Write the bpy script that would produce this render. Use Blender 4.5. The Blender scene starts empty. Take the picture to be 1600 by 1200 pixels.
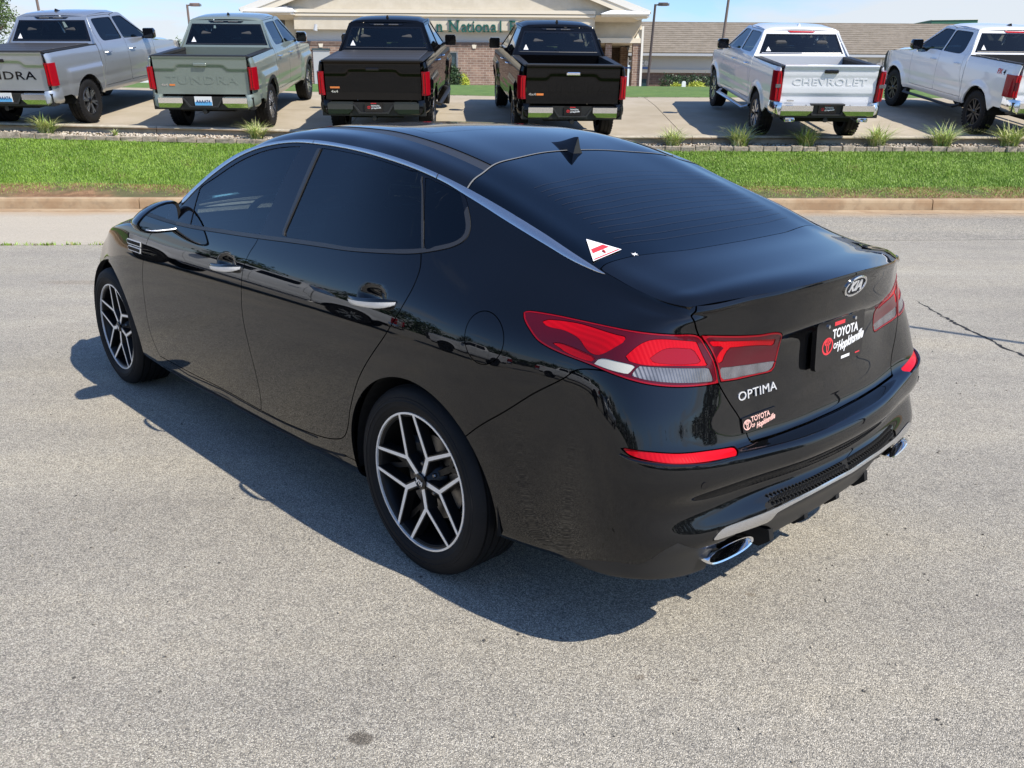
import bpy, bmesh, math, random
import numpy as np
from mathutils import Vector, Matrix
rng = random.Random(7); nrg = np.random.RandomState(7)
S = bpy.context.scene
COL = S.collection
# ---------------------------------------------------------------- camera, sky, sun, exposure
YAW = math.radians(133.4219)          # car frame -> world (y runs away from the camera)
CAMP = np.array([-2.1003, 2.4517, 1.5474])
cd = bpy.data.cameras.new('camera'); cam = bpy.data.objects.new('camera', cd); COL.objects.link(cam)
cd.sensor_fit = 'HORIZONTAL'; cd.sensor_width = 36; cd.lens = 36 * 1316.0065 / 1600; cd.clip_start = .05; cd.clip_end = 4000
cam.matrix_world = Matrix.Translation((0, 0, 1.5474)) @ Matrix.Rotation(math.radians(90 - 18.3705), 4, 'X') @ Matrix.Rotation(math.radians(.41734), 4, 'Z')
S.camera = cam
def car_dir(v):
    c, s = math.cos(YAW), math.sin(YAW); return np.array([c * v[0] - s * v[1], s * v[0] + c * v[1], v[2]])
SUN = car_dir((-.80, -.14, 1.0)); SUN = SUN / np.linalg.norm(SUN)
sun_el = math.asin(SUN[2]); sun_az = math.atan2(SUN[0], SUN[1])
W = bpy.data.worlds.new('World'); S.world = W; W.use_nodes = True
nt = W.node_tree; bg = nt.nodes['Background']
sky = nt.nodes.new('ShaderNodeTexSky'); sky.sky_type = 'NISHITA'; sky.sun_disc = False
sky.sun_elevation = sun_el; sky.sun_rotation = sun_az; sky.air_density = 1.0; sky.dust_density = .35; sky.ozone_density = 2.2
# drifting clouds: mixed over the sky by direction, thicker towards the horizon, the same all round
tc = nt.nodes.new('ShaderNodeTexCoord'); sep = nt.nodes.new('ShaderNodeSeparateXYZ'); nt.links.new(tc.outputs['Generated'], sep.inputs[0])
def wmath(op, a, b=None, c=None, clamp=False):
    n = nt.nodes.new('ShaderNodeMath'); n.operation = op; n.use_clamp = clamp
    for k, v in enumerate((a, b, c)):
        if v is None: continue
        if isinstance(v, (int, float)): n.inputs[k].default_value = v
        else: nt.links.new(v, n.inputs[k])
    return n.outputs[0]
zc = wmath('ADD', wmath('MAXIMUM', sep.outputs[2], 0.0), .14)
cx = wmath('DIVIDE', sep.outputs[0], zc); cy = wmath('DIVIDE', sep.outputs[1], zc)
cmb = nt.nodes.new('ShaderNodeCombineXYZ'); nt.links.new(cx, cmb.inputs[0]); nt.links.new(cy, cmb.inputs[1])
noi = nt.nodes.new('ShaderNodeTexNoise'); noi.inputs['Scale'].default_value = .80; noi.inputs['Detail'].default_value = 8; noi.inputs['Roughness'].default_value = .56; noi.inputs['Distortion'].default_value = .35
nt.links.new(cmb.outputs[0], noi.inputs['Vector'])
low = wmath('MULTIPLY', wmath('SUBTRACT', .25, wmath('MAXIMUM', sep.outputs[2], 0.0), clamp=True), 1.15)
low = wmath('ADD', low, wmath('MULTIPLY', wmath('SUBTRACT', .16, wmath('MAXIMUM', sep.outputs[2], 0.0), clamp=True), .8))
ramp = nt.nodes.new('ShaderNodeValToRGB'); ramp.color_ramp.elements[0].position = .63; ramp.color_ramp.elements[1].position = .84
nt.links.new(wmath('ADD', noi.outputs['Fac'], low), ramp.inputs[0])
mix = nt.nodes.new('ShaderNodeMix'); mix.data_type = 'RGBA'
nt.links.new(wmath('MULTIPLY', ramp.outputs[0], .88), mix.inputs[0]); tint = nt.nodes.new('ShaderNodeMix'); tint.data_type = 'RGBA'; tint.blend_type = 'MULTIPLY'; tint.inputs[0].default_value = 1; tint.inputs[7].default_value = (.82, .98, 1.22, 1); nt.links.new(sky.outputs[0], tint.inputs[6]); nt.links.new(tint.outputs[2], mix.inputs[6]); mix.inputs[7].default_value = (5.0, 5.2, 5.45, 1)
nt.links.new(mix.outputs[2], bg.inputs[0]); bg.inputs[1].default_value = .125
sl = bpy.data.lights.new('sun', 'SUN'); sl.energy = 5.0; sl.angle = math.radians(.53); sl.color = (1, .935, .83)
so = bpy.data.objects.new('sun', sl); COL.objects.link(so); so.rotation_euler = Vector(tuple(SUN)).to_track_quat('Z', 'Y').to_euler(); so.location = (0, 0, 60)
S.view_settings.view_transform = 'Standard'; S.view_settings.look = 'None'; S.view_settings.exposure = 0.38; S.view_settings.gamma = 1
S.view_settings.use_curve_mapping = False
S.render.engine = 'CYCLES'; S.cycles.max_bounces = 10; S.cycles.glossy_bounces = 5; S.cycles.transparent_max_bounces = 12
# ---------------------------------------------------------------- materials
def lin(c):
    f = lambda v: v / 12.92 if v <= .04045 else ((v + .055) / 1.055) ** 2.4
    return tuple(f(v / 255) for v in c)
def mat(name, col, rough=.5, metal=0, coat=0, spec=.5, noise=None, bump=None, emit=None, coat_rough=.03):
    """Principled material; noise=(scale, amount) varies the colour, bump=(scale, strength, distance) gives fine relief."""
    m = bpy.data.materials.new(name); m.use_nodes = True; t = m.node_tree; b = t.nodes['Principled BSDF']
    b.inputs['Base Color'].default_value = (*col, 1); b.inputs['Roughness'].default_value = rough; b.inputs['Metallic'].default_value = metal
    b.inputs['Coat Weight'].default_value = coat; b.inputs['Coat Roughness'].default_value = coat_rough; b.inputs['Specular IOR Level'].default_value = spec
    co = t.nodes.new('ShaderNodeTexCoord')
    if noise:
        n = t.nodes.new('ShaderNodeTexNoise'); n.inputs['Scale'].default_value = noise[0]; n.inputs['Detail'].default_value = 5
        t.links.new(co.outputs['Object'], n.inputs['Vector'])
        r = t.nodes.new('ShaderNodeValToRGB'); a = noise[1]
        r.color_ramp.elements[0].position = .3; r.color_ramp.elements[1].position = .7
        r.color_ramp.elements[0].color = (*[c * (1 - a) for c in col], 1); r.color_ramp.elements[1].color = (*[min(1, c * (1 + a)) for c in col], 1)
        t.links.new(n.outputs['Fac'], r.inputs[0]); t.links.new(r.outputs[0], b.inputs['Base Color'])
    if bump:
        n = t.nodes.new('ShaderNodeTexNoise'); n.inputs['Scale'].default_value = bump[0]; n.inputs['Detail'].default_value = 4
        t.links.new(co.outputs['Object'], n.inputs['Vector'])
        bp = t.nodes.new('ShaderNodeBump'); bp.inputs['Strength'].default_value = bump[1]; bp.inputs['Distance'].default_value = bump[2]
        t.links.new(n.outputs['Fac'], bp.inputs['Height']); t.links.new(bp.outputs[0], b.inputs['Normal'])
    return m
def glass_mat(name, tint, refl=1.0, base=(.004, .006, .007)):
    """thin tinted pane: what is behind shows through darkened, fresnel reflection on top"""
    m = bpy.data.materials.new(name); m.use_nodes = True; t = m.node_tree; t.nodes.clear()
    o = t.nodes.new('ShaderNodeOutputMaterial'); tr = t.nodes.new('ShaderNodeBsdfTransparent'); tr.inputs[0].default_value = (*tint, 1)
    gl = t.nodes.new('ShaderNodeBsdfGlossy'); gl.inputs['Roughness'].default_value = .015; gl.inputs[0].default_value = (refl, refl, refl, 1)
    fr = t.nodes.new('ShaderNodeFresnel'); fr.inputs[0].default_value = 1.5
    mx = t.nodes.new('ShaderNodeMixShader'); t.links.new(fr.outputs[0], mx.inputs[0]); t.links.new(tr.outputs[0], mx.inputs[1]); t.links.new(gl.outputs[0], mx.inputs[2])
    t.links.new(mx.outputs[0], o.inputs[0]); return m
M = {}
M['black_paint'] = mat('black_paint', (.0030, .0033, .0040), .35, 0, 1, .25, coat_rough=.016)
M['black_paint'].node_tree.nodes['Principled BSDF'].inputs['Coat IOR'].default_value = 1.54; M['black_paint'].node_tree.nodes['Principled BSDF'].inputs['Specular IOR Level'].default_value = .0
M['gloss_black'] = mat('gloss_black', (.004, .004, .005), .08, spec=.5)
M['black_plastic'] = mat('black_plastic', (.012, .012, .013), .45, bump=(180, .15, .002))
M['dark_plastic'] = mat('dark_plastic', (.013, .013, .013), .5)
M['rubber_trim'] = mat('rubber_trim', (.026, .027, .029), .4)
M['tyre'] = mat('tyre_rubber', (.0085, .0085, .009), .7, spec=.22, noise=(9, .25), bump=(60, .2, .003))
M['pocket_black'] = mat('pocket_black', (.005, .005, .0055), .35, spec=.35)
M['bright_letter'] = mat('bright_letter', (.82, .83, .84), .25, .55)
M['chrome'] = mat('chrome', (.82, .83, .85), .07, 1)
M['truck_chrome'] = mat('truck_chrome', (.80, .79, .77), .16, 1)
M['satin_chrome'] = mat('satin_chrome', (.62, .62, .62), .22, .95)
M['machined'] = mat('machined_alloy', (.88, .87, .84), .35, .45)
M['rim_black'] = mat('gloss_black_alloy', (.010, .010, .011), .22, 0, .6)
M['steel'] = mat('brake_steel', (.25, .24, .23), .4, 1, noise=(40, .2))
M['void'] = mat('dark_cavity', (.004, .004, .004), .9)
M['tint'] = glass_mat('tinted_glass', (.52, .64, .60))
M['dark_tint'] = glass_mat('dark_tinted_glass', (.28, .36, .34))
M['rear_tint'] = glass_mat('rear_tinted_glass', (.035, .045, .05))
M['clear_glass'] = glass_mat('clear_glass', (.55, .66, .62))
M['mirror'] = mat('mirror_glass', (.55, .6, .65), .02, 1)
M['lens_red'] = mat('red_lens', (.46, .002, .008), .4, 0, .3, spec=.05)
M['lens_deep'] = mat('deep_red_lens', (.075, .002, .008), .3, 0, .6, spec=.1)
M['lens_mid'] = mat('mid_red_lens', (.26, .003, .010), .3, 0, .5, spec=.1)
M['lens_clear'] = mat('clear_lens', (.145, .145, .155), .25, .2, .7, noise=(25, .3))
M['lens_white'] = mat('white_reflector', (.50, .49, .42), .35, 0, 1)
M['amber'] = mat('amber_bulb', (.75, .3, .06), .3, 0, 1)
M['white'] = mat('white_print', (.78, .78, .78), .5)
M['red_print'] = mat('red_print', (.62, .03, .04), .5)
M['pink_print'] = mat('pale_pink_print', (.70, .42, .36), .5)
M['seat'] = mat('dark_upholstery', (.045, .045, .046), .8, bump=(40, .2, .004))
M['cabin'] = mat('cabin_trim', (.012, .012, .013), .75)
# ---------------------------------------------------------------- object helpers
def link(o, parent=None):
    COL.objects.link(o)
    if parent is not None: o.parent = parent
    return o
def tag(o, label=None, cat=None, group=None, kind=None):
    if label: o['label'] = label
    if cat: o['category'] = cat
    if group: o['group'] = group
    if kind: o['kind'] = kind
    return o
def empty(name, loc=(0, 0, 0), rz=0, parent=None):
    o = bpy.data.objects.new(name, None); o.location = loc; o.rotation_euler = (0, 0, rz); o.empty_display_size = .2
    return link(o, parent)
def mesh_obj(name, V, F, m, parent=None, smooth=True, mats=None, mi=None, sharp=None):
    me = bpy.data.meshes.new(name); me.from_pydata([tuple(map(float, v)) for v in V], [], [tuple(map(int, f)) for f in F]); me.validate(verbose=False)
    for k in (mats or [m]): me.materials.append(k)
    if mi is not None and len(mi) == len(me.polygons): me.polygons.foreach_set('material_index', np.array(mi, dtype=np.int32))
    me.polygons.foreach_set('use_smooth', np.full(len(me.polygons), bool(smooth)))
    if smooth and sharp: me.set_sharp_from_angle(angle=math.radians(sharp))
    me.update(); return link(bpy.data.objects.new(name, me), parent)
class MB:
    """collects simple solids into one mesh"""
    def __init__(s): s.V = []; s.F = []; s.mi = []; s.cur = 0
    def add(s, V, F):
        n = len(s.V); s.V += [tuple(v) for v in V]; s.F += [tuple(i + n for i in f) for f in F]; s.mi += [s.cur] * len(F); return s
    def box(s, c, d, rz=0, taper=None, rx=0):
        x, y, z = [a / 2 for a in d]; P = []
        for k in (-1, 1):
            t = 1 if taper is None or k < 0 else taper
            P += [(-x * t, -y * t, k * z), (x * t, -y * t, k * z), (x * t, y * t, k * z), (-x * t, y * t, k * z)]
        R = Matrix.Rotation(rz, 3, 'Z') @ Matrix.Rotation(rx, 3, 'X'); P = [R @ Vector(p) + Vector(c) for p in P]
        return s.add(P, [(3, 2, 1, 0), (4, 5, 6, 7), (0, 1, 5, 4), (1, 2, 6, 5), (2, 3, 7, 6), (3, 0, 4, 7)])
    def bbox(s, lo, hi):
        return s.box([(a + b) / 2 for a, b in zip(lo, hi)], [b - a for a, b in zip(lo, hi)])
    def rbox(s, c, d, r=.02, rz=0):
        """box with chamfered edges"""
        x, y, z = [a / 2 for a in d]; r = min(r, x * .9, y * .9, z * .9); L = []
        def ring(i, zz): return [(-x + i, -y + i + r, zz), (-x + i + r, -y + i, zz), (x - i - r, -y + i, zz), (x - i, -y + i + r, zz), (x - i, y - i - r, zz), (x - i - r, y - i, zz), (-x + i + r, y - i, zz), (-x + i, y - i - r, zz)]
        P = ring(r * .6, -z) + ring(0, -z + r) + ring(0, z - r) + ring(r * .6, z)
        R = Matrix.Rotation(rz, 3, 'Z'); P = [R @ Vector(p) + Vector(c) for p in P]
        F = [tuple(range(7, -1, -1)), tuple(range(24, 32))]
        for k in range(3): F += [(8 * k + i, 8 * k + (i + 1) % 8, 8 * k + 8 + (i + 1) % 8, 8 * k + 8 + i) for i in range(8)]
        return s.add(P, F)
    def prism(s, pts, a, b):
        """pts: closed polygon of 3-D points, extruded from offset vector a to offset vector b"""
        n = len(pts); A = [Vector(p) + Vector(a) for p in pts]; B = [Vector(p) + Vector(b) for p in pts]
        return s.add(A + B, [tuple(range(n - 1, -1, -1)), tuple(range(n, 2 * n))] + [(i, (i + 1) % n, n + (i + 1) % n, n + i) for i in range(n)])
    def tube(s, pts, r, n=8, cap=True, sq=1.0, up=(0, 0, 1)):
        P = []; rs = r if hasattr(r, '__len__') else [r] * len(pts); pts = [Vector(p) for p in pts]; F = []
        for i, p in enumerate(pts):
            d = (pts[min(i + 1, len(pts) - 1)] - pts[max(i - 1, 0)]).normalized(); u = Vector(up)
            if abs(d.dot(u)) > .95: u = Vector((1, 0, 0))
            a = d.cross(u).normalized(); b = a.cross(d)
            P += [p + a * rs[i] * math.cos(t) + b * rs[i] * sq * math.sin(t) for t in [2 * math.pi * k / n for k in range(n)]]
        for i in range(len(pts) - 1): F += [(i * n + k, i * n + (k + 1) % n, (i + 1) * n + (k + 1) % n, (i + 1) * n + k) for k in range(n)]
        if cap: F += [tuple(range(n - 1, -1, -1)), tuple(range((len(pts) - 1) * n, len(pts) * n))]
        return s.add(P, F)
    def lathe(s, prof, n=32, c=(0, 0, 0), axis='Y'):
        """prof: (radius, offset along axis)"""
        P = []; F = []; k = len(prof)
        for i in range(n):
            t = 2 * math.pi * i / n
            for r, h in prof:
                a, b = r * math.cos(t), r * math.sin(t)
                P.append({'Y': (c[0] + a, c[1] + h, c[2] + b), 'Z': (c[0] + a, c[1] + b, c[2] + h), 'X': (c[0] + h, c[1] + a, c[2] + b)}[axis])
        for i in range(n):
            j = (i + 1) % n
            F += [(i * k + q, j * k + q, j * k + q + 1, i * k + q + 1) for q in range(k - 1)]
        return s.add(P, F)
    def loft(s, rings, cap=True, close=True):
        n = len(rings[0]); P = [p for r in rings for p in r]; F = []
        for i in range(len(rings) - 1):
            F += [(i * n + k, i * n + (k + 1) % n, (i + 1) * n + (k + 1) % n, (i + 1) * n + k) for k in range(n if close else n - 1)]
        if cap: F += [tuple(range(n - 1, -1, -1)), tuple(range((len(rings) - 1) * n, len(rings) * n))]
        return s.add(P, F)
    def obj(s, name, m, parent=None, smooth=False, sharp=None, mats=None):
        o = mesh_obj(name, s.V, s.F, m, parent, smooth, mats=mats, mi=s.mi if mats else None)
        bm = bmesh.new(); bm.from_mesh(o.data); bmesh.ops.recalc_face_normals(bm, faces=bm.faces); bm.to_mesh(o.data); bm.free()
        if smooth: o.data.set_sharp_from_angle(angle=math.radians(sharp or 35))
        return o
def text_mesh(body, size, extrude=.0, shear=0, spacing=1.0, bold=0.0, align='CENTER', res=3):
    """outline lettering as plain mesh data (V, F): x right, y up, z out"""
    c = bpy.data.curves.new('lettering', 'FONT'); c.body = body; c.size = size; c.extrude = extrude; c.shear = shear; c.space_character = spacing; c.offset = bold
    c.align_x = align; c.align_y = 'CENTER'; c.resolution_u = res
    o = bpy.data.objects.new('lettering', c); COL.objects.link(o); bpy.context.view_layer.update()
    me = o.to_mesh(); V = [tuple(v.co) for v in me.vertices]; F = [tuple(p.vertices) for p in me.polygons]
    o.to_mesh_clear(); bpy.data.objects.remove(o); bpy.data.curves.remove(c); return V, F
def place_text(name, body, size, m, parent, origin, right, up, extrude=.002, sx=1.0, fn=None, **kw):
    V, F = text_mesh(body, size, extrude, **kw)
    r = Vector(right).normalized(); u = Vector(up).normalized(); n = r.cross(u).normalized(); o = Vector(origin)
    P = [o + r * v[0] * sx + u * v[1] + n * (v[2] + extrude) for v in V]
    if fn: P = [fn(p) for p in P]
    return mesh_obj(name, P, F, m, parent, smooth=False)

def ribs(m, scale, strength):
    """moulded ribs in a lens: wave relief along the part"""
    t = m.node_tree; b = t.nodes['Principled BSDF']; co = t.nodes.new('ShaderNodeTexCoord'); w = t.nodes.new('ShaderNodeTexWave'); w.inputs['Scale'].default_value = scale; w.bands_direction = 'Y'; w.inputs['Distortion'].default_value = 0
    t.links.new(co.outputs['Object'], w.inputs['Vector']); bp = t.nodes.new('ShaderNodeBump'); bp.inputs['Strength'].default_value = strength; bp.inputs['Distance'].default_value = .006; t.links.new(w.outputs['Color'], bp.inputs['Height']); t.links.new(bp.outputs[0], b.inputs['Normal'])
ribs(M['lens_clear'], 38, .5); ribs(M['lens_red'], 34, .10)
# ---------------------------------------------------------------- ground materials
def nodes(m): return m.node_tree, m.node_tree.nodes['Principled BSDF']
def tnode(t, kind, **kw):
    n = t.nodes.new(kind)
    for k, v in kw.items():
        if k in n.inputs: n.inputs[k].default_value = v
        else: setattr(n, k, v)
    return n
def mixcol(t, fac, a, b, mode='MIX'):
    n = t.nodes.new('ShaderNodeMix'); n.data_type = 'RGBA'; n.blend_type = mode
    for k, v in ((0, fac), (6, a), (7, b)):
        if isinstance(v, (int, float)): n.inputs[k].default_value = v
        elif isinstance(v, tuple): n.inputs[k].default_value = (*v[:3], 1)
        else: t.links.new(v, n.inputs[k])
    return n.outputs[2]
def ramp_(t, x, stops):
    r = t.nodes.new('ShaderNodeValToRGB'); e = r.color_ramp.elements
    while len(e) < len(stops): e.new(.5)
    for q, (p, c) in zip(e, stops): q.position = p; q.color = (c, c, c, 1) if isinstance(c, (int, float)) else (*c, 1)
    t.links.new(x, r.inputs[0]); return r.outputs[0]
def mth(t, op, a, b=None, clamp=False):
    n = t.nodes.new('ShaderNodeMath'); n.operation = op; n.use_clamp = clamp
    for k, v in enumerate((a, b)):
        if v is None: continue
        if isinstance(v, (int, float)): n.inputs[k].default_value = v
        else: t.links.new(v, n.inputs[k])
    return n.outputs[0]
def asphalt_mat(name, tone, warm=0.0, stone=150, contrast=1.0, stains=True):
    m = mat(name, (.2, .2, .2), .88); t, b = nodes(m); co = t.nodes.new('ShaderNodeTexCoord'); P = co.outputs['Object']
    v = tnode(t, 'ShaderNodeTexVoronoi', Scale=stone); v.feature = 'F1'; t.links.new(P, v.inputs['Vector'])
    dn = tnode(t, 'ShaderNodeTexNoise', Scale=stone * .9, Detail=2.0); t.links.new(P, dn.inputs['Vector'])
    sepc = t.nodes.new('ShaderNodeSeparateColor'); t.links.new(v.outputs['Color'], sepc.inputs[0])
    base = ramp_(t, sepc.outputs[0], [(0, tuple(tone * k for k in (.44, .41, .355))), (.3, tuple(tone * k for k in (.83, .765, .64))), (.62, tuple(tone * k for k in (1.09, .99, .80))), (1, tuple(tone * k for k in (1.77, 1.64, 1.38)))])
    edge = ramp_(t, v.outputs['Distance'], [(.35, 1.0), (.65, .62)])
    col = mixcol(t, .85 * contrast, base, edge, 'MULTIPLY')
    g = tnode(t, 'ShaderNodeTexNoise', Scale=14.0, Detail=6.0, Roughness=.65); t.links.new(P, g.inputs['Vector'])
    col = mixcol(t, .5, col, ramp_(t, g.outputs['Fac'], [(.28, (.72, .72, .73)), (.5, 1.0), (.74, (1.14, 1.12, 1.08))]), 'MULTIPLY')
    big = tnode(t, 'ShaderNodeTexNoise', Scale=.55, Detail=5.0, Roughness=.6); t.links.new(P, big.inputs['Vector'])
    col = mixcol(t, .75, col, ramp_(t, big.outputs['Fac'], [(.3, (.82, .82, .83)), (.52, 1.0), (.72, (1.13, 1.10, 1.04))]), 'MULTIPLY')
    if stains:
        mp = t.nodes.new('ShaderNodeMapping'); mp.inputs['Scale'].default_value = (.16, 1.5, 1); mp.inputs['Rotation'].default_value = (0, 0, .12); t.links.new(P, mp.inputs[0])
        st = tnode(t, 'ShaderNodeTexNoise', Scale=1.6, Detail=4.0); t.links.new(mp.outputs[0], st.inputs['Vector'])
        col = mixcol(t, .5, col, ramp_(t, st.outputs['Fac'], [(.36, (.86, .86, .87)), (.5, 1.0), (.66, (1.10, 1.08, 1.03))]), 'MULTIPLY')
        wob = tnode(t, 'ShaderNodeTexNoise', Scale=30.0, Detail=3.0); t.links.new(P, wob.inputs['Vector'])
        for (sx, sy, rx, ry, dk) in ((-.388, 1.768, .052, .030, .42), (.524, 2.007, .018, .012, .6), (.371, 2.016, .022, .014, .68), (.80, 2.45, .02, .012, .72), (-3.9, 7.5, .5, .12, .86)):
            mp2 = t.nodes.new('ShaderNodeMapping'); mp2.inputs['Location'].default_value = (-sx / rx, -sy / ry, 0); mp2.inputs['Scale'].default_value = (1 / rx, 1 / ry, 0); t.links.new(P, mp2.inputs[0])
            ln = t.nodes.new('ShaderNodeVectorMath'); ln.operation = 'LENGTH'; t.links.new(mp2.outputs[0], ln.inputs[0])
            f = mth(t, 'ADD', ln.outputs['Value'], mth(t, 'MULTIPLY', mth(t, 'SUBTRACT', wob.outputs['Fac'], .5), 1.5))
            col = mixcol(t, 1.0, col, ramp_(t, f, [(.55, (dk, dk * .96, dk * .92)), (.95, 1.0)]), 'MULTIPLY')
        for (cx_, cy_, rx, ry, rot, k_) in ((-2.6, 6.4, 3.2, .22, .35, 1.12), (-2.4, 7.3, 3.4, .20, .33, 1.10), (3.2, 8.3, 3.0, .25, -.12, 1.13), (2.9, 3.0, .9, .7, .2, .90), (-2.2, 3.2, 1.1, .5, .6, 1.08), (-3.2, 4.9, 1.2, .35, .3, .91)):
            mp2 = t.nodes.new('ShaderNodeMapping'); mp2.vector_type = 'TEXTURE'; mp2.inputs['Location'].default_value = (cx_, cy_, 0); mp2.inputs['Rotation'].default_value = (0, 0, rot); mp2.inputs['Scale'].default_value = (rx, ry, 1); t.links.new(P, mp2.inputs[0])
            sp2 = t.nodes.new('ShaderNodeVectorMath'); sp2.operation = 'LENGTH'; t.links.new(mp2.outputs[0], sp2.inputs[0])
            f = mth(t, 'ADD', sp2.outputs['Value'], mth(t, 'MULTIPLY', mth(t, 'SUBTRACT', g.outputs['Fac'], .5), 1.4))
            col = mixcol(t, 1.0, col, ramp_(t, f, [(.25, (k_, k_, k_ * .99)), (1.1, 1.0)]), 'MULTIPLY')
    if warm:
        sx_ = t.nodes.new('ShaderNodeSeparateXYZ'); t.links.new(P, sx_.inputs[0])
        wn = tnode(t, 'ShaderNodeTexNoise', Scale=.8, Detail=5.0); t.links.new(P, wn.inputs['Vector'])
        f = mth(t, 'ADD', mth(t, 'MULTIPLY', sx_.outputs[0], -.11), mth(t, 'MULTIPLY', wn.outputs['Fac'], .5), )
        col = mixcol(t, ramp_(t, f, [(.12, 0.0), (.55, warm)]), col, tuple(tone * k for k in (1.55, 1.36, 1.07)))
        nk = mth(t, 'ADD', mth(t, 'MULTIPLY', mth(t, 'SUBTRACT', sx_.outputs[1], 12.1), .8), mth(t, 'MULTIPLY', wn.outputs['Fac'], .7))
        col = mixcol(t, ramp_(t, nk, [(.45, 0.0), (1.0, .8)]), col, (.40, .27, .15))
    t.links.new(col, b.inputs['Base Color'])
    h = mth(t, 'ADD', mth(t, 'MULTIPLY', v.outputs['Distance'], -.8), mth(t, 'MULTIPLY', dn.outputs['Fac'], .5))
    bp = tnode(t, 'ShaderNodeBump', Strength=.75, Distance=.006); t.links.new(h, bp.inputs['Height']); t.links.new(bp.outputs[0], b.inputs['Normal'])
    return m
def two_tone(name, a, b_, scale, rough=.9, lo=.4, hi=.6, detail=6, bump=None, third=None):
    m = mat(name, a, rough); t, b = nodes(m); co = t.nodes.new('ShaderNodeTexCoord')
    n = tnode(t, 'ShaderNodeTexNoise', Scale=scale, Detail=float(detail), Roughness=.62); t.links.new(co.outputs['Object'], n.inputs['Vector'])
    col = ramp_(t, n.outputs['Fac'], [(lo, a), (hi, b_)])
    if third:
        n3 = tnode(t, 'ShaderNodeTexNoise', Scale=third[0], Detail=4.0); t.links.new(co.outputs['Object'], n3.inputs['Vector'])
        col = mixcol(t, ramp_(t, n3.outputs['Fac'], [(third[2], 0.0), (third[3], third[4])]), col, third[1])
    t.links.new(col, b.inputs['Base Color'])
    if bump:
        n2 = tnode(t, 'ShaderNodeTexNoise', Scale=bump[0], Detail=5.0); t.links.new(co.outputs['Object'], n2.inputs['Vector'])
        bp = tnode(t, 'ShaderNodeBump', Strength=bump[1], Distance=bump[2]); t.links.new(n2.outputs['Fac'], bp.inputs['Height']); t.links.new(bp.outputs[0], b.inputs['Normal'])
    return m
M['asphalt'] = asphalt_mat('weathered_asphalt', .40, stone=290)
M['apron'] = asphalt_mat('worn_apron', .33, warm=.62, stone=110, contrast=1.0, stains=True)
M['kerb'] = two_tone('stained_concrete', (.33, .22, .125), (.41, .305, .19), 2.2, third=(9, (.22, .16, .10), .52, .75, .6), bump=(60, .3, .004))
M['concrete'] = two_tone('tan_concrete', (.335, .285, .205), (.385, .33, .25), 1.4, third=(.5, (.29, .245, .18), .5, .8, .5), bump=(80, .15, .003))
M['old_concrete'] = two_tone('grey_concrete', (.36, .315, .235), (.46, .41, .32), 5, bump=(50, .3, .004))
M['soil'] = two_tone('red_clay_soil', (.16, .085, .04), (.26, .15, .075), 6, third=(1.4, (.07, .085, .03), .42, .6, .8), bump=(40, .6, .02))
M['bankfloor'] = two_tone('thin_turf', (.055, .11, .016), (.10, .16, .03), 5, third=(1.3, (.16, .10, .05), .58, .7, .7), bump=(40, .6, .02))
M['turf'] = two_tone('turf_floor', (.045, .085, .014), (.075, .125, .022), 9, bump=(30, .6, .03))
M['grass'] = two_tone('grass_blade', (.170, .300, .024), (.250, .395, .045), 1.1, rough=.5, third=(26, (.24, .37, .06), .5, .8, .75))
M['dry_grass'] = two_tone('dry_grass_blade', (.20, .155, .07), (.30, .23, .11), 20, rough=.7)
M['lawn'] = two_tone('far_lawn', (.070, .135, .022), (.11, .18, .034), 2.5, third=(.3, (.11, .15, .035), .5, .7, .5), bump=(12, .7, .05))
M['stone'] = two_tone('tan_edging_stone', (.26, .215, .16), (.38, .32, .25), 11, third=(3, (.16, .13, .10), .55, .75, .7), bump=(35, .7, .012))
M['gravel'] = two_tone('river_gravel', (.38, .32, .24), (.60, .54, .45), 18, third=(7, (.24, .17, .11), .55, .65, .8))
M['crack'] = mat('crack_filler', (.014, .013, .012), .8, noise=(60, .5))
# ---------------------------------------------------------------- ground
def sheet(name, xs, ys, f, m, parent=None):
    V = [(x, y, f(x, y)) for y in ys for x in xs]; n = len(xs)
    F = [(j * n + i, j * n + i + 1, (j + 1) * n + i + 1, (j + 1) * n + i) for j in range(len(ys) - 1) for i in range(n - 1)]
    o = mesh_obj(name, V, F, m, parent); return o
TILT = .0055
def far_tilt(x): return TILT * max(-12, min(12, x))
YK = 13.15                              # kerb face
def seam_y(x): return 9.95 + .055 * x
def lot_z(x, y): return far_tilt(x) * max(0, min(1, (y - 6) / 5)) if y > 6 else 0
tag(sheet('asphalt', [-70, -40, -20] + list(np.arange(-12, 12.1, .5)) + [20, 40, 70], [-60, -20, 0, 4] + list(np.arange(6, 9, .5)) + [9.0, 9.3], lambda x, y: lot_z(x, y), M['asphalt']), kind='structure')
xs_ = list(np.arange(-40, 40.1, .5)); V = []; F = []
for x in xs_:
    V += [(x, 9.3, lot_z(x, 9.3)), (x, seam_y(max(-12, min(12, x))), lot_z(x, 9.9))]
F = [(2 * i, 2 * i + 2, 2 * i + 3, 2 * i + 1) for i in range(len(xs_) - 1)]
tag(mesh_obj('asphalt', V, F, M['asphalt']), kind='structure')
V = []
for x in xs_: V += [(x, seam_y(max(-12, min(12, x))) + .012, lot_z(x, 9.9)), (x, 11.5, lot_z(x, 11.5)), (x, YK + .02, lot_z(x, 12))]
F = [(3 * i + k, 3 * i + 3 + k, 3 * i + 4 + k, 3 * i + 1 + k) for i in range(len(xs_) - 1) for k in (0, 1)]
tag(mesh_obj('pavement', V, F, M['apron']), kind='structure')
ob = sheet('ground', [-1600, -70, 70, 1600], [-1600, -60, 12, 13.6], lambda x, y: -.07 if y > -61 and y < 12.5 else -.09, M['lawn']); tag(ob, kind='structure')
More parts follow.
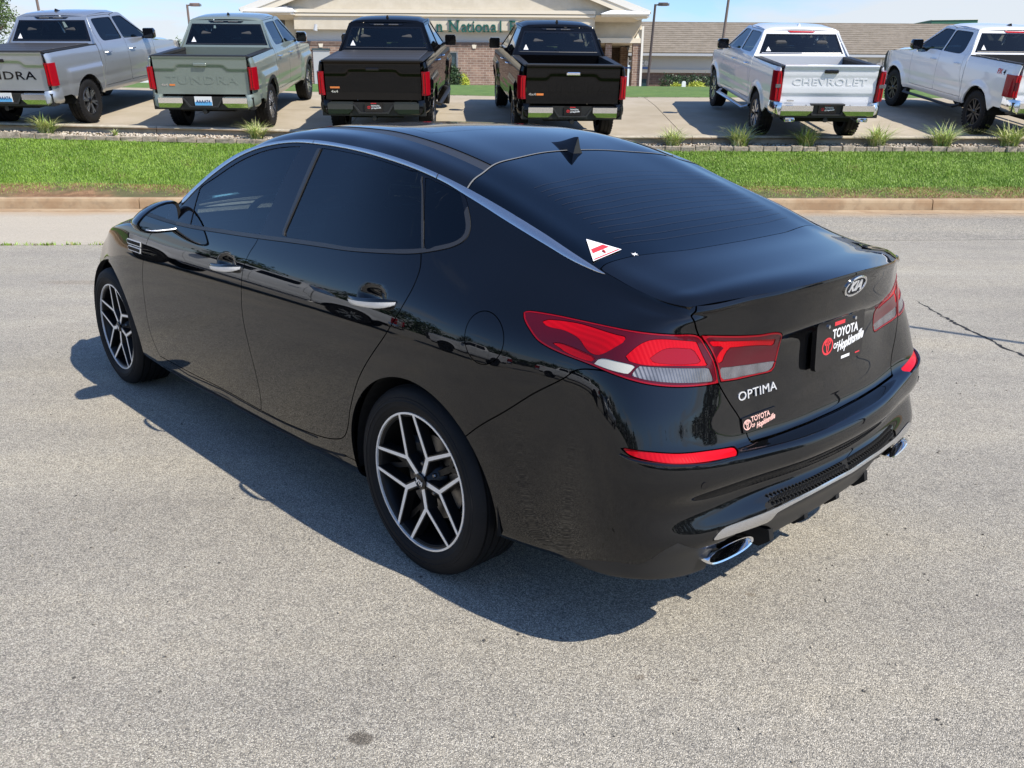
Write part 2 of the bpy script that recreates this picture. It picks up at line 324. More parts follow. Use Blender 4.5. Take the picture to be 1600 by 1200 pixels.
# kerb: 3 m castings with joints, the top edge eased
kerb = empty('kerb', (0, YK, 0)); tag(kerb, kind='structure')
def kerb_piece(x0, x1):
    prof = [(.0, -.06), (.012, .12), (.022, .155), (.045, .168), (.17, .172), (.18, -.06)]; R_ = []
    for x in (x0, x1): R_.append([(x, y, z + far_tilt(x)) for y, z in prof])
    return MB().loft(R_)
for k in range(-8, 9):
    x0 = -6.0 + (k) * 3.05 + 6.9 - 6.9; o = kerb_piece(x0 + .25, x0 + 3.05 + .25 - .014).obj('kerb_stone', M['kerb'], kerb); o.location = (0, 0, 0)
g = MB(); g.loft([[(x, YK - .30, .003 + far_tilt(x)), (x, YK - .01, .012 + far_tilt(x)), (x, YK + .0, -.05 + far_tilt(x)), (x, YK - .3, -.05 + far_tilt(x))] for x in np.arange(-26, 26.1, 2)]); tag(g.obj('gutter', M['kerb']), kind='structure')
# grass bank, gravel bed, upper lot
def edge_z(x): return float(np.interp(x, [-12, -9.4, -5.8, -2.5, 1, 5, 10, 13], [1.17, 1.145, 1.09, 1.03, .985, 1.01, 1.03, 1.05]))
YS = 16.15                              # edging stones
def bank_z(x, y):
    z0 = .165 + far_tilt(x); z1 = edge_z(x) - .25; t = max(0, min(1, (y - YK - .18) / (YS - YK - .18)))
    return z0 + (z1 - z0) * (t * .75 + .25 * t * t * (3 - 2 * t)) + .018 * math.sin(x * 1.7 + y) * math.sin(3.1 * t)
xb = list(np.arange(-26, 26.1, .4))
tag(sheet('bank', xb, list(np.linspace(YK + .17, YK + .85, 5)), bank_z, M['soil']), kind='structure')
tag(sheet('bank', xb, list(np.linspace(YK + .85, YS + .05, 12)), bank_z, M['bankfloor']), kind='structure')
tag(sheet('gravel_bed', xb, [YS + .03, YS + .3, YS + .62], lambda x, y: edge_z(x) - .205 + .10 * (y - YS), M['soil']), kind='structure')
YL = 16.72                              # front of the upper lot
def up_z(x, y):
    e = edge_z(x)
    if y < 17.7: return e - .01 + .008 * (y - YL)
    if y < 21.3: return e - .002 + .148 * (y - 17.7)
    if y < 23.2: return e + .531 + .11 * (y - 21.3)
    return e + .740 + .012 * (y - 23.2)
lot = empty('upper_lot', (0, 20, 1)); tag(lot, kind='structure')
xl = [-26] + [-20.4 + 3.4 * k for k in range(13)] + [26]; yl = [YL + .16, 19.9, 23.3]
for i in range(len(xl) - 1):
    for j in range(len(yl) - 1):
        xs2 = np.linspace(xl[i] + .008, xl[i + 1] - .008, 6); ys2 = np.linspace(yl[j] + .008, yl[j + 1] - .008, 8); V = []; F = []
        for y in ys2:
            for x in xs2: V.append((x, y - 20, up_z(x, y) - 1))
        for a in range(7):
            for b2 in range(5): F.append((a * 6 + b2, a * 6 + b2 + 1, a * 6 + b2 + 7, a * 6 + b2 + 6))
        rim = [b2 for b2 in range(6)] + [a * 6 + 5 for a in range(1, 8)] + [42 + b2 for b2 in range(4, -1, -1)] + [a * 6 for a in range(6, 0, -1)]
        n = len(V); V += [(V[r][0], V[r][1], V[r][2] - .05) for r in rim]; L = len(rim)
        F += [(rim[(k + 1) % L], rim[k], n + k, n + (k + 1) % L) for k in range(L)]
        mesh_obj('slab', V, F, M['concrete'], lot, smooth=False)
tag(sheet('ground', xb, [YL - .1, 18, 19.9, 21.4, 23.4], lambda x, y: up_z(x, y) - .03, M['soil']), kind='structure')
uk = empty('kerb', (0, YL, 1)); tag(uk, kind='structure')
for i in range(len(xl) - 1):
    R_ = []
    for x in np.linspace(xl[i] + .006, xl[i + 1] - .006, 7):
        e = edge_z(x) - 1; R_.append([(x, -.02, e - .25), (x, -.0, e - .02), (x, .02, e), (x, .15, e + .002), (x, .15, e - .25)])
    MB().loft(R_).obj('kerb_stone', M['old_concrete'], uk)
def lawn_z(x, y):
    z0 = up_z(x, 23.2)
    return z0 + (2.16 - z0) * min(1, max(0, (y - 23.2) / 7.0)) if y < 30.5 else 2.16 - .08 * min(1, (y - 30.5) / 6)
tag(sheet('lawn', list(np.arange(-70, 71, 5)), [23.3, 24, 25, 26, 27.5, 29, 30.3, 31.5], lambda x, y: lawn_z(max(-12, min(12, x)), y), M['lawn']), kind='structure')
tag(sheet('road', [-70, -30, 0, 30, 70], [31.4, 34, 45, 60, 100], lambda x, y: lawn_z(0, y) + .004, M['concrete']), kind='structure')
tag(sheet('ground', [-1600, -300, -70, 70, 300, 1600], [95, 300, 1600], lambda x, y: 2.05, M['lawn']), kind='structure')
tag(sheet('ground', [-1600, -69], [13, 40, 99], lambda x, y: 2.0, M['lawn']), kind='structure'); tag(sheet('ground', [69, 1600], [13, 40, 99], lambda x, y: 2.0, M['lawn']), kind='structure')
# edging stones, one by one
sted = empty('stone_edging', (0, YS, 0)); tag(sted, 'low row of tan edging stones along the top of the grass bank', 'edging')
x = -11.2; k = 0
while x < 11.2:
    w = rng.uniform(.19, .30) if x > -2.5 else rng.uniform(.24, .40); h = rng.uniform(.085, .115); d = rng.uniform(.13, .17); z = edge_z(x + w / 2) - .262; r = .014
    c = (x + w / 2, rng.uniform(-.012, .012), z + h / 2); b = MB(); b.rbox(c, (w - .012, d, h), r, rng.uniform(-.04, .04))
    b.V = [(v[0] + rng.uniform(-.006, .006), v[1] + rng.uniform(-.008, .008), v[2] + rng.uniform(-.006, .006)) for v in b.V]
    b.obj('stone', M['stone'], sted); x += w
# gravel
def scatter_rocks(n, fpos, size, name, m):
    P = np.array([fpos() for _ in range(n)]); s = nrg.uniform(size[0], size[1], n)
    base = np.array([(1, 0, 0), (-1, 0, 0), (0, 1, 0), (0, -1, 0), (0, 0, .7), (0, 0, -.5)], float); f = np.array([(0, 2, 4), (2, 1, 4), (1, 3, 4), (3, 0, 4), (2, 0, 5), (1, 2, 5), (3, 1, 5), (0, 3, 5)])
    a = nrg.uniform(0, 6.28, n); B = base[None] * nrg.uniform(.6, 1.3, (n, 6, 1)) * s[:, None, None]
    X = B[..., 0] * np.cos(a)[:, None] - B[..., 1] * np.sin(a)[:, None]; Y = B[..., 0] * np.sin(a)[:, None] + B[..., 1] * np.cos(a)[:, None]
    V = np.stack([X, Y, B[..., 2]], -1) + P[:, None]; F = (f[None] + 6 * np.arange(n)[:, None, None]).reshape(-1, 3)
    return fast_mesh(name, V.reshape(-1, 3), F, m)
def fast_mesh(name, V, F, m, mi=None, mats=None, parent=None):
    me = bpy.data.meshes.new(name); V = np.asarray(V, np.float32); F = np.asarray(F, np.int32); k = F.shape[1]
    me.vertices.add(len(V)); me.vertices.foreach_set('co', V.ravel()); me.loops.add(F.size); me.loops.foreach_set('vertex_index', F.ravel())
    me.polygons.add(len(F)); me.polygons.foreach_set('loop_start', np.arange(0, F.size, k, dtype=np.int32)); me.polygons.foreach_set('loop_total', np.full(len(F), k, np.int32))
    for q in (mats or [m]): me.materials.append(q)
    if mi is not None: me.polygons.foreach_set('material_index', np.asarray(mi, np.int32))
    me.update(calc_edges=True); return link(bpy.data.objects.new(name, me), parent)
def gp():
    x = rng.uniform(-11.5, 11.5); y = YS + rng.uniform(.06, .56); return (x, y, edge_z(x) - .195 + .10 * (y - YS))
tag(scatter_rocks(5200, gp, (.014, .036), 'gravel', M['gravel']), kind='stuff')
def blades(P, h, w, lean, name, mats, mi=None, parent=None, seg=2):
    """grass blades: tapered bent strips, one per point"""
    n = len(P); a = nrg.uniform(0, 2 * np.pi, n); d = np.stack([np.cos(a), np.sin(a), 0 * a], 1); s = np.stack([-np.sin(a), np.cos(a), 0 * a], 1)
    L = []; 
    for k in range(seg + 1):
        t = k / seg; c = P + d * (lean * h * t**1.8)[:, None] + np.array([0, 0, 1]) * (h * t * (1 - .32 * lean * t))[:, None]
        ww = (w * (1 - t**1.5) * .5)[:, None]
        L += [c] if k == seg else [c - s * ww, c + s * ww]
    V = np.stack(L, 1); m = V.shape[1]; F = []
    for k in range(seg - 1): F += [(2 * k, 2 * k + 1, 2 * k + 3), (2 * k, 2 * k + 3, 2 * k + 2)]
    F.append((2 * seg - 2, 2 * seg - 1, 2 * seg)); F = np.array(F); nf = len(F)
    F = (F[None] + m * np.arange(n)[:, None, None]).reshape(-1, 3)
    return fast_mesh(name, V.reshape(-1, 3), F, mats[0], None if mi is None else np.repeat(mi, nf), mats, parent)
from mathutils import noise as mnoise
n = 320000; X = nrg.uniform(-11.5, 11.5, n); T_ = nrg.uniform(0, 1, n); Y = YK + .2 + T_ * (YS - .08 - YK - .2)
pat = np.array([mnoise.noise((x * .9, y * 2.2, 0)) for x, y in zip(X, Y)]); pat2 = np.array([mnoise.noise((x * .35 + 9, y * .5, 3)) for x, y in zip(X, Y)])
bare = (T_ < .24 + .14 * pat) & (nrg.uniform(0, 1, n) < (.85 + .45 * pat2 + .035 * -X) * (1 - T_ / .36)); ok = ~bare
X, Y, T_, pat, pat2 = X[ok], Y[ok], T_[ok], pat[ok], pat2[ok]; Z = np.array([bank_z(x, y) for x, y in zip(X, Y)]) - .004
dry = nrg.uniform(0, 1, len(X)) < np.clip(.30 - T_ * 1.3, .012, 1)
hh = nrg.uniform(.030, .065, len(X)) * np.clip(.55 + T_ * 1.6, .55, 1) * (1 + .35 * pat)
o = blades(np.stack([X, Y, Z], 1), hh, nrg.uniform(.005, .009, len(X)), nrg.uniform(.2, 1.0, len(X)), 'grass', [M['grass'], M['dry_grass']], dry.astype(int)); tag(o, kind='stuff')
n = 900; X = nrg.uniform(-6.6, -5.25, n); dens = np.array([.35 + .6 * mnoise.noise((x * 4, 0, 0)) for x in X]); X = X[nrg.uniform(0, 1, n) < dens]; X = np.concatenate([X, nrg.normal(-5.07, .05, 40), nrg.normal(-4.75, .05, 35)])
Y = np.array([seam_y(x) for x in X]) + nrg.normal(.01, .02, len(X))
o = blades(np.stack([X, Y, np.array([lot_z(x, 9.9) for x in X]) - .002], 1), nrg.uniform(.02, .06, len(X)), nrg.uniform(.008, .016, len(X)), nrg.uniform(.4, 1.3, len(X)), 'weeds', [M['grass'], M['dry_grass']], (nrg.uniform(0, 1, len(X)) < .25).astype(int)); tag(o, kind='stuff')
# the long jagged crack beside the car
pts = [(3.44, 7.35), (3.41, 7.10), (3.385, 6.75), (3.35, 6.40), (3.345, 6.12), (3.36, 5.85), (3.345, 5.55), (3.365, 5.25), (3.40, 4.95), (3.47, 4.6), (3.50, 4.2)]
P = round_poly_open = []
for (x0, y0), (x1, y1) in zip(pts[:-1], pts[1:]):
    for k in range(9): t = k / 9; P.append((x0 + (x1 - x0) * t + rng.gauss(0, .007), y0 + (y1 - y0) * t))
b = MB(); b.loft([[(x - w, y, .0035), (x + w * .9, y + rng.uniform(-.01, .01), .0035)] for (x, y) in P for w in [rng.uniform(.004, .016)]], cap=False, close=False); tag(b.obj('crack', M['crack']), kind='structure')
for pts in ([(6.3, 13.0), (6.85, 12.6), (7.15, 12.1), (7.3, 11.9)], [(7.5, 12.9), (7.9, 12.75), (8.4, 12.5)], [(5.6, 12.7), (5.9, 12.66), (6.4, 12.7)]):
    P = []
    for (x0, y0), (x1, y1) in zip(pts[:-1], pts[1:]):
        for k in range(9): t = k / 9; P.append((x0 + (x1 - x0) * t + rng.gauss(0, .01), y0 + (y1 - y0) * t + rng.gauss(0, .012)))
    b = MB(); b.loft([[(x, y - w, lot_z(x, 12) + .0035), (x, y + w, lot_z(x, 12) + .0035)] for (x, y) in P for w in [rng.uniform(.003, .010)]], cap=False, close=False); tag(b.obj('crack', M['crack']), kind='structure')
# grass-like border plants in the gravel
M['stripe'] = two_tone('cream_green_leaf', (.50, .52, .20), (.66, .66, .34), 14, rough=.5); M['leafg'] = two_tone('yellow_green_leaf', (.24, .36, .06), (.36, .48, .11), 14, rough=.5)
def tuft(name, x, y, z, n, R, label, group):
    R = R * 2.1; n = int(n * 2.2); a = nrg.uniform(0, 2 * np.pi, n); r = np.sqrt(nrg.uniform(0, 1, n)) * R * .20; P = np.stack([x + r * np.cos(a), y + r * np.sin(a), np.full(n, z)], 1)
    o = blades(P, nrg.uniform(.5, 1.0, n) * R * .85, nrg.uniform(.014, .024, n), np.clip(nrg.normal(1.05, .45, n), .1, 1.9), name, [M['stripe'], M['leafg']], (nrg.uniform(0, 1, n) < .42).astype(int), seg=4)
    return tag(o, label, 'plant', group)
GRP = 'striped grass plants along the gravel bed'
for px_, R, lab in ((-10.02, .25, 'striped border grass tuft in gravel below the silver pickup tailgate'), (-8.72, .27, 'striped border grass tuft in gravel below the silver pickup rear wheel'),
                    (-7.45, .10, 'tiny sprout in gravel below the left end of the sage green pickup'), (-4.8, .26, 'striped border grass tuft just above the black sedan roof below the sage green pickup'),
                    (2.98, .27, 'striped border grass tuft in gravel nearest the sedan roof aerial'), (4.23, .33, 'tallest striped grass tuft in gravel just ahead of the white pickup rear wheel'), (5.47, .31, 'striped border grass tuft below the left tailpipe of the lettered white pickup'),
                    (6.80, .32, 'striped border grass tuft below the right tailpipe of the lettered white pickup'), (8.02, .34, 'striped border grass tuft in gravel between the two white pickups'), (9.27, .34, 'striped border grass tuft in gravel below the rear wheel of the rightmost white pickup')):
    tuft('border_plant', px_, YS + .24, edge_z(px_) - .175, 100 if R > .15 else 18, R, lab, GRP)
# ---------------------------------------------------------------- sedan body surfaces (car frame: x forward, y left, z up)
def pchip_like(t, P, n_or_t, c2=True):
    """Cubic spline through P (K,...) at parameters t; c2 natural spline or limited Hermite."""
    t = np.asarray(t, float); P = np.asarray(P, float); K = len(t)
    h = np.diff(t); sh = (K,) + (1,) * (P.ndim - 1)
    d = np.diff(P, axis=0) / h.reshape((-1,) + (1,) * (P.ndim - 1))
    if c2:
        A = np.zeros((K, K)); B = np.zeros_like(P)
        A[0, 0] = 2; A[0, 1] = 1; B[0] = 3 * d[0]
        A[-1, -1] = 2; A[-1, -2] = 1; B[-1] = 3 * d[-1]
        for i in range(1, K - 1):
            A[i, i - 1] = h[i]; A[i, i] = 2 * (h[i] + h[i - 1]); A[i, i + 1] = h[i - 1]
            B[i] = 3 * (h[i] * d[i - 1] + h[i - 1] * d[i])
        M = np.linalg.solve(A, B.reshape(K, -1)).reshape(P.shape)
    else:
        M = np.zeros_like(P); M[0] = d[0]; M[-1] = d[-1]
        for i in range(1, K - 1):
            m = (h[i] * d[i - 1] + h[i - 1] * d[i]) / (h[i] + h[i - 1])
            lim = 2.2 * np.minimum(abs(d[i - 1]), abs(d[i]))
            M[i] = np.where(d[i - 1] * d[i] > 0, np.sign(m) * np.minimum(abs(m), lim), m * .35)
    tt = np.asarray(n_or_t, float)
    k = np.clip(np.searchsorted(t, tt, side='right') - 1, 0, K - 2)
    s = ((tt - t[k]) / h[k]); e = (-1,) + (1,) * (P.ndim - 1)
    s = s.reshape(e); hk = h[k].reshape(e)
    return ((2 * s**3 - 3 * s**2 + 1) * P[k] + (s**3 - 2 * s**2 + s) * hk * M[k] + (-2 * s**3 + 3 * s**2) * P[k + 1] + (s**3 - s**2) * hk * M[k + 1])

def curve(xs, pts):
    """smooth 1-D function through (x, value) pairs"""
    pts = sorted(pts); x = np.array([p[0] for p in pts]); v = np.array([p[1] for p in pts])
    return pchip_like(x, v, np.clip(xs, x[0], x[-1]), c2=False)

SX = np.array([3.30, 3.05, 2.805, 2.5, 2.2, 1.95, 1.65, 1.3, 1.0, .7, .4, .1, -.15, -.4, -.6])
YZ = [(.10, .80), (.2, .885), (.3, .905), (.45, .924), (.62, .930), (.72, .9275), (.80, .919), (.90, .902), (.97, .881), (1.05, .843), (1.15, .792), (1.25, .742), (1.35, .685), (1.42, .632), (1.46, .59)]
def side_y(x, z):
    y = curve(np.atleast_1d(z), YZ)
    t = np.clip((.05 - x) / .65, 0, 1.2); y = y - .072 * t**2
    t = np.clip((x - 2.3) / 1.0, 0, 1.3); y = y - .11 * t**2.4 - .085 * np.clip((x - 2.45) / .8, 0, 1.2)**1.6 * np.clip((z - .5) / .3, 0, 1)
    if x < .6:                      # the cabin draws in over the rear wheels
        zt = curve([x], ROWZ[-1])[0]; y0 = curve([zt], YZ)[0] - .072 * t0(x)**2
        f = np.clip((z - .93) / max(zt - .93, .05), 0, 1.1); y = y - max(0, y0 - curve([x], RAILY)[0]) * f * f * (3 - 2 * f)
    return y
RAILY = [(-.6, .650), (-.4, .655), (-.25, .652), (-.1, .650), (.0, .655), (.1, .664), (.23, .678), (.4, .690), (.6, .660)]
def t0(x): return np.clip((.05 - x) / .65, 0, 1.2)
def rowz(front, mid):
    return curve(SX, mid)
ROWZ = [
    [(-.6, .275), (-.4, .262), (-.15, .25), (.4, .20), (1.3, .185), (2.3, .19), (3.3, .22)],
    [(-.6, .254), (-.4, .248), (-.15, .245), (.4, .225), (1.3, .207), (2.3, .212), (3.3, .23)],
    [(-.6, .32), (-.15, .31), (.4, .275), (1.3, .257), (2.3, .262), (3.3, .29)],
    [(-.6, .41), (-.15, .40), (.4, .36), (1.3, .33), (2.3, .33), (3.3, .37)],
    [(-.6, .505), (-.15, .50), (.4, .48), (1.3, .46), (2.3, .46), (3.3, .47)],
    [(-.6, .60), (-.15, .60), (.4, .60), (1.3, .60), (2.3, .59), (3.3, .56)],
    [(-.6, .648), (-.15, .655), (.4, .665), (1.3, .67), (2.3, .66), (3.3, .575)],
    [(-.6, .69), (-.15, .71), (.4, .73), (1.3, .735), (2.3, .725), (3.3, .61)],
    [(-.6, .79), (-.15, .80), (.4, .81), (1.3, .80), (2.3, .79), (3.3, .64)],
    [(-.6, .885), (-.15, .90), (.4, .89), (1.3, .87), (2.3, .85), (3.3, .668)],
    [(-.6, .975), (-.15, .985), (.4, .97), (1.3, .94), (2.3, .915), (2.805, .86), (3.05, .775), (3.3, .688)],
    [(-.6, 1.04), (-.4, 1.07), (-.15, 1.078), (.1, 1.075), (.4, 1.06), (.7, 1.045), (1.0, 1.03), (1.3, 1.015), (1.65, 1.004), (1.95, .995), (2.2, .975), (2.5, .94), (2.805, .885), (3.05, .80), (3.3, .70)],
    None,
    [(-.6, 1.082), (-.4, 1.122), (-.15, 1.205), (.1, 1.288), (.4, 1.351), (.7, 1.379), (1.0, 1.390), (1.3, 1.362), (1.65, 1.240), (1.95, 1.057), (2.2, .988), (2.5, .953), (2.805, .895), (3.05, .81), (3.3, .706)],
    [(-.6, 1.092), (-.4, 1.162), (-.15, 1.241), (.1, 1.316), (.4, 1.373), (.7, 1.397), (1.0, 1.407), (1.3, 1.384), (1.65, 1.275), (1.95, 1.075), (2.2, .993), (2.5, .958), (2.805, .901), (3.05, .816), (3.3, .712)],
]
NR = len(ROWZ)
# rear corner and rear face control points, row by row: at the corner, then y about .62, .45, .3, .15, 0
REAR = [
    [(-0.800, 0.775, .335), (-0.905, 0.615, .325), (-.93, .45, .32), (-.945, .30, .31), (-.95, .15, .31), (-.95, 0, .31)],
    [(-0.851, 0.812, .306), (-0.946, 0.640, .297), (-.96, .45, .30), (-.975, .30, .30), (-.982, .15, .30), (-.985, 0, .30)],
    [(-0.866, 0.829, .365), (-0.966, 0.648, .362), (-.985, .45, .365), (-1.008, .30, .37), (-1.017, .15, .37), (-1.02, 0, .37)],
    [(-0.874, 0.838, .43), (-0.990, 0.657, .425), (-1.026, .45, .433), (-1.051, .30, .440), (-1.065, .15, .442), (-1.069, 0, .443)],
    [(-0.873, 0.838, .52), (-0.962, 0.640, .522), (-.988, .45, .520), (-1.013, .30, .518), (-1.027, .15, .516), (-1.032, 0, .515)],
    [(-0.875, 0.840, .60), (-0.992, 0.644, .597), (-1.025, .45, .594), (-1.052, .30, .592), (-1.066, .15, .592), (-1.07, 0, .592)],
    [(-0.869, 0.838, .652), (-0.982, 0.644, .648), (-1.010, .45, .642), (-1.035, .30, .637), (-1.047, .15, .635), (-1.05, 0, .634)],
    [(-0.862, 0.832, .695), (-0.959, 0.624, .672), (-.972, .45, .650), (-.983, .30, .642), (-.990, .15, .640), (-.993, 0, .640)],
    [(-0.844, 0.814, .79), (-0.931, 0.591, .775), (-.936, .43, .768), (-.950, .30, .768), (-.958, .15, .768), (-.961, 0, .768)],
    [(-0.820, 0.788, .88), (-0.910, 0.568, .868), (-.921, .42, .888), (-.940, .30, .890), (-.951, .15, .892), (-.955, 0, .893)],
    [(-0.799, 0.751, .965), (-0.897, 0.544, .957), (-.940, .41, .957), (-.967, .30, .957), (-.981, .15, .960), (-.986, 0, .962)],
    [(-0.817, 0.698, 1.008), (-0.902, 0.517, 1.008), (-.943, .40, 1.012), (-.970, .29, 1.018), (-.990, .15, 1.025), (-.996, 0, 1.028)],
    [(-0.835, 0.655, 1.022), (-0.908, 0.495, 1.033), (-.948, .395, 1.040), (-.975, .285, 1.048), (-.999, .15, 1.056), (-1.006, 0, 1.060)],
    [(-0.850, 0.634, 1.034), (-0.919, 0.478, 1.050), (-.953, .385, 1.058), (-.980, .28, 1.065), (-1.003, .15, 1.073), (-1.010, 0, 1.077)],
    [(-0.847, 0.630, 1.045), (-0.915, 0.474, 1.060), (-.950, .382, 1.067), (-.978, .279, 1.074), (-1.001, .15, 1.082), (-1.008, 0, 1.086)],
]
FRONT = [(3.66, 0), (3.63, .3), (3.52, .58)]
def side_rows():
    rows = []
    for j in range(NR):
        if ROWZ[j] is None:
            z = .5 * (curve(SX, ROWZ[j - 1]) + curve(SX, ROWZ[j + 1]))
        else:
            z = curve(SX, ROWZ[j])
        y = np.array([side_y(a, b)[0] for a, b in zip(SX, z)])
        if j == 0: y = y - .085
        rows.append(np.stack([SX, y, z], 1))
    rows = np.array(rows)
    # the upper rows lean in to the bonnet edge ahead of the pillar, and to the deck behind it
    for i, x in enumerate(SX):
        if x > 2.0:
            y8 = rows[11, i, 1]
            for k, j in enumerate((12, 13, 14)): rows[j, i, 1] = y8 - (.018, .034, .045)[k]
    return rows
def belt_control():
    rows = side_rows(); ctrl = []
    for j in range(NR):
        s = rows[j]; ze = s[0, 2]; ye = s[0, 1]
        fr = [(fx - .04 * abs(j - 5) * .3, fy * (ye / .8) ** .5, .33 + (ze - .33) * dz if ze > .33 else ze) for (fx, fy), dz in zip(FRONT, (.78, .80, .88))]
        gh = [(fr[2][0], -fr[2][1], fr[2][2]), (fr[1][0], -fr[1][1], fr[1][2])]
        rr = REAR[j]; gr = [(p[0], -p[1], p[2]) for p in rr[-2:-4:-1]]
        ctrl.append(gh + fr + [tuple(p) for p in s] + list(rr) + gr)
    return np.array(ctrl)           # rows x columns x 3
CTRL = belt_control()
def grid_params(C):
    du = np.linalg.norm(np.diff(C, axis=1), axis=2).mean(0); dv = np.linalg.norm(np.diff(C, axis=0), axis=2).mean(1)
    return np.concatenate([[0], np.cumsum(du)]), np.concatenate([[0], np.cumsum(np.maximum(dv, .02))])
BU, BV = grid_params(CTRL)
UA, UB = BU[2], BU[-3]              # nose centre to tail centre
def eval_grid(C, tu, tv, uu, vv, c2v=False):
    A = pchip_like(tu, np.swapaxes(C, 0, 1), uu, c2=True)          # (nu, rows, 3)
    return pchip_like(tv, np.swapaxes(A, 0, 1), vv, c2=c2v)        # (nv, nu, 3)
def dense_params(t, per):
    out = [];
    for k in range(len(t) - 1):
        n = max(2, int(np.ceil((t[k + 1] - t[k]) / per))); out += list(t[k] + (t[k + 1] - t[k]) * np.arange(n) / n)
    return np.array(out + [t[-1]])
def belt_dense(per=.0125):
    uu = dense_params(BU[2:-2], per); vv = dense_params(BV, per * .8)
    G = eval_grid(CTRL, BU, BV, uu, vv)
    G[:, 0, 1] = 0; G[:, -1, 1] = 0
    def blur(A, n):                 # along axis 1, mirrored at the ends
        for _ in range(n):
            L = A[:, 1:2] * np.array([1, -1, 1]); R = A[:, -2:-1] * np.array([1, -1, 1]); Pd = np.concatenate([L, A, R], 1); A = .25 * Pd[:, :-2] + .5 * Pd[:, 1:-1] + .25 * Pd[:, 2:]
        return A
    G = blur(G, 46)
    w = np.clip((G[:, :, 0] + .80) / .25, 0, 1)[..., None]; w = w * w * (3 - 2 * w)
    Gs = G.copy()
    for _ in range(30): Gs[1:-1] = .25 * Gs[:-2] + .5 * Gs[1:-1] + .25 * Gs[2:]
    G = G * (1 - w) + Gs * w
    G[:, 0, 1] = 0; G[:, -1, 1] = 0
    return G, uu, vv
# ---- top surface: stations from the bonnet tip to the deck edge, each given from the left edge (row 14 of the belt) to the middle
RISE = .52
def top_control():
    edge = CTRL[-1]
    def E(x):                       # point of the belt's top edge at side position x
        uu = np.linspace(BU[5], BU[20], 1200); P = pchip_like(BU, edge, uu); k = np.argmin(abs(P[:, 0] - x)); return P[k]
    W = np.array([1, .955, .86, .72, .48, .24, 0])
    ST = [  # edge x, centre x, centre z, crown fullness (height of the .86 and .72 points as share of the rise), zero-crown bow
        (3.30, 3.60, .70, (.55, .78)), (3.05, 3.28, .855, (.5, .75)), (2.805, 2.98, .935, (.5, .75)), (2.5, 2.70, 1.005, (.45, .7)),
        (2.2, 2.42, 1.045, (.4, .65)), (1.95, 2.16, 1.13, (.70, .84)), (1.65, 1.78, 1.292, (.74, .86)), (1.3, 1.40, 1.432, (.70, .84)), (1.0, 1.06, 1.472, (.56, .78)),
        (.7, .74, 1.470, (.54, .77)), (.4, .45, 1.442, (.52, .76)), (.1, .19, 1.388, (.48, .74)), (-.15, -.10, 1.305, (.46, .72)), (-.4, -.40, 1.203, (.44, .68)), (-.6, -.64, 1.124, (.40, .64)),
        (-.68, -.735, 1.110, (.40, .62)), (-.755, -.83, 1.099, (.42, .62)), (-.815, -.94, 1.0915, (.45, .65))]
    C = []
    for ex, cx, cz, full in ST:
        e = E(ex); row = []
        for k, w in enumerate(W):
            f = [0, full[0] * RISE, full[0], full[1], full[1] + (1 - full[1]) * .62, full[1] + (1 - full[1]) * .91, 1][k]
            b = 1 - w * w
            row.append((e[0] + (cx - e[0]) * b, e[1] * w, e[2] + (cz - e[2]) * f))
        C.append(row)
    last = np.array(REAR[-1]); wl = last[:, 1] / last[0, 1]
    o = np.argsort(wl); L = pchip_like(wl[o], last[o], W)
    C.append([tuple(p) for p in L])
    C = np.array(C)
    gh = C[:, -2:-4:-1, :] * np.array([1, -1, 1])
    return np.concatenate([C, gh], 1)
TC = top_control()
TU, TV = grid_params(TC)            # TU across, TV along
def top_dense(per=.014):
    uu = dense_params(TU[:-2], per); vv = dense_params(TV, per)
    A = pchip_like(TV, TC, vv, c2=False)
    G = np.swapaxes(pchip_like(TU, np.swapaxes(A, 0, 1), uu, c2=True), 0, 1)   # (nv along, nu across, 3)
    G[:, -1, 1] = 0
    return G, uu, vv
# feature outlines on the body surfaces, (u, v) of each surface grid
B_DLO = [(2.8129, 0.8006), (2.8498, 0.8622), (2.9028, 0.8932), (2.9737, 0.9062), (3.0585, 0.9107), (3.1433, 0.9121), (3.3182, 0.9153), (3.5048, 0.9174), (3.6952, 0.9179), (3.8517, 0.9167), (4.1292, 0.9169), (4.3526, 0.9157), (4.5745, 0.9154), (4.704, 0.9145), (4.7864, 0.9112), (4.8294, 0.8911), (4.864, 0.8656), (4.8745, 0.8448), (4.8602, 0.8296), (4.8216, 0.8145), (4.7258, 0.7979), (4.6111, 0.7897), (4.3691, 0.7831), (4.1631, 0.7824), (3.9355, 0.7818), (3.7378, 0.7812), (3.4342, 0.7824), (3.0869, 0.7856)]
B_FRONT_GLASS = [(3.055, 0.797), (3.0352, 0.8555), (3.0273, 0.907), (3.0878, 0.9044), (3.1564, 0.9028), (3.332, 0.9078), (3.5163, 0.9116), (3.6589, 0.9123), (3.76, 0.9123), (3.7268, 0.8597), (3.7118, 0.7909), (3.5624, 0.7908), (3.4201, 0.7914), (3.2378, 0.7928)]
B_REAR_GLASS = [(3.9098, 0.9122), (4.1378, 0.9127), (4.3588, 0.9122), (4.511, 0.9117), (4.5667, 0.9115), (4.6405, 0.8602), (4.7067, 0.8065), (4.6022, 0.7972), (4.5386, 0.7941), (4.36, 0.7899), (4.1509, 0.7907), (4.0157, 0.7906), (3.8859, 0.7918), (3.9041, 0.8475)]
B_QUARTER_GLASS = [(4.5937, 0.9113), (4.7089, 0.9107), (4.7643, 0.9098), (4.8025, 0.8915), (4.8393, 0.8644), (4.8481, 0.8482), (4.8394, 0.8332), (4.7875, 0.8194), (4.7257, 0.808)]
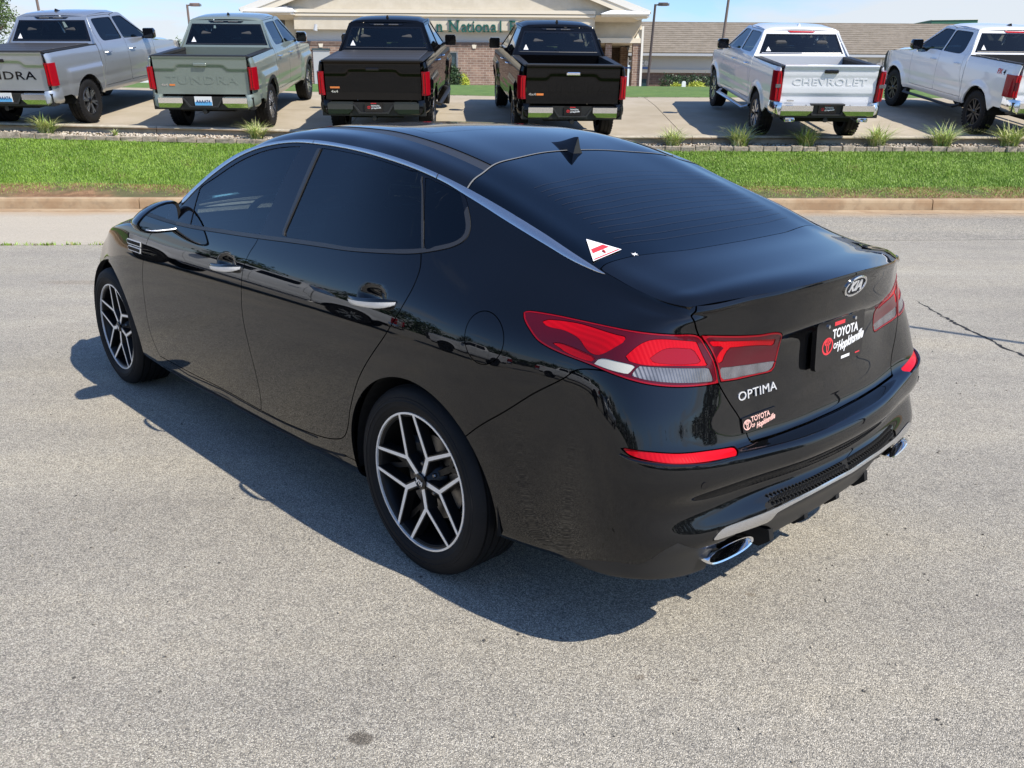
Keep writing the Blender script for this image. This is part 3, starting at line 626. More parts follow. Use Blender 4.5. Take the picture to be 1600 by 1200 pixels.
B_FRONT_DOOR = [(2.7847, 0.8592), (2.6784, 0.7586), (2.628, 0.721), (2.5903, 0.6488), (2.5571, 0.5049), (2.5479, 0.4058), (2.5424, 0.2769), (2.5953, 0.1747), (2.9904, 0.1726), (3.3469, 0.1788), (3.6977, 0.1695), (3.7223, 0.2342), (3.7211, 0.3142), (3.6938, 0.3914), (3.658, 0.4757), (3.6447, 0.5774), (3.6456, 0.6868), (3.6724, 0.745), (3.7062, 0.7815), (3.7044, 0.8269), (3.2734, 0.856)]
B_REAR_DOOR = [(3.7062, 0.7815), (3.6724, 0.745), (3.6456, 0.6868), (3.6447, 0.5774), (3.658, 0.4757), (3.6938, 0.3914), (3.7211, 0.3142), (3.7223, 0.2342), (3.6977, 0.1695), (3.9287, 0.1693), (4.184, 0.1827), (4.3068, 0.2016), (4.3732, 0.2257), (4.4138, 0.2723), (4.441, 0.3321), (4.4962, 0.423), (4.5901, 0.5245), (4.6863, 0.6295), (4.749, 0.7177), (4.7516, 0.7638), (4.7237, 0.796), (4.6322, 0.8593), (4.2815, 0.8622), (3.7258, 0.8398)]
B_FUEL_DOOR = [(5.1854, 0.6748), (5.1887, 0.6626), (5.1878, 0.6504), (5.1828, 0.6386), (5.1741, 0.6279), (5.1623, 0.6189), (5.148, 0.6121), (5.1321, 0.6079), (5.1154, 0.6067), (5.0986, 0.6084), (5.0828, 0.613), (5.0685, 0.6203), (5.0566, 0.6298), (5.0475, 0.6411), (5.0415, 0.6535), (5.0387, 0.6663), (5.039, 0.6788), (5.0425, 0.6903), (5.049, 0.7002), (5.0585, 0.708), (5.0708, 0.7136), (5.0855, 0.7168), (5.1019, 0.7174), (5.1192, 0.7156), (5.1365, 0.7113), (5.1528, 0.7048), (5.1669, 0.6963), (5.178, 0.6862)]
B_LAMP_OUTER = [(5.2145, 0.7308), (5.2374, 0.7349), (5.3959, 0.7404), (5.5471, 0.7477), (5.6569, 0.7496), (5.7284, 0.7465), (5.7929, 0.7406), (5.8285, 0.7106), (5.858, 0.6783), (5.8767, 0.6352), (5.8138, 0.6385), (5.7312, 0.6427), (5.6633, 0.6484), (5.5686, 0.6596), (5.4979, 0.6661), (5.3771, 0.6723), (5.3025, 0.6837), (5.2572, 0.7026), (5.2259, 0.7193)]
B_LAMP_INNER = [(5.7992, 0.7403), (5.9328, 0.7276), (6.018, 0.7216), (6.1215, 0.7147), (6.1529, 0.6751), (6.1473, 0.6404), (6.1352, 0.6238), (6.1071, 0.6205), (5.97, 0.6268), (5.8843, 0.6363), (5.8656, 0.6734), (5.8351, 0.7101)]
B_RED_A = [(5.2767, 0.7252), (5.4179, 0.7345), (5.5941, 0.7326), (5.5897, 0.7188), (5.5216, 0.689), (5.4756, 0.6898), (5.4289, 0.7067), (5.3707, 0.7143), (5.3052, 0.715)]
B_RED_B = [(5.3366, 0.6894), (5.3879, 0.6908), (5.5129, 0.6834), (5.4967, 0.6729), (5.4037, 0.6761)]
B_RED_C = [(5.5993, 0.6897), (5.6589, 0.727), (5.7032, 0.734), (5.7966, 0.725), (5.832, 0.6813), (5.842, 0.6759), (5.7559, 0.6824), (5.6605, 0.6832)]
B_RED_C2 = [(5.6682, 0.6897), (5.7192, 0.7126), (5.7918, 0.7099), (5.8198, 0.6832), (5.7453, 0.6848)]
B_REFL_D = [(5.5241, 0.683), (5.589, 0.6839), (5.6427, 0.6809), (5.6199, 0.6638), (5.5672, 0.666), (5.505, 0.6703)]
B_CLEAR_E = [(5.6495, 0.6813), (5.7349, 0.6795), (5.839, 0.6732), (5.8603, 0.6421), (5.8134, 0.6464), (5.7361, 0.6516), (5.6734, 0.6561), (5.6259, 0.6624)]
B_BULB = [(5.6887, 0.6787), (5.7056, 0.6789), (5.7058, 0.6727), (5.69, 0.6724)]
B_RED_F = [(5.8283, 0.7237), (5.9386, 0.7139), (6.1134, 0.6956), (6.1264, 0.6724), (5.993, 0.6932), (5.9053, 0.7025), (5.8911, 0.6889), (5.8849, 0.6743), (5.8699, 0.6767), (5.8632, 0.6887), (5.8777, 0.7004), (5.8929, 0.7077), (5.8446, 0.7106)]
B_CLEAR_H = [(5.8774, 0.6669), (6.0171, 0.6466), (6.145, 0.6377), (6.1303, 0.6271), (6.1022, 0.6231), (5.9698, 0.6305), (5.8904, 0.6393)]
B_REFLECTOR = [(5.6026, 0.514), (5.625, 0.5122), (5.6889, 0.5109), (5.7624, 0.5077), (5.8502, 0.5096), (5.9422, 0.5102), (5.9479, 0.4966), (5.9315, 0.4661), (5.845, 0.4679), (5.7629, 0.4727), (5.6897, 0.4823), (5.6309, 0.494)]
B_REFL_LEDGE = [(5.5942, 0.5099), (5.6058, 0.4951), (5.6366, 0.4853), (5.6899, 0.4769), (5.7628, 0.4679), (5.8439, 0.4619), (5.9265, 0.4619), (5.9532, 0.4535), (5.8431, 0.4572), (5.7624, 0.4614), (5.69, 0.4703), (5.6312, 0.4769), (5.6031, 0.488)]
B_BUMPER_TOP = [(5.0964, 0.4201), (5.1527, 0.4609), (5.2002, 0.4943), (5.3072, 0.5683), (5.4085, 0.6226), (5.4591, 0.6517), (5.5784, 0.6617), (5.7301, 0.6449), (5.8698, 0.6361)]
B_TRUNK_EDGE = [(5.687, 0.8706), (5.7574, 0.7841), (5.7954, 0.7413), (5.8302, 0.7074), (5.8617, 0.6686), (5.8758, 0.6364), (5.925, 0.5889), (5.98, 0.5547), (6.0029, 0.5348), (6.0144, 0.5174), (6.026, 0.4963)]
B_STRIP_TOP = [(5.8707, 0.2063), (5.8869, 0.2232), (5.9122, 0.2311), (6.0461, 0.2259), (6.1749, 0.2309), (6.3423, 0.2351), (6.4622, 0.2333)]
B_STRIP_BOT = [(5.8718, 0.1984), (5.9431, 0.1935), (6.0655, 0.1701), (6.0708, 0.2062), (6.1714, 0.2146), (6.336, 0.2199), (6.4562, 0.2171)]
B_MESH_TOP = [(6.0379, 0.2469), (6.0834, 0.2573), (6.1979, 0.2684), (6.3737, 0.2745), (6.4847, 0.2735)]
B_NOTCH = [(5.8927, 0.0452), (5.8911, 0.0934), (5.8945, 0.1299), (5.9179, 0.1818), (5.9674, 0.1838), (6.0712, 0.1368), (6.1331, 0.1087), (6.1505, 0.0926)]
B_BUMPER_BOT = [(5.1582, 0.0452), (5.3146, 0.0452), (5.5289, 0.0452), (5.6797, 0.0794), (5.8777, 0.0452)]
B_LOWER_CREASE = [(5.1702, 0.0452), (5.2854, 0.0465), (5.4646, 0.102), (5.5967, 0.1259), (5.6843, 0.1342), (5.7417, 0.1979), (5.7756, 0.2177)]
B_SILL_STEP = [(2.7141, 0.1077), (2.9413, 0.0995), (3.3166, 0.1205), (3.6701, 0.1122), (3.9038, 0.1123), (4.1613, 0.1219), (4.3549, 0.1466), (4.403, 0.1322)]
B_SENSOR = [(5.827, 0.4053)]
B_EMBLEM = [(6.4759, 0.8002), (6.4021, 0.8198), (6.4847, 0.8185), (6.4394, 0.8993), (6.4847, 0.7571)]
B_OPTIMA = [(5.9604, 0.5871), (6.1706, 0.5808), (6.1683, 0.5911), (5.9637, 0.5995)]
B_DEALER = [(5.9951, 0.5448), (6.1486, 0.5425), (5.9984, 0.5562), (6.1468, 0.5494)]
B_PLATE = [(6.2506, 0.7343), (6.4847, 0.7336), (6.4847, 0.5945), (6.3622, 0.5991)]
B_HANDLE_F = [(3.3386, 0.6733), (3.6203, 0.6765), (3.4762, 0.7096)]
B_HANDLE_R = [(4.4069, 0.678), (4.6861, 0.6898), (4.5417, 0.7063)]
B_VENT = [(2.3305, 0.6851), (2.5563, 0.6866), (2.5559, 0.6344), (2.367, 0.6445)]
B_CHROME_TOP = [(2.8607, 0.924), (2.9061, 0.9325), (2.9509, 0.9339), (3.0372, 0.9313), (3.1225, 0.9283), (3.2102, 0.9259), (3.3021, 0.9245), (3.3949, 0.9247), (3.4894, 0.9253), (3.5836, 0.9257), (3.6794, 0.9255), (3.8371, 0.9235), (4.1137, 0.9244), (4.3384, 0.9238), (4.5612, 0.9249), (4.6893, 0.926), (4.7987, 0.9276), (4.911, 0.9265), (5.0222, 0.924), (5.1327, 0.9229), (5.2557, 0.9213), (5.3433, 0.9202), (5.3816, 0.9183)]
B_CHROME_BOT = [(2.9016, 0.8954), (2.9726, 0.9075), (3.0574, 0.9117), (3.1422, 0.913), (3.317, 0.9159), (3.5037, 0.918), (3.6941, 0.9184), (3.8506, 0.9172), (4.1283, 0.9173), (4.3518, 0.9162), (4.5739, 0.9158), (4.7034, 0.9149), (4.7877, 0.9124), (4.8873, 0.9104), (4.9775, 0.909), (5.1502, 0.9088), (5.2804, 0.9064), (5.3496, 0.9085), (5.3829, 0.9153)]
B_PILLAR_TRIM = [(3.8867, 0.9107), (3.9119, 0.9113), (3.9052, 0.7919), (3.8743, 0.7915)]
B_DIVIDER_TRIM = [(4.5671, 0.914), (4.5769, 0.9142), (4.7235, 0.8049), (4.7153, 0.8043)]
B_GAP_CHROME = [(3.8398, 0.9201)]
T_GLASS_TOP = [(0.0101, 3.578), (0.107, 3.5615), (0.1969, 3.5422), (0.3334, 3.5289), (0.5573, 3.5016), (0.7555, 3.4924), (0.7555, 3.6366), (0.7555, 3.7451), (0.7555, 3.8393)]
T_GLASS_BASE = [(0.0434, 4.2283), (0.1317, 4.2242), (0.26, 4.2391), (0.4095, 4.2576), (0.5329, 4.2623), (0.7555, 4.2613), (0.7555, 4.3543)]
T_DITCH = [(0.1969, 3.5422), (0.1977, 3.4127), (0.2006, 3.2725), (0.2041, 3.117), (0.2066, 2.9409)]
T_DITCH2 = [(0.1321, 3.5407), (0.1406, 3.4285), (0.1443, 3.2916), (0.1429, 3.1464), (0.1445, 2.9732)]
T_SUN_BACK = [(0.3479, 3.1551), (0.5751, 3.3009)]
T_STICKER = [(0.0949, 4.0923), (0.1629, 4.1856), (0.0136, 4.1989)]
T_FIN = [(0.7243, 3.3637), (0.7555, 3.5007), (0.7555, 3.46)]
T_DECK_LINES = [(0.7555, 4.3283), (0.7555, 4.4048), (0.514, 4.5268)]
# ---------------------------------------------------------------- cutting panels out of a body surface
class Surf:
    def __init__(s, G, uu, vv, ref, want):
        s.G, s.uu, s.vv = G, uu, vv
        n = np.cross(np.gradient(G, axis=1), np.gradient(G, axis=0)); n /= np.linalg.norm(n, axis=2, keepdims=True) + 1e-12
        i, j = ref; s.flip = np.dot(n[i, j], want) < 0
        s.N = -n if s.flip else n
    def piece(s):
        nv, nu = s.G.shape[:2]; U, Vv = np.meshgrid(s.uu, s.vv); idx = np.arange(nv * nu).reshape(nv, nu)
        a, b, c, d = idx[:-1, :-1], idx[:-1, 1:], idx[1:, 1:], idx[1:, :-1]
        F = np.stack([a, d, c, b] if s.flip else [a, b, c, d], -1).reshape(-1, 4)
        return dict(V=s.G.reshape(-1, 3).copy(), N=s.N.reshape(-1, 3).copy(), UV=np.stack([U, Vv], -1).reshape(-1, 2), F=[tuple(f) for f in F])
    def at(s, uv, what='G'):
        uv = np.atleast_2d(uv); A = getattr(s, what)
        fu = np.clip(np.interp(uv[:, 0], s.uu, np.arange(len(s.uu))), 0, len(s.uu) - 1.001); fv = np.clip(np.interp(uv[:, 1], s.vv, np.arange(len(s.vv))), 0, len(s.vv) - 1.001)
        i = fv.astype(int); j = fu.astype(int); a = (fv - i)[:, None]; b = (fu - j)[:, None]
        return (A[i, j] * (1 - b) + A[i, j + 1] * b) * (1 - a) + (A[i + 1, j] * (1 - b) + A[i + 1, j + 1] * b) * a
def round_poly(P, closed=True, keep=55, n=5):
    """Catmull-Rom through the outline; corners sharper than `keep` degrees stay corners"""
    P = [np.array(p, float) for p in P]; K = len(P); out = []
    def tang(i):
        a, b, c = P[(i - 1) % K], P[i], P[(i + 1) % K]
        if not closed and i in (0, K - 1): return None
        u, w = b - a, c - b; ang = math.degrees(math.acos(max(-1, min(1, np.dot(u, w) / (np.linalg.norm(u) * np.linalg.norm(w) + 1e-12)))))
        return None if ang > keep else (c - a)
    T = [tang(i) for i in range(K)]
    for i in range(K if closed else K - 1):
        a, b = P[i], P[(i + 1) % K]; d = b - a; L = np.linalg.norm(d)
        ta, tb = T[i], T[(i + 1) % K]
        ta = d if ta is None else ta / (np.linalg.norm(ta) + 1e-12) * L; tb = d if tb is None else tb / (np.linalg.norm(tb) + 1e-12) * L
        for k in range(n):
            q = k / n; out.append((2 * q**3 - 3 * q**2 + 1) * a + (q**3 - 2 * q**2 + q) * ta + (-2 * q**3 + 3 * q**2) * b + (q**3 - q**2) * tb)
    if not closed: out.append(P[-1])
    return np.array(out)
def seg_dist(P, A, closed=True):
    B = np.roll(A, -1, 0) if closed else A[1:]; A0 = A if closed else A[:-1]
    best = np.full(len(P), 1e9)
    for a, b in zip(A0, B):
        d = b - a; L = d @ d + 1e-14; t = np.clip((P - a) @ d / L, 0, 1)
        best = np.minimum(best, ((P - a - t[:, None] * d)**2).sum(1))
    return np.sqrt(best)
def pip(P, A):
    x, y = P[:, 0], P[:, 1]; c = np.zeros(len(P), bool); B = np.roll(A, -1, 0)
    for (x0, y0), (x1, y1) in zip(A, B):
        if y0 == y1: continue
        c ^= ((y0 > y) != (y1 > y)) & (x < (x1 - x0) * (y - y0) / (y1 - y0) + x0)
    return c
def phi_poly(surf, pc, poly, smooth=True, keep=55, m=.05, ext=False):
    """signed distance on the surface to an outline given in (u, v): negative inside"""
    A = round_poly(poly, True, keep) if smooth else round_poly(poly, True, 0, 4)
    P3 = surf.at(A)
    if ext:                                     # let the outline run on past the surface's own edge
        over = np.maximum(A[:, :1] - surf.uu[-1], 0); P3 = P3 + over * np.array([0, -1, 0]); lo = np.minimum(A[:, 1:] - surf.vv[0], 0) + np.maximum(A[:, 1:] - surf.vv[-1], 0); P3 = P3 + lo * np.array([0, 0, 1])
    UV = pc['UV']; lo, hi = A.min(0) - m, A.max(0) + m
    near = ((UV >= lo) & (UV <= hi)).all(1); phi = np.full(len(UV), .3)
    k = np.where(near)[0]
    if len(k):
        d = seg_dist(pc['V'][k], P3); ins = pip(UV[k], A); phi[k] = np.where(ins, -d, d)
    return phi
def clip(pc, phi):
    """the part of a piece where phi < 0, edges cut exactly"""
    V, N, UV = list(pc['V']), list(pc['N']), list(pc['UV']); phi = np.where(abs(phi) < 1e-6, 1e-6, phi); F = []; cache = {}
    inside = phi < 0
    Fa = pc['F']
    def cut(a, b):
        k = (a, b) if a < b else (b, a)
        if k not in cache:
            a_, b_ = k; t = phi[a_] / (phi[a_] - phi[b_]); t = min(max(t, .02), .98)
            V.append(V[a_] * (1 - t) + V[b_] * t); n = N[a_] * (1 - t) + N[b_] * t; N.append(n / (np.linalg.norm(n) + 1e-12)); UV.append(UV[a_] * (1 - t) + UV[b_] * t); cache[k] = len(V) - 1
        return cache[k]
    for f in Fa:
        s = [inside[i] for i in f]
        if all(s): F.append(f); continue
        if not any(s): continue
        g = []
        for i in range(len(f)):
            a, b = f[i], f[(i + 1) % len(f)]
            if inside[a]: g.append(a)
            if inside[a] != inside[b]: g.append(cut(a, b))
        if len(g) >= 3: F.append(tuple(g))
    used = sorted({i for f in F for i in f}); mp = {a: i for i, a in enumerate(used)}
    return dict(V=np.array([V[i] for i in used]).reshape(-1, 3), N=np.array([N[i] for i in used]).reshape(-1, 3), UV=np.array([UV[i] for i in used]).reshape(-1, 2), F=[tuple(mp[i] for i in f) for f in F])
def split(surf, pc, poly, gap=.004, **kw):
    ph = phi_poly(surf, pc, poly, **kw)
    return clip(pc, ph + gap / 2), clip(pc, gap / 2 - ph)
def largest(pc):
    """the biggest connected part of a piece"""
    par = list(range(len(pc['V'])))
    def find(a):
        while par[a] != a: par[a] = par[par[a]]; a = par[a]
        return a
    for f in pc['F']:
        r = find(f[0])
        for i in f[1:]: par[find(i)] = r
    cnt = {}
    for f in pc['F']: cnt[find(f[0])] = cnt.get(find(f[0]), 0) + 1
    if len(cnt) < 2: return pc
    k = max(cnt, key=cnt.get); ph = np.array([-1.0 if find(i) == k else 1.0 for i in range(len(pc['V']))]); F = [f for f in pc['F'] if find(f[0]) == k]
    return clip(dict(V=pc['V'], N=pc['N'], UV=pc['UV'], F=F), ph)
def boundary(F):
    cnt = {}
    for f in F:
        for i in range(len(f)):
            a, b = f[i], f[(i + 1) % len(f)]; cnt[(a, b)] = 1
    return [(a, b) for (a, b) in cnt if (b, a) not in cnt]
def solidify(pc, off=0, depth=.012, seam=False, rim=True):
    """panel moved out by off, with a turned-in edge; seam=True leaves the edge on the car's middle plane open"""
    V = pc['V'] + pc['N'] * off; F = list(pc['F']); n0 = len(V)
    if not rim or not F: return V, F
    E = boundary(F)
    if seam: E = [(a, b) for a, b in E if not (abs(V[a][1]) < 1e-4 and abs(V[b][1]) < 1e-4)]
    vs = sorted({i for e in E for i in e}); mp = {v: n0 + k for k, v in enumerate(vs)}; m2 = {v: n0 + len(vs) + k for k, v in enumerate(vs)}
    top = V[vs] - pc['N'][vs] * .0003; low = V[vs] - pc['N'][vs] * depth
    return np.concatenate([V, top, low]), F + [(b, a, m2[a], m2[b]) if 0 else (mp[b], mp[a], m2[a], m2[b]) for a, b in E]
def mirror(V, F): return np.asarray(V) * np.array([1, -1, 1]), [tuple(reversed(f)) for f in F]
def join(*ps):
    V = []; F = []
    for v, f in ps:
        n = sum(len(a) for a in V); V.append(np.asarray(v)); F += [tuple(i + n for i in q) for q in f]
    return np.concatenate(V), F
def weld(V, F):
    key = {}; mp = []; out = []
    for v in V:
        k = (round(float(v[0]), 5), round(float(v[1]), 5), round(float(v[2]), 5)) if abs(v[1]) < 1e-4 else None
        if k is not None and k in key: mp.append(key[k]); continue
        if k is not None: key[k] = len(out)
        mp.append(len(out)); out.append(v)
    F2 = []
    for f in F:
        g = [mp[i] for i in f]; g = [a for i, a in enumerate(g) if a != g[i - 1]]
        if len(g) >= 3: F2.append(tuple(g))
    return np.array(out), F2

# ---------------------------------------------------------------- the black sedan
_c, _s = math.cos(YAW), math.sin(YAW)
car = empty('sedan', (-(CAMP[0] * _c - CAMP[1] * _s), -(CAMP[0] * _s + CAMP[1] * _c), 0), YAW)
tag(car, 'glossy black four-door sedan parked on the grey asphalt in front', 'car')
def pair(name, pc, m, parent, off=0, depth=.012, rim=True, label=None, parents=None):
    V, F = solidify(pc, off, depth, rim=rim); V2, F2 = mirror(V, F)
    ps = parents or (parent, parent)
    a = mesh_obj(name, V, F, m, ps[0]); b = mesh_obj(name, V2, F2, m, ps[1])
    return a, b
def central(name, pcs, m, parent, off=0, depth=.012):
    L = [solidify(p, off, depth, seam=True) for p in pcs]; L += [mirror(*l) for l in L]
    V, F = weld(*join(*L)); return mesh_obj(name, V, F, m, parent)
G_, gu_, gv_ = belt_dense(.0115)
SB = Surf(G_, gu_, gv_, (40, int(len(gu_) * .5)), np.array([0, 1, 0]))
H_, hu_, hv_ = top_dense(.0135)
ST = Surf(H_, hu_, hv_, (len(hv_) // 2, len(hu_) // 2), np.array([0, 0, 1]))
B = SB.piece()
U0, U1, VT = BU[19], BU[10], BV[-1]
# wheel arches
def cut_arch(pc, cx, r):
    d = np.hypot(pc['V'][:, 0] - cx, pc['V'][:, 2] - .330); return clip(pc, np.where(pc['V'][:, 1] > .3, r - d, -.3))
B = cut_arch(SB.piece(), 0, .374); B = cut_arch(B, 2.805, .374)
# bright strip along the roof line: rows 13-14, tapering to a point on the deck corner
def ribbon(name, top, bot, cuts, m, off, thick):
    """bright moulding lying on the body between two traced lines, one object per run"""
    ct = lambda u, pts: pchip_like(np.array([q[0] for q in pts]), np.array([q[1] for q in pts]), np.clip(u, pts[0][0], pts[-1][0]), c2=False)
    mono = lambda pts: [q for i, q in enumerate(pts) if i == 0 or q[0] > max(r[0] for r in pts[:i]) + 1e-3]
    top, bot = mono(top), mono(bot); u0, u1 = max(top[0][0], bot[0][0]), top[-1][0]; ed = [u0] + cuts + [u1]
    for k in range(len(ed) - 1):
        uu = np.linspace(ed[k] + (.0022 if k else 0), ed[k + 1] - (.0022 if k < len(ed) - 2 else 0), 46); vt, vb = ct(uu, top), ct(uu, bot); R_ = []
        for u_, a_, b_ in zip(uu, vt, vb):
            a_ = max(a_, b_ + .0012); r = [(u_, b_, -.004), (u_, b_, off * .6), (u_, b_ + (a_ - b_) * .12, off), (u_, b_ + (a_ - b_) * .5, off * 1.25), (u_, b_ + (a_ - b_) * .88, off), (u_, a_, off * .6), (u_, a_, -.004)]
            R_.append([tuple(SB.at((q[0], q[1]))[0] + SB.at((q[0], q[1]), 'N')[0] * q[2]) for q in r])
        for sd in (1, -1):
            b_ = MB(); b_.loft([[(x, sd * y, z) for x, y, z in r] for r in R_], cap=True, close=False); b_.F = [f for f in b_.F if len(f) <= 7]; b_.obj(name, m, car, True, sharp=50)
ug = B_GAP_CHROME[0][0]; uq = B_REAR_GLASS[5][0] + .008
ribbon('roof_line_strip', B_CHROME_TOP, B_CHROME_BOT, [ug, uq], M['satin_chrome'], .0035, .006)
# side windows
dlo, B = split(SB, B, B_DLO, .002)
frame = dlo; panes = {}
for nm, poly in (('front_window', B_FRONT_GLASS), ('rear_side_window', B_REAR_GLASS), ('quarter_window', B_QUARTER_GLASS)):
    panes[nm], frame = split(SB, frame, poly, .001)
bot = SB.at(round_poly(B_DLO[15:] + [B_DLO[0]], False))
ptrim, frame = split(SB, frame, B_PILLAR_TRIM, .0008, smooth=False); dtrim, frame = split(SB, frame, B_DIVIDER_TRIM, .0004, smooth=False)
dist = seg_dist(frame['V'], bot, False)
seal = clip(frame, dist - .017); frame = clip(frame, .017 - dist)
# doors, wings and the rest of the side
fdoor, B = split(SB, B, B_FRONT_DOOR, .0045)
rdoor, B = split(SB, B, B_REAR_DOOR, .0045)
fuel, B = split(SB, B, B_FUEL_DOOR, .003)
lamp_o, B = split(SB, B, B_LAMP_OUTER, .003, ext=True)
lamp_i, B = split(SB, B, B_LAMP_INNER, .003, ext=True)
E1 = UB + .25
trunk_poly = [(B_TRUNK_EDGE[0][0], VT + .1)] + B_TRUNK_EDGE[:-2] + [(B_TRUNK_EDGE[-2][0], BV[7] + .004), (E1, BV[7] + .002), (E1, VT + .1)]
trunk, B = split(SB, B, trunk_poly, .005, keep=40, ext=True)
bump_poly = [(B_BUMPER_TOP[0][0], -.12), (B_BUMPER_TOP[0][0] - .06, B_BUMPER_TOP[0][1] - .05)] + B_BUMPER_TOP + B_TRUNK_EDGE[6:-2] + [(B_TRUNK_EDGE[-2][0], BV[7] - .0), (E1, BV[7] - .004), (E1, -.12)]
bumper, B = split(SB, B, bump_poly, .004, keep=40, ext=True)
refl, bumper = split(SB, bumper, B_REFLECTOR, .003)
notch, bumper = split(SB, bumper, B_NOTCH + [(B_NOTCH[-1][0], -.1), (B_NOTCH[0][0], -.1)], .001, ext=True)
ss_poly = B_STRIP_TOP + [(E1, B_STRIP_TOP[-1][1]), (E1, B_STRIP_BOT[-1][1])] + B_STRIP_BOT[::-1]
sstrip, bumper = split(SB, bumper, ss_poly, .002, keep=30, ext=True)
mesh_poly = B_MESH_TOP + [(E1, B_MESH_TOP[-1][1]), (E1, B_STRIP_TOP[-1][1] + .001)] + [(u_, v_ + .001) for u_, v_ in B_STRIP_TOP[:2:-1]]
grille, bumper = split(SB, bumper, mesh_poly, .001, keep=30, ext=True)
val_poly = [(B_STRIP_BOT[1][0], B_STRIP_BOT[1][1] - .004)] + [(u_, v_ - .004) for u_, v_ in B_STRIP_BOT[2:]] + [(E1, B_STRIP_BOT[-1][1] - .004), (E1, -.12), (B_STRIP_BOT[1][0], -.12)]
valance, bumper = split(SB, bumper, val_poly, .002, keep=30, ext=True)
lip_poly = B_LOWER_CREASE + [(B_NOTCH[3][0], B_NOTCH[2][1]), (B_NOTCH[3][0], -.12), (B_LOWER_CREASE[0][0] - .05, -.12)]
lip, bumper = split(SB, bumper, lip_poly, .001, ext=True)
sill_poly = [(B_SILL_STEP[0][0] - .12, B_SILL_STEP[0][1])] + B_SILL_STEP[:-1] + [(B_SILL_STEP[-1][0] + .02, B_SILL_STEP[-2][1]), (B_SILL_STEP[-1][0] + .05, -.1), (B_SILL_STEP[0][0] - .2, -.1)]
sill, B = split(SB, B, sill_poly, .0035, ext=True)
useam = B_FRONT_DOOR[4][0]
fender = clip(B, np.where(B['V'][:, 2] < .34, B['UV'][:, 0] - useam + .02, B['UV'][:, 0] - useam)); quarter = clip(B, np.where(B['V'][:, 2] < .34, useam - .02 - B['UV'][:, 0], useam - B['UV'][:, 0]))
# handle bowls pressed into the doors
HND = [(1.305, .9), (.235, .932)]
for pc, (hx, hz) in ((fdoor, HND[0]), (rdoor, HND[1])):
    d2 = ((pc['V'][:, 0] - hx) / .075)**2 + ((pc['V'][:, 2] - hz - .004) / .030)**2
    pc['V'] = pc['V'] - pc['N'] * (.022 * np.clip(1 - d2, 0, 1)**.8)[:, None]
# ---- panels as parts of the car
fd = pair('front_door', fdoor, M['black_paint'], car); rd = pair('rear_door', rdoor, M['black_paint'], car)
pair('front_window', panes['front_window'], M['tint'], car, -.004, rim=False, parents=fd)
pair('rear_side_window', panes['rear_side_window'], M['dark_tint'], car, -.004, rim=False, parents=rd)
pair('quarter_window', panes['quarter_window'], M['rear_tint'], car, -.003, rim=False)
pair('window_frame', frame, M['gloss_black'], car, -.001, .02); pair('pillar_trim', ptrim, M['rubber_trim'], car, .002, .006); pair('divider_trim', dtrim, M['rubber_trim'], car, .002, .006); pair('window_seal', seal, M['rubber_trim'], car, .003, .01)
pair('front_wing', fender, M['black_paint'], car); qp = pair('quarter_panel', quarter, M['black_paint'], car); pair('sill', sill, M['black_paint'], car)
mesh_obj('fuel_door', *solidify(fuel), M['black_paint'], qp[0]); mesh_obj('blank_panel', *mirror(*solidify(fuel)), M['black_paint'], qp[1])
bo = central('rear_bumper', [bumper], M['black_paint'], car, 0, .03)
pair('reflector', refl, M['lens_red'], None, -.004, .012, parents=(bo, bo))
central('bumper_strip', [sstrip], M['satin_chrome'], bo, .003, .02)
central('bumper_grille', [grille], M['void'], bo, -.008, .01)
central('valance', [valance], M['dark_plastic'], bo, -.006, .04)
pair('bumper_lip', lip, M['dark_plastic'], None, -.001, .03, parents=(bo, bo))
gm = MB()                               # grille bars: short slanted webs standing in the opening
for sgn in (1, -1):
    for k in range(26):
        y = .012 + k * .0165
        if y > .40: break
        for r in range(3):
            uvp = (np.interp(y, SB.G[30, -60:, 1][::-1], SB.uu[-60:][::-1]), 0)
            vq = np.interp(.466 + .0105 * r, SB.at([(uvp[0], t) for t in gv_])[8:44, 2], gv_[8:44]); p = SB.at((uvp[0], vq))[0]; n = SB.at((uvp[0], vq), 'N')[0]
            p = p - n * .002; gm.box((p[0], sgn * (y + r * .008), p[2]), (.010, .0030, .011), 0, rx=sgn * (.6 if r % 2 else -.6))
o = gm.obj('grille_web', M['dark_plastic'], bo); tag(o, kind='stuff')
# ---- tail lamps
for nm, pc, subs in (('outer_tail_lamp', lamp_o, [(B_RED_A, 'lens_red', .0), (B_RED_B, 'lens_red', 0), (B_RED_C, 'lens_red', 0), (B_REFL_D, 'lens_white', 0), (B_CLEAR_E, 'lens_clear', 0)]),
                     ('inner_tail_lamp', lamp_i, [(B_RED_F, 'lens_red', 0), (B_CLEAR_H, 'lens_clear', 0)])):
    poly = B_LAMP_OUTER if nm[0] == 'o' else B_LAMP_INNER
    ins = []
    for sp, mm, of in subs:
        a, pc = split(SB, pc, sp, .0008, keep=35, ext=True, m=.03); ins.append((a, mm, sp))
    ph = phi_poly(SB, pc, poly, ext=True); edge = clip(pc, -.0055 - ph); core = clip(pc, ph + .0055)
    ls = pair(nm, core, M['lens_deep'], car, .0005, .01)
    pair('lamp_rim', edge, M['lens_mid'], None, .0015, .012, parents=ls)
    for a, mm, sp in ins:
        nn = {'lens_red': 'red_lens', 'lens_white': 'white_reflector', 'lens_clear': 'clear_lens'}[mm]
        if sp is B_RED_C:
            c2, a = split(SB, a, B_RED_C2, .0008, keep=35); pair('light_guide', c2, M['lens_mid'], None, -.002, .004, parents=ls)
        if sp is B_CLEAR_E:
            c2, a = split(SB, a, B_BULB, .0006, smooth=False); pair('bulb', c2, M['amber'], None, -.002, .004, parents=ls)
        pair(nn, a, M[mm], None, -.001, .004, parents=ls)
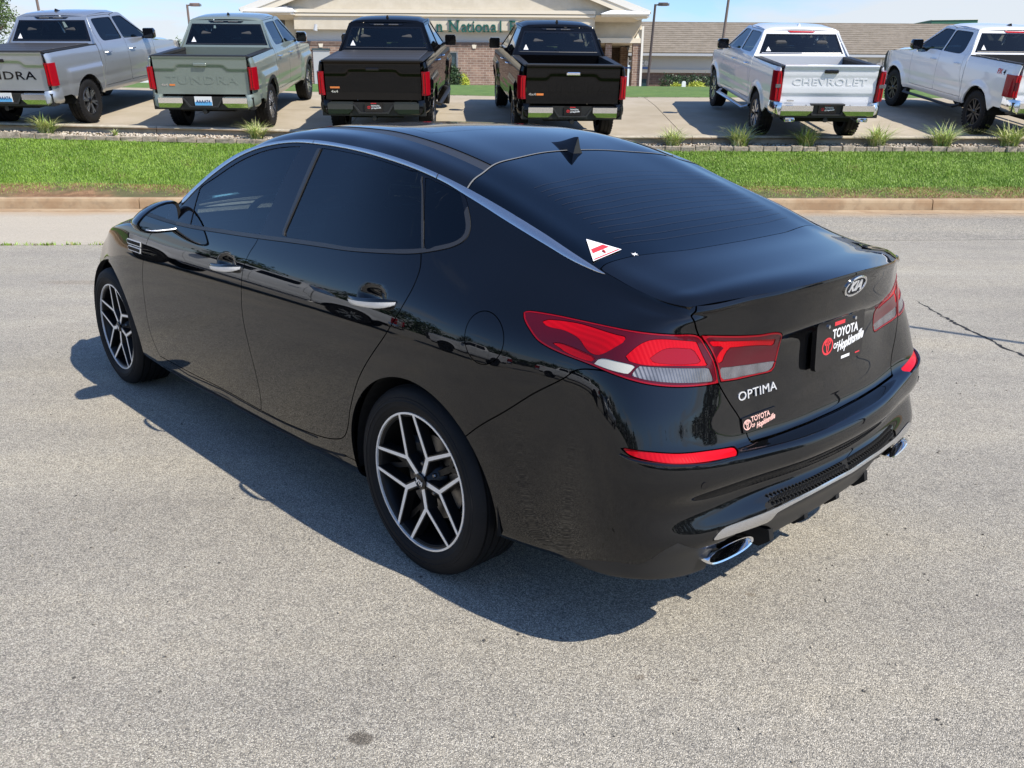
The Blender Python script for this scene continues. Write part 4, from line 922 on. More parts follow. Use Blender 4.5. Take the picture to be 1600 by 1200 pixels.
# ---- top: bonnet, windscreen, roof, rear glass, boot lid
T = ST.piece()
def v_at(x_edge): return np.interp(-x_edge, -ST.G[:, 0, 0], ST.vv)
vcowl, vwtop = v_at(2.06), v_at(1.27)
gl_top = T_GLASS_TOP[:6]; gl_base = [(0.0, T_GLASS_BASE[0][1] + .012)] + T_GLASS_BASE[:5]
def line_v(pts, u):                     # v of a seam line as a function of u, level at the middle
    p = sorted(pts); return np.interp(u, [a for a, _ in p], [b for _, b in p])
uT = T['UV'][:, 0]; vT = T['UV'][:, 1]
def smooth_line(pts):
    p = sorted(pts); P = pchip_like(np.array([a for a, _ in p]), np.array([b for _, b in p]), np.clip(uT, p[0][0], p[-1][0]), c2=False); return P
umid = ST.uu[-1]
gt = [(p[0], p[1]) for p in gl_top if p[0] < umid - .03]; gt[0] = (0, gt[0][1]); gt.append((umid, max(b for a, b in gt[-1:]) - .006)); gt = sorted(gt)
vtop = smooth_line(gt); gb = sorted([(max(a, 0), b) for a, b in gl_base]); gb.append((umid, gb[-1][1] + .004)); vbase = smooth_line(gb)
bonnet = clip(T, vT - vcowl + .002 + .1 * (uT / umid)**.5 * 0); rest = clip(T, vcowl - vT)
def sub(pc, f): return clip(pc, f(pc['UV'][:, 0], pc['UV'][:, 1], pc))
wind = sub(rest, lambda u, v, p: np.maximum(np.maximum(v - vwtop, .075 - u), vcowl + .03 - v)); rest = sub(rest, lambda u, v, p: -np.maximum(np.maximum(v - vwtop - .003, .072 - u), vcowl + .028 - v))
def L1(pts, u):
    p = sorted(pts); return pchip_like(np.array([a for a, _ in p]), np.array([b for _, b in p]), np.clip(u, p[0][0], p[-1][0]), c2=False)
rglass = sub(rest, lambda u, v, p: np.maximum(L1(gt, u) + .003 - v, v - L1(gb, u) + .002))
deck = sub(rest, lambda u, v, p: np.maximum(L1(gb, u) + .003 - v, .004 - u)); roof = sub(rest, lambda u, v, p: v - L1(gt, u) + .002)
ud = np.array([p[0] for p in T_DITCH + T_DITCH2]).mean(); wd = .012
uA, uB2 = np.mean([p[0] for p in T_DITCH2]), np.mean([p[0] for p in T_DITCH])
vdf = v_at(1.16)
rail = sub(roof, lambda u, v, p: u - uA + .001); ditch = sub(roof, lambda u, v, p: np.maximum(np.maximum(uA + .001 - u, u - uB2 + .001), v_at(1.2) - v)); pan = sub(roof, lambda u, v, p: np.minimum(uB2 + .001 - u, np.maximum(v - v_at(1.2), uA + .002 - u)))
vs0, vs1 = v_at(1.12), v_at(.48)
sun = sub(pan, lambda u, v, p: np.maximum(np.maximum(vs0 - v, v - vs1), umid - .44 - u)); pan = sub(pan, lambda u, v, p: -np.maximum(np.maximum(vs0 - v - .003, v - vs1 - .003), umid - .443 - u))
central('bonnet', [bonnet], M['black_paint'], car); central('windscreen', [wind], M['clear_glass'], car, -.002, .004)
rf = central('roof', [pan], M['black_paint'], car); pair('roof_rail', rail, M['black_paint'], car, 0, .006); pair('roof_moulding', ditch, M['rubber_trim'], car, -.003, .004)
central('sunroof', [sun], M['gloss_black'], rf, 0, .006)
rg = central('rear_window', [rglass], M['rear_tint'], car, -.0015, .003)
lid = central('boot_lid', [deck, trunk], M['black_paint'], car, 0, .02)
# heating lines printed on the rear window
hl_m = mat('heating_line', (.022, .017, .013), .45)
for k in range(13):
    hm = MB(); f = .30 + .64 * k / 13; P = []
    for u in np.linspace(.20, umid, 14):
        v = L1(gt, np.array([u]))[0] * (1 - f) + L1(gb, np.array([u]))[0] * f; P.append(ST.at((u, v))[0] + ST.at((u, v), 'N')[0] * .0003)
    P = P + [p * np.array([1, -1, 1]) for p in P[-2::-1]]
    hm.loft([[tuple(p + np.array([.0005, 0, .0002])), tuple(p - np.array([.0005, 0, .0002]))] for p in P], cap=False, close=False)
    hm.obj('heating_line', hl_m, rg)
sm_ = MB(); P = []                       # pale seal where the rear glass meets the roof
for u in np.linspace(.0, umid, 30):
    v = L1(gt, np.array([u]))[0]; a_ = ST.at((u, v + .003))[0] + ST.at((u, v), 'N')[0] * .0008; b_ = ST.at((u, v - .003))[0] + ST.at((u, v), 'N')[0] * .0008; P.append([tuple(a_), tuple(b_)])
P = P + [[(q[0], -q[1], q[2]) for q in r_] for r_ in P[-2::-1]]
sm_.loft(P, cap=False, close=False); sm_.obj('glass_seal', mat('pale_seal', (.16, .16, .15), .5), rg)
# ---------------------------------------------------------------- sedan: wheels, mirrors, trim, badges, cabin
def on_body(uv, off=0.0, S_=SB): return S_.at(uv)[0] + S_.at(uv, 'N')[0] * off
def make_wheel(parent, x, y, turn, side):
    """18-inch wheel: tyre, dark alloy with five machined Y spokes; axis along y, outer face towards +y * side"""
    w = empty('wheel', (x, y, .334), 0, parent); w.rotation_euler = (0, 0, 0 if side > 0 else math.pi)
    R, rr = .334, .243
    t = MB()
    prof = [(rr - .018, -.205), (rr + .004, -.213), (rr + .03, -.222), (R - .028, -.215), (R - .008, -.196)]
    for k in range(5):                  # tread ribs and grooves across the width
        a = -.190 + k * .034; prof += [(R - .001, a), (R, a + .012), (R - .001, a + .026), (R - .009, a + .027), (R - .009, a + .033)]
    prof += [(R - .002, -.018), (R - .011, .0), (R - .030, .010), (R - .036, .0105), (R - .038, .0128), (R - .042, .0130), (rr + .046, .0135), (rr + .043, .0160), (rr + .040, .0160), (rr + .039, .0140), (rr + .024, .0130), (rr + .022, .0108), (rr + .016, .0095), (rr + .010, .006), (rr + .001, -.002), (rr - .018, -.012)]
    t.lathe([(r, o) for r, o in prof], 72); ty = t.obj('tyre', M['tyre'], w, True, sharp=40)
    b = MB(); b.lathe([(rr - .002, -.003), (rr - .012, -.008), (rr - .020, -.03), (rr - .028, -.10), (rr - .03, -.2)], 64); b.obj('barrel', M['pocket_black'], w, True)
    b = MB(); b.lathe([(rr + .002, -.004), (rr + .001, .0015), (rr - .0055, .002), (rr - .0065, -.006)], 80); b.obj('rim_edge', M['machined'], w, True, sharp=30)
    face = -.008
    def pt(r, a, yy): return Vector((r * math.cos(a), yy, r * math.sin(a)))
    def bar(mb, p, q, w0, w1, d0, d1):
        d = (q - p); d.y = 0; n = Vector((-d.z, 0, d.x)).normalized()
        mb.add([p + n * w0, p - n * w0, q - n * w1, q + n * w1, p + n * w0 * d1 + Vector((0, -d0, 0)), p - n * w0 * d1 + Vector((0, -d0, 0)), q - n * w1 * d1 + Vector((0, -d0, 0)), q + n * w1 * d1 + Vector((0, -d0, 0))],
               [(0, 1, 2, 3), (7, 6, 5, 4), (0, 4, 5, 1), (1, 5, 6, 2), (2, 6, 7, 3), (3, 7, 4, 0)])
    for k in range(5):
        a = turn + k * 2 * math.pi / 5; sp = MB(); fc = MB()
        j = pt(.098, a, face - .006); h = pt(.027, a, face - .008)
        ends = [pt(.2405, a + s_ * .462, face + .006) for s_ in (1, -1)]
        bar(sp, h + Vector((0, -.0012, 0)), j + Vector((0, -.0012, 0)), .013, .014, .035, 1.6)
        for e in ends: bar(sp, j + Vector((0, -.0012, 0)), e + Vector((0, -.0012, 0)), .0105, .0092, .032, 1.5)
        bar(fc, h, j, .0085, .0080, .0012, 1)
        for e in ends: bar(fc, j, e, .0064, .0052, .0012, 1)
        s1 = sp.obj('spoke', M['pocket_black'], w); fc.obj('spoke_face', M['machined'], s1)
        th = MB(); a2 = a + math.pi / 5    # dark secondary Y between the bright ones
        j2 = pt(.125, a2, -.052); bar(th, pt(.05, a2, -.045), j2, .010, .011, .02, 1.4)
        for s_ in (1, -1): bar(th, j2, pt(.232, a2 + s_ * .17, -.040), .008, .010, .02, 1.4)
        th.obj('dark_spoke', M['pocket_black'], w)
        nut = MB(); c = pt(.056, a2, -.040); nut.lathe([(.0001, .010), (.006, .010), (.0085, .006), (.0085, -.01)], 6, tuple(c)); nut.obj('wheel_nut', M['steel'], w)
    hub = MB(); hub.lathe([(.0001, -.016), (.034, -.018), (.040, -.028), (.066, -.044), (.080, -.07)], 40); hub.obj('hub', M['pocket_black'], w, True)
    cap = MB(); cap.lathe([(.0001, -.0065), (.024, -.007), (.0285, -.010), (.029, -.016)], 36); cp = cap.obj('centre_cap', M['gloss_black'], w, True)
    up = Vector((math.sin(turn - .06 + math.pi), 0, -math.cos(turn - .06 + math.pi))) * -1; up = Vector((math.sin(.25), 0, -math.cos(.25)))
    place_text('lettering', 'KIA', .023, M['machined'], cp, (0, -.0058, 0), up.cross(Vector((0, 1, 0))), up, .0006, bold=.0006)
    d = MB(); d.lathe([(.05, -.075), (.150, -.075), (.150, -.098), (.05, -.098)], 48); d.obj('brake_disc', M['steel'], w, True)
    c = MB(); c.rbox((.10 if x < 1 else -.10, -.075, .06), (.09, .06, .14), .02); c.obj('brake_caliper', M['dark_plastic'], w)
    return w
for cx_, tr in ((0, math.radians(40)), (2.805, math.radians(57))):
    for sd in (1, -1): make_wheel(car, cx_, sd * .899, tr, sd)
# wheel housings and floor pan
for cx_ in (0, 2.805):
    for sd in (1, -1):
        b = MB(); n = 26; R_ = .385
        rings = [[(cx_ + R_ * math.cos(math.pi * k / n), sd * yy, .33 + R_ * math.sin(math.pi * k / n)) for k in range(n + 1)] for yy in (.885, .62)]
        rings = [[(cx_ + R_, sd * yy, .26)] + r + [(cx_ - R_, sd * yy, .28)] for r, yy in zip(rings, (.885, .62))]
        b.loft(rings, cap=False, close=False); b.add(rings[1], [tuple(range(len(rings[1])))]); b.obj('wheel_housing', M['void'], car)
b = MB(); b.bbox((-.80, -.60, .20), (3.3, .60, .30)); b.bbox((.42, -.80, .19), (2.38, .80, .27)); b.obj('floor_pan', M['void'], car)
b = MB(); b.bbox((-.86, -.55, .29), (-.42, .55, .62)); b.obj('boot_floor', M['void'], car)
# door handles: curved bar with bright lower half
for sd in (1, -1):
    for k, (hx, hz) in enumerate(HND):
        L_ = .142; rt = []; rb = []
        y0 = SB.at(SB.uu[np.newaxis, [0]].repeat(2, 1))[0] if False else None
        base = side_y(hx, hz)[0]
        for i in range(17):
            t = -1 + 2 * i / 16; px_ = hx + L_ * t; e = max(0, 1 - abs(t)**3.2)
            yo = base - .006 + .040 * e**.55 - .012 * (1 - e); hh = .004 + .0155 * (1 - .35 * (t + 1) / 2) * (1 - abs(t)**5)
            zc_ = hz - .010 - .013 * t - .004 * (1 - t * t)
            for lst, a0, a1 in ((rt, .35, math.pi - .35), (rb, math.pi - .35, 2 * math.pi + .35)):
                lst.append([(px_, sd * (yo + .010 * math.cos(a0 + (a1 - a0) * q / 7) * e), zc_ + (hh * (1.0 if lst is rt else .95)) * math.sin(a0 + (a1 - a0) * q / 7)) for q in range(8)])
        par = (fd if k == 0 else rd)[0 if sd > 0 else 1]
        b = MB(); b.loft(rt); b.obj('handle', M['black_paint'], par, True, sharp=60)
        b = MB(); b.loft(rb); b.obj('handle_trim', M['bright_letter'], par, True, sharp=60)
# door mirrors
for sd in (1, -1):
    dx = (0, 0)[sd < 0]
    mo_pts = round_poly([(-.100, -.052), (-.104, .010), (-.098, .066), (-.070, .078), (-.010, .066), (.050, .036), (.092, .000), (.104, -.022), (.088, -.046), (.045, -.060), (-.020, -.062), (-.080, -.060)], True, 70, 3)
    def ring(x, s_, n=36): return [(x, sd * (.945 + a * s_), 1.033 + b2 * s_ - (1 - s_) * .005) for a, b2 in mo_pts]
    sec = [(1.872, .93), (1.866, 1.0), (1.885, 1.02), (1.92, 1.0), (1.965, .90), (2.0, .70), (2.018, .40), (2.022, .08)]
    m_ = MB(); m_.loft([ring(x, s_) for x, s_ in sec], cap=True); mo = m_.obj('door_mirror', M['black_paint'], fd[0 if sd > 0 else 1], True, sharp=50)
    V_ = [(1.8655 - .0, p[1], p[2]) for p in ring(1.87, .86)]; gl_ = MB(); gl_.prism(V_, (0, 0, 0), (.004, 0, 0)); gl_.obj('mirror_glass', M['mirror'], mo)
    q_ = [ring(1.8648, .88)[k] for k in range(36)]; lo_ = [p for p in q_ if p[2] < .99]; b = MB(); lo_.sort(key=lambda p: p[1]); b.tube([(1.8635, p[1], p[2] + .004) for p in lo_ if abs(p[1]) > .86], .0045, 6); b.obj('mirror_trim', M['satin_chrome'], mo, True)
    a_ = MB(); a_.tube([(1.93, sd * .87, .995), (1.945, sd * .83, .975), (1.955, sd * .80, .965)], [.034, .032, .036], 10, sq=.55); a_.obj('mirror_arm', M['gloss_black'], mo, True)
    i_ = MB(); i_.tube([(1.935, sd * 1.036, 1.014), (1.895, sd * 1.047, 1.010), (1.880, sd * 1.045, 1.009)], [.003, .006, .005], 8, sq=.55); i_.obj('indicator', M['lens_clear'], mo, True)
# wing vent: two bright slots
for sd in (1, -1):
    for k in range(2):
        x0, x1, zc_ = 2.425 - .02 * k, 2.235, .868 - .031 * k
        def fr(g_, yo):
            xs_ = [(x1 + g_, zc_ + .0125 - g_), (x1 + g_, zc_ - .0125 + g_), (x0 - .02 - g_, zc_ - .011 + g_), (x0 - g_, zc_ + .002), (x0 - .012 - g_, zc_ + .0135 - g_)]
            return [(x, sd * (side_y(x, z)[0] + yo), z) for x, z in xs_]
        b = MB(); b.prism(fr(0, .0), (0, 0, 0), (0, sd * .004, 0)); vo = b.obj('wing_vent', M['bright_letter'], car)
        b = MB(); b.prism(fr(.0045, .0), (0, sd * .002, 0), (0, sd * .0055, 0)); b.obj('vent_slot', M['gloss_black'], vo)
    hl = MB(); hl.loft([[(3.27 + .05 * a, sd * (.73 - .03 * a + .02 * math.cos(t)), .715 + .028 * math.sin(t)) for t in [2 * math.pi * q / 10 for q in range(10)]] for a in (-1, 0, 1, 2)]); hl.obj('headlamp', M['lens_clear'], car, True)
# dark groove along the sill and a plate behind the nose
    P = [SB.at(q)[0] + SB.at(q, 'N')[0] * .0004 for q in round_poly(B_SILL_STEP[:-1], False, 80, 6)]; b = MB(); b.tube([(p[0], sd * p[1], p[2]) for p in P], .0042, 6); b.obj('sill_groove', M['void'], car, True)
    P = [SB.at(q)[0] + SB.at(q, 'N')[0] * -.001 for q in [(B_SILL_STEP[0][0], B_SILL_STEP[0][1] + .055)] + [(u_, v_ + .050) for u_, v_ in B_SILL_STEP[1:-2]]]; b = MB(); b.tube([(p[0], sd * p[1], p[2]) for p in P], .0036, 6); b.obj('sill_groove', M['void'], car, True)
b = MB(); b.bbox((3.0, -.62, .42), (3.40, .62, .70)); b.obj('front_grille', M['void'], car)
# exhaust tips
for sd in (1, -1):
    def er(x, s_, s2=None):
        o = []
        for k in range(44):
            t = 2 * math.pi * k / 44 + .001; ct, st_ = math.cos(t), math.sin(t); yy = .550 + .104 * s_ * np.sign(ct) * abs(ct)**.85; zz = .358 + .024 * (s2 or s_) * np.sign(st_) * abs(st_)**.9
            o.append((x + .012 + .10 * (yy - .46)**1.0 * .8 + .10 * (.360 - zz) * -1.0, sd * yy, zz))
        return o
    b = MB(); b.loft([er(-.80, .97), er(-1.0, 1.0), er(-1.012, .995), er(-1.016, .97), er(-1.014, .90, .80), er(-1.0, .86, .72), er(-.96, .85, .70)], cap=False); eo = b.obj('exhaust_tip', M['chrome'], car, True, sharp=40)
    b = MB(); b.loft([er(-.961, .855, .705), er(-.86, .84, .69)], cap=False); rb_ = er(-.87, .85, .7); b.add(rb_, [tuple(range(44))]); b.obj('exhaust_bore', M['void'], eo, True)
    n_ = MB(); nr = 20          # dark surround tucked behind the cut-out
    n_.bbox((-.93, sd * .40 if sd > 0 else -.68, .30), (-.80, .68 if sd > 0 else -.40, .44)); n_.obj('exhaust_surround', M['void'], bo)
# diffuser fins
for y in (-.315, -.105, .105, .315):
    b = MB(); c_ = .0
    P = [(-.985, y - .012, .335), (-.992, y - .011, .300), (-.955, y - .008, .268), (-.72, y - .010, .268), (-.66, y - .03, .335)]
    Q = [(p[0], 2 * y - p[1], p[2]) for p in P]
    b.loft([P, Q]); b.obj('diffuser_fin', M['void'], bo)
# bright lip under each reflector is part of the painted bumper
for sd in (1, -1):
    P = [on_body(p, .004) for p in round_poly(B_REFL_LEDGE[1:7], False, 60, 4)]; P = [(p[0], sd * p[1], p[2] - .002) for p in P]
    b = MB(); b.tube(P, [.002 + .004 * math.sin(math.pi * i / (len(P) - 1)) for i in range(len(P))], 6); b.obj('reflector_lip', M['black_paint'], bo, True)
# parking sensors
for sd in (1, -1):
    p = on_body(B_SENSOR[0], .0); n = SB.at(B_SENSOR[0], 'N')[0]; b = MB(); q = Vector((p[0], sd * p[1], p[2])); nn = Vector((n[0], sd * n[1], n[2])); b.tube([q - nn * .004, q + nn * .0015], .011, 16); b.obj('parking_sensor', M['gloss_black'], bo)
# roof aerial fin
b = MB(); R_ = []
for t, w_, h_ in ((0, .003, .002), (.12, .012, .007), (.3, .020, .016), (.5, .025, .028), (.7, .028, .043), (.85, .029, .054), (.95, .029, .059), (1.0, .027, .060)):
    x = .285 - .15 * t; zb = 1.372 + (x - .135) * .235; back = -.012 if t == 1 else 0
    R_.append([(x, -w_, zb - .004), (x + .004, -w_ * .55, zb + h_ * .35), (x - .0 + back * -.4, -w_ * .16, zb + h_ * .9), (x + .0, 0, zb + h_), (x, w_ * .16, zb + h_ * .9), (x + .004, w_ * .55, zb + h_ * .35), (x, w_, zb - .004)])
b.loft(R_, cap=True); b.obj('roof_aerial', M['gloss_black'], car, True, sharp=50)
# badge, name, plate, dealer decal on the boot lid
RT = Vector((0, -1, 0))
def rear_frame(y, z):
    us = np.array([u for u in np.linspace(BU[20], UB, 300)]); k = np.argmin(abs(SB.at(np.stack([us, np.full(300, BV[9])], 1))[:, 1] - abs(y))); u = us[k]
    vs = np.linspace(BV[7], VT, 300); P = SB.at(np.stack([np.full(300, u), vs], 1)); v = vs[np.argmin(abs(P[:, 2] - z))]
    p = SB.at((u, v))[0]; n = SB.at((u, v), 'N')[0]; sg = 1 if y >= 0 else -1
    n = Vector((n[0], n[1] * sg, n[2])); r = Vector((n.y, -n.x, 0)).normalized(); r = r if r.y < 0 else -r
    return Vector((p[0], p[1] * sg, p[2])), r, r.cross(n).normalized() * -1 if (r.cross(n)).z < 0 else r.cross(n).normalized(), n
p, r, u, n = rear_frame(0, 1.040)
def oval(a, b_, o): return [p + r * a * math.cos(t) + u * b_ * math.sin(t) + n * o for t in [2 * math.pi * k / 40 for k in range(40)]]
b = MB(); b.loft([oval(.0655, .0345, -.004), oval(.0655, .0345, .004), oval(.063, .032, .0055), oval(.0575, .0268, .0045), oval(.057, .0262, .002)], cap=False); bd = b.obj('maker_badge', M['chrome'], lid, True, sharp=40)
b = MB(); b.add(oval(.058, .027, .0025), [tuple(range(40))]); b.obj('badge_field', M['void'], bd)
place_text('lettering', 'KIA', .045, M['bright_letter'], bd, p + n * .0028, r, u, .0012, sx=1.12, bold=.0016)
p, r, u, n = rear_frame(.392, .781)
place_text('model_name', 'OPTIMA', .036, M['bright_letter'], lid, p + n * .002, r, u, .0015, sx=1.33, bold=.0, spacing=1.04)
def roundel(mb, c, r, u, n, R_, wd, o=.001):
    """outline emblem of three overlapping ovals"""
    for a, b_, dz in ((1, .78, 0), (.58, .30, .34), (.27, .66, .04)):
        for ring_ in (0,):
            A = [c + r * a * R_ * math.cos(t) + u * (b_ * R_ * math.sin(t) + dz * R_) + n * o for t in [2 * math.pi * k / 28 for k in range(28)]]
            Bq = [c + r * (a * R_ - wd) * math.cos(t) + u * ((b_ * R_ - wd) * math.sin(t) + dz * R_) + n * o for t in [2 * math.pi * k / 28 for k in range(28)]]
            mb.loft([A, Bq], cap=False)
p, r, u, n = rear_frame(.388, .700); p = p + n * .005
dec = MB(); dec.prism([p + r * a + u * b_ for a, b_ in ((-.083, -.020), (.083, -.020), (.083, .022), (-.083, .022))], -n * .012, n * .0015); do_ = dec.obj('dealer_decal', M['gloss_black'], lid)
b = MB(); roundel(b, p - r * .061, r, u, n, .019, .0032, .002); b.obj('dealer_emblem', M['pink_print'], do_)
place_text('lettering', 'TOYOTA', .021, M['pink_print'], do_, p + r * .004 + u * .010 + n * .002, r, u, 0, sx=1.05, bold=.0005)
place_text('lettering', 'OF', .013, M['pink_print'], do_, p - r * .034 - u * .008 + n * .002, r, u, 0, bold=.0004)
place_text('lettering', 'Hopkinsville', .022, M['pink_print'], do_, p + r * .026 - u * .008 + n * .002, r + u * .10, u, 0, shear=.35, sx=.86, bold=.0008)
# dealer plate on its holder
pc_ = Vector((-.974, 0, .868)); n = Vector((-1, 0, .06)).normalized(); r = RT; u = r.cross(n) * -1; u = u if u.z > 0 else -u
pl = MB(); cs = []
for (sx_, sz_) in ((1, 1), (-1, 1), (-1, -1), (1, -1)):
    for k in range(5):
        t = math.atan2(sz_, sx_) - math.pi / 4 + k * math.pi / 8; cs.append(pc_ + r * (sx_ * .137 + .016 * math.cos(t)) + u * (sz_ * .058 + .016 * math.sin(t)))
pl.prism(cs, -n * .012, n * .003); po = pl.obj('number_plate', M['gloss_black'], lid)
def onp(a, b_): return pc_ + r * a + u * b_ + n * .0036
b = MB(); roundel(b, onp(-.083, -.006), r, u, n, .034, .0062, .0); b.obj('dealer_emblem', M['red_print'], po)
place_text('lettering', 'TOYOTA', .040, M['white'], po, onp(.028, .024), r, u, 0, sx=1.0, bold=.0009)
place_text('lettering', 'OF', .024, M['white'], po, onp(-.030, -.014), r, u, 0, bold=.0006)
place_text('lettering', 'Hopkinsville', .043, M['white'], po, onp(.066, -.012), r + u * .10, u, 0, shear=.35, sx=.80, bold=.0014)
for nm_, a, b_, w_, h_, mm in (('print_bar', .038, -.058, .055, .0045, 'white'), ('print_bar', -.012, .056, .065, .006, 'red_print'), ('print_bar', .118, -.060, .03, .002, 'red_print')):
    q = MB(); q.add([onp(a + w_ * s1 / 2 * 2 * .5 * 2 * .5, b_ + h_ * s2) for s1, s2 in ((-1, -1), (1, -1), (1, 1), (-1, 1))], [(0, 1, 2, 3)]); q.obj(nm_, M[mm], po)
for a, b_ in ((-.085, .055), (.085, .055)):
    q = MB(); c = onp(a, b_); q.tube([c - n * .002, c + n * .004], .006, 10); q.obj('plate_screw', M['chrome'], po)
# triangular sticker and a small scrap on the rear window
tri = [ST.at(t_, 'G')[0] + ST.at(t_, 'N')[0] * .0015 for t_ in T_STICKER]; tri = [Vector(t_) for t_ in tri]; nn = (tri[1] - tri[0]).cross(tri[2] - tri[0]).normalized(); nn = nn if nn.z > 0 else -nn
ce = sum(tri, Vector()) / 3
b = MB(); P = [ce + (t_ - ce) * 1.0 for t_ in tri]; b.prism(P, nn * .001, nn * .002); st = b.obj('dealer_sticker', M['white'], rg)
top_, rr2, ll2 = tri[0], tri[1], tri[2]
def bary(a, b_, c): return top_ * a + ll2 * b_ + rr2 * c + nn * .0026
b = MB(); b.add([bary(.50, .46, .04), bary(.50, .04, .46), bary(.30, .06, .64), bary(.30, .64, .06)], [(0, 1, 2, 3)]); b.obj('sticker_band', M['red_print'], st)
b = MB(); b.add([bary(.07, .88, .05), bary(.07, .05, .88), bary(.02, .03, .95), bary(.02, .95, .03)], [(0, 1, 2, 3)]); b.obj('sticker_band', M['red_print'], st)
b = MB(); b.tube([bary(.18, .42, .40), bary(.18, .40, .42) + nn * .0004], .007, 12); b.obj('sticker_spot', M['red_print'], st)
q0 = ce + (rr2 - ce) * 1.55 + (ll2 - top_) * .22
b = MB(); d1 = (rr2 - top_).normalized() * .012; d2 = nn.cross(d1).normalized() * .012
for a_, b_ in ((d1, d2 * .25), (d2, d1 * .25), (d1 * .7 + d2 * .7, (d1 - d2) * .15)): b.add([q0 + a_ + nn * .0012, q0 + b_ + nn * .0012, q0 - a_ + nn * .0012, q0 - b_ + nn * .0012], [(0, 1, 2, 3)])
b.obj('sticker_scrap', M['white'], rg)
# cabin
def seat_obj(x, y, w_):
    b = MB(); b.rbox((x + .12, y, .52), (.52, w_, .16), .05); so_ = b.obj('car_seat', M['seat'], car, True, sharp=40)
    b = MB(); b.loft([[(x - .14 - .26 * t, y + w_ / 2 * c * (1 - .25 * t), .56 + .55 * t) for c in (-1, 1)] + [(x - .02 - .28 * t, y + w_ / 2 * c * (1 - .25 * t), .57 + .55 * t) for c in (1, -1)] for t in (0, .5, .9, 1)]); b.obj('backrest', M['seat'], so_)
    b = MB(); b.rbox((x - .39, y, 1.20), (.10, .26, .17), .05); b.obj('headrest', M['seat'], so_)
for y in (.37, -.37): seat_obj(1.42, y, .50)
for y in (.36, -.36): seat_obj(.52, y, .54)
b = MB(); b.loft([[(1.95, y, .80), (2.05, y, .97), (2.25, y, 1.0), (2.45, y, .90), (2.45, y, .55), (2.1, y, .55)] for y in (-.74, .74)]); b.obj('dashboard', M['cabin'], car)
b = MB(); cw = Vector((1.78, .37, .93)); ax = Vector((-.9, 0, .42)).normalized(); e1 = Vector((0, 1, 0)); e2 = ax.cross(e1)
b.tube([cw + (e1 * math.cos(t) + e2 * math.sin(t)) * .185 for t in [2 * math.pi * k / 28 for k in range(29)]], .016, 8, cap=False); b.tube([cw - e1 * .18, cw + e1 * .18], .02, 6); b.tube([cw, cw - ax * .3], .03, 6); b.obj('steering_wheel', M['cabin'], car, True)
b = MB(); b.loft([[(-.52, y * .9, 1.06), (-.05, y, 1.08), (.0, y, 1.03), (-.52, y * .9, 1.01)] for y in (-.62, .62)]); b.obj('parcel_shelf', M['cabin'], car)
for y in (.70, -.70):
    b = MB(); b.bbox((.3, y - .05, .3), (2.2, y + .05, .93)); b.obj('door_lining', M['cabin'], fd[0 if y > 0 else 1])
b = MB(); b.bbox((.1, -.7, .27), (2.35, .7, .33)); b.obj('cabin_floor', M['cabin'], car)
# ---------------------------------------------------------------- the row of pickups (each: x forward from the rear axle, y left, z up)
def paint(name, col, metal=.0, rough=.3, coat=1, spec=.4): return mat(name, col, rough, metal, coat, spec, coat_rough=.02)
PT = dict(silver=paint('silver_paint', (.43, .45, .47), .7, .34), sage=paint('sage_green_paint', (.205, .245, .215), .3, .38), black=paint('truck_black_paint', (.003, .003, .0035), 0, .35, .6, 0), white=paint('white_paint', (.74, .75, .76), 0, .4))
M['liner'] = mat('bed_liner', (.012, .012, .013), .75, bump=(90, .4, .004)); M['cover'] = mat('bed_cover_vinyl', (.035, .035, .037), .5, bump=(140, .15, .002))
M['plate_blue'] = mat('plate_blue', (.12, .42, .75), .5); M['plate_ink'] = mat('plate_ink', (.03, .06, .16), .5); M['orange_print'] = mat('orange_print', (.75, .22, .05), .5)
M['grey_bumper'] = mat('grey_bumper', (.035, .042, .042), .3, .3, .5); M['charcoal_alloy'] = mat('charcoal_alloy', (.035, .035, .038), .3, .5); M['bright_alloy'] = mat('bright_alloy', (.62, .63, .65), .25, 1); M['cab_glass'] = glass_mat('cab_glass', (.16, .20, .19)); M['back_glass'] = glass_mat('cab_rear_glass', (.30, .36, .33))
def clip01(v): return np.clip(v, 0, 1)
def sm(v): v = clip01(v); return v * v * (3 - 2 * v)
def truck_side(st):
    x = np.concatenate([np.arange(-1.14, 4.64, .05)]); z = np.concatenate([np.arange(.46, 1.40, .035), [1.40, 1.42, 1.45], np.arange(1.48, 1.96, .035)])
    X, Z = np.meshgrid(x, z)
    y = np.interp(Z, [.46, .56, .62, .80, 1.05, 1.18, 1.30, 1.40, 1.43, 1.90, 1.96], [.90, .955, .965, .985, .99, .985, .972, .945, .925, .715, .66])
    y = y - .012 * np.exp(-((Z - .80) / .05)**2)
    y = y - .10 * sm((-1.02 - X) / .14)**1.5 * .6 - .16 * sm((X - 3.95) / .7)
    y = y - .03 * sm((X - 1.6) / 1.6) * sm((Z - 1.45) / .4)
    for cx in (0, st['wb']):
        if st['flare']:
            r = np.maximum(abs(X - cx) - .0, (Z - .42) * 1.0); y = y + .038 * sm((.66 - r) / .07) * (Z < 1.4) * sm((1.36 - Z) / .1)
        else:
            r = np.hypot(X - cx, Z - .42); y = y + .030 * sm((.62 - r) / .12) * (Z < 1.4)
    G = np.stack([X, y, Z], -1); return Surf(G, x, z, (10, 50), np.array([0, 1, 0]))
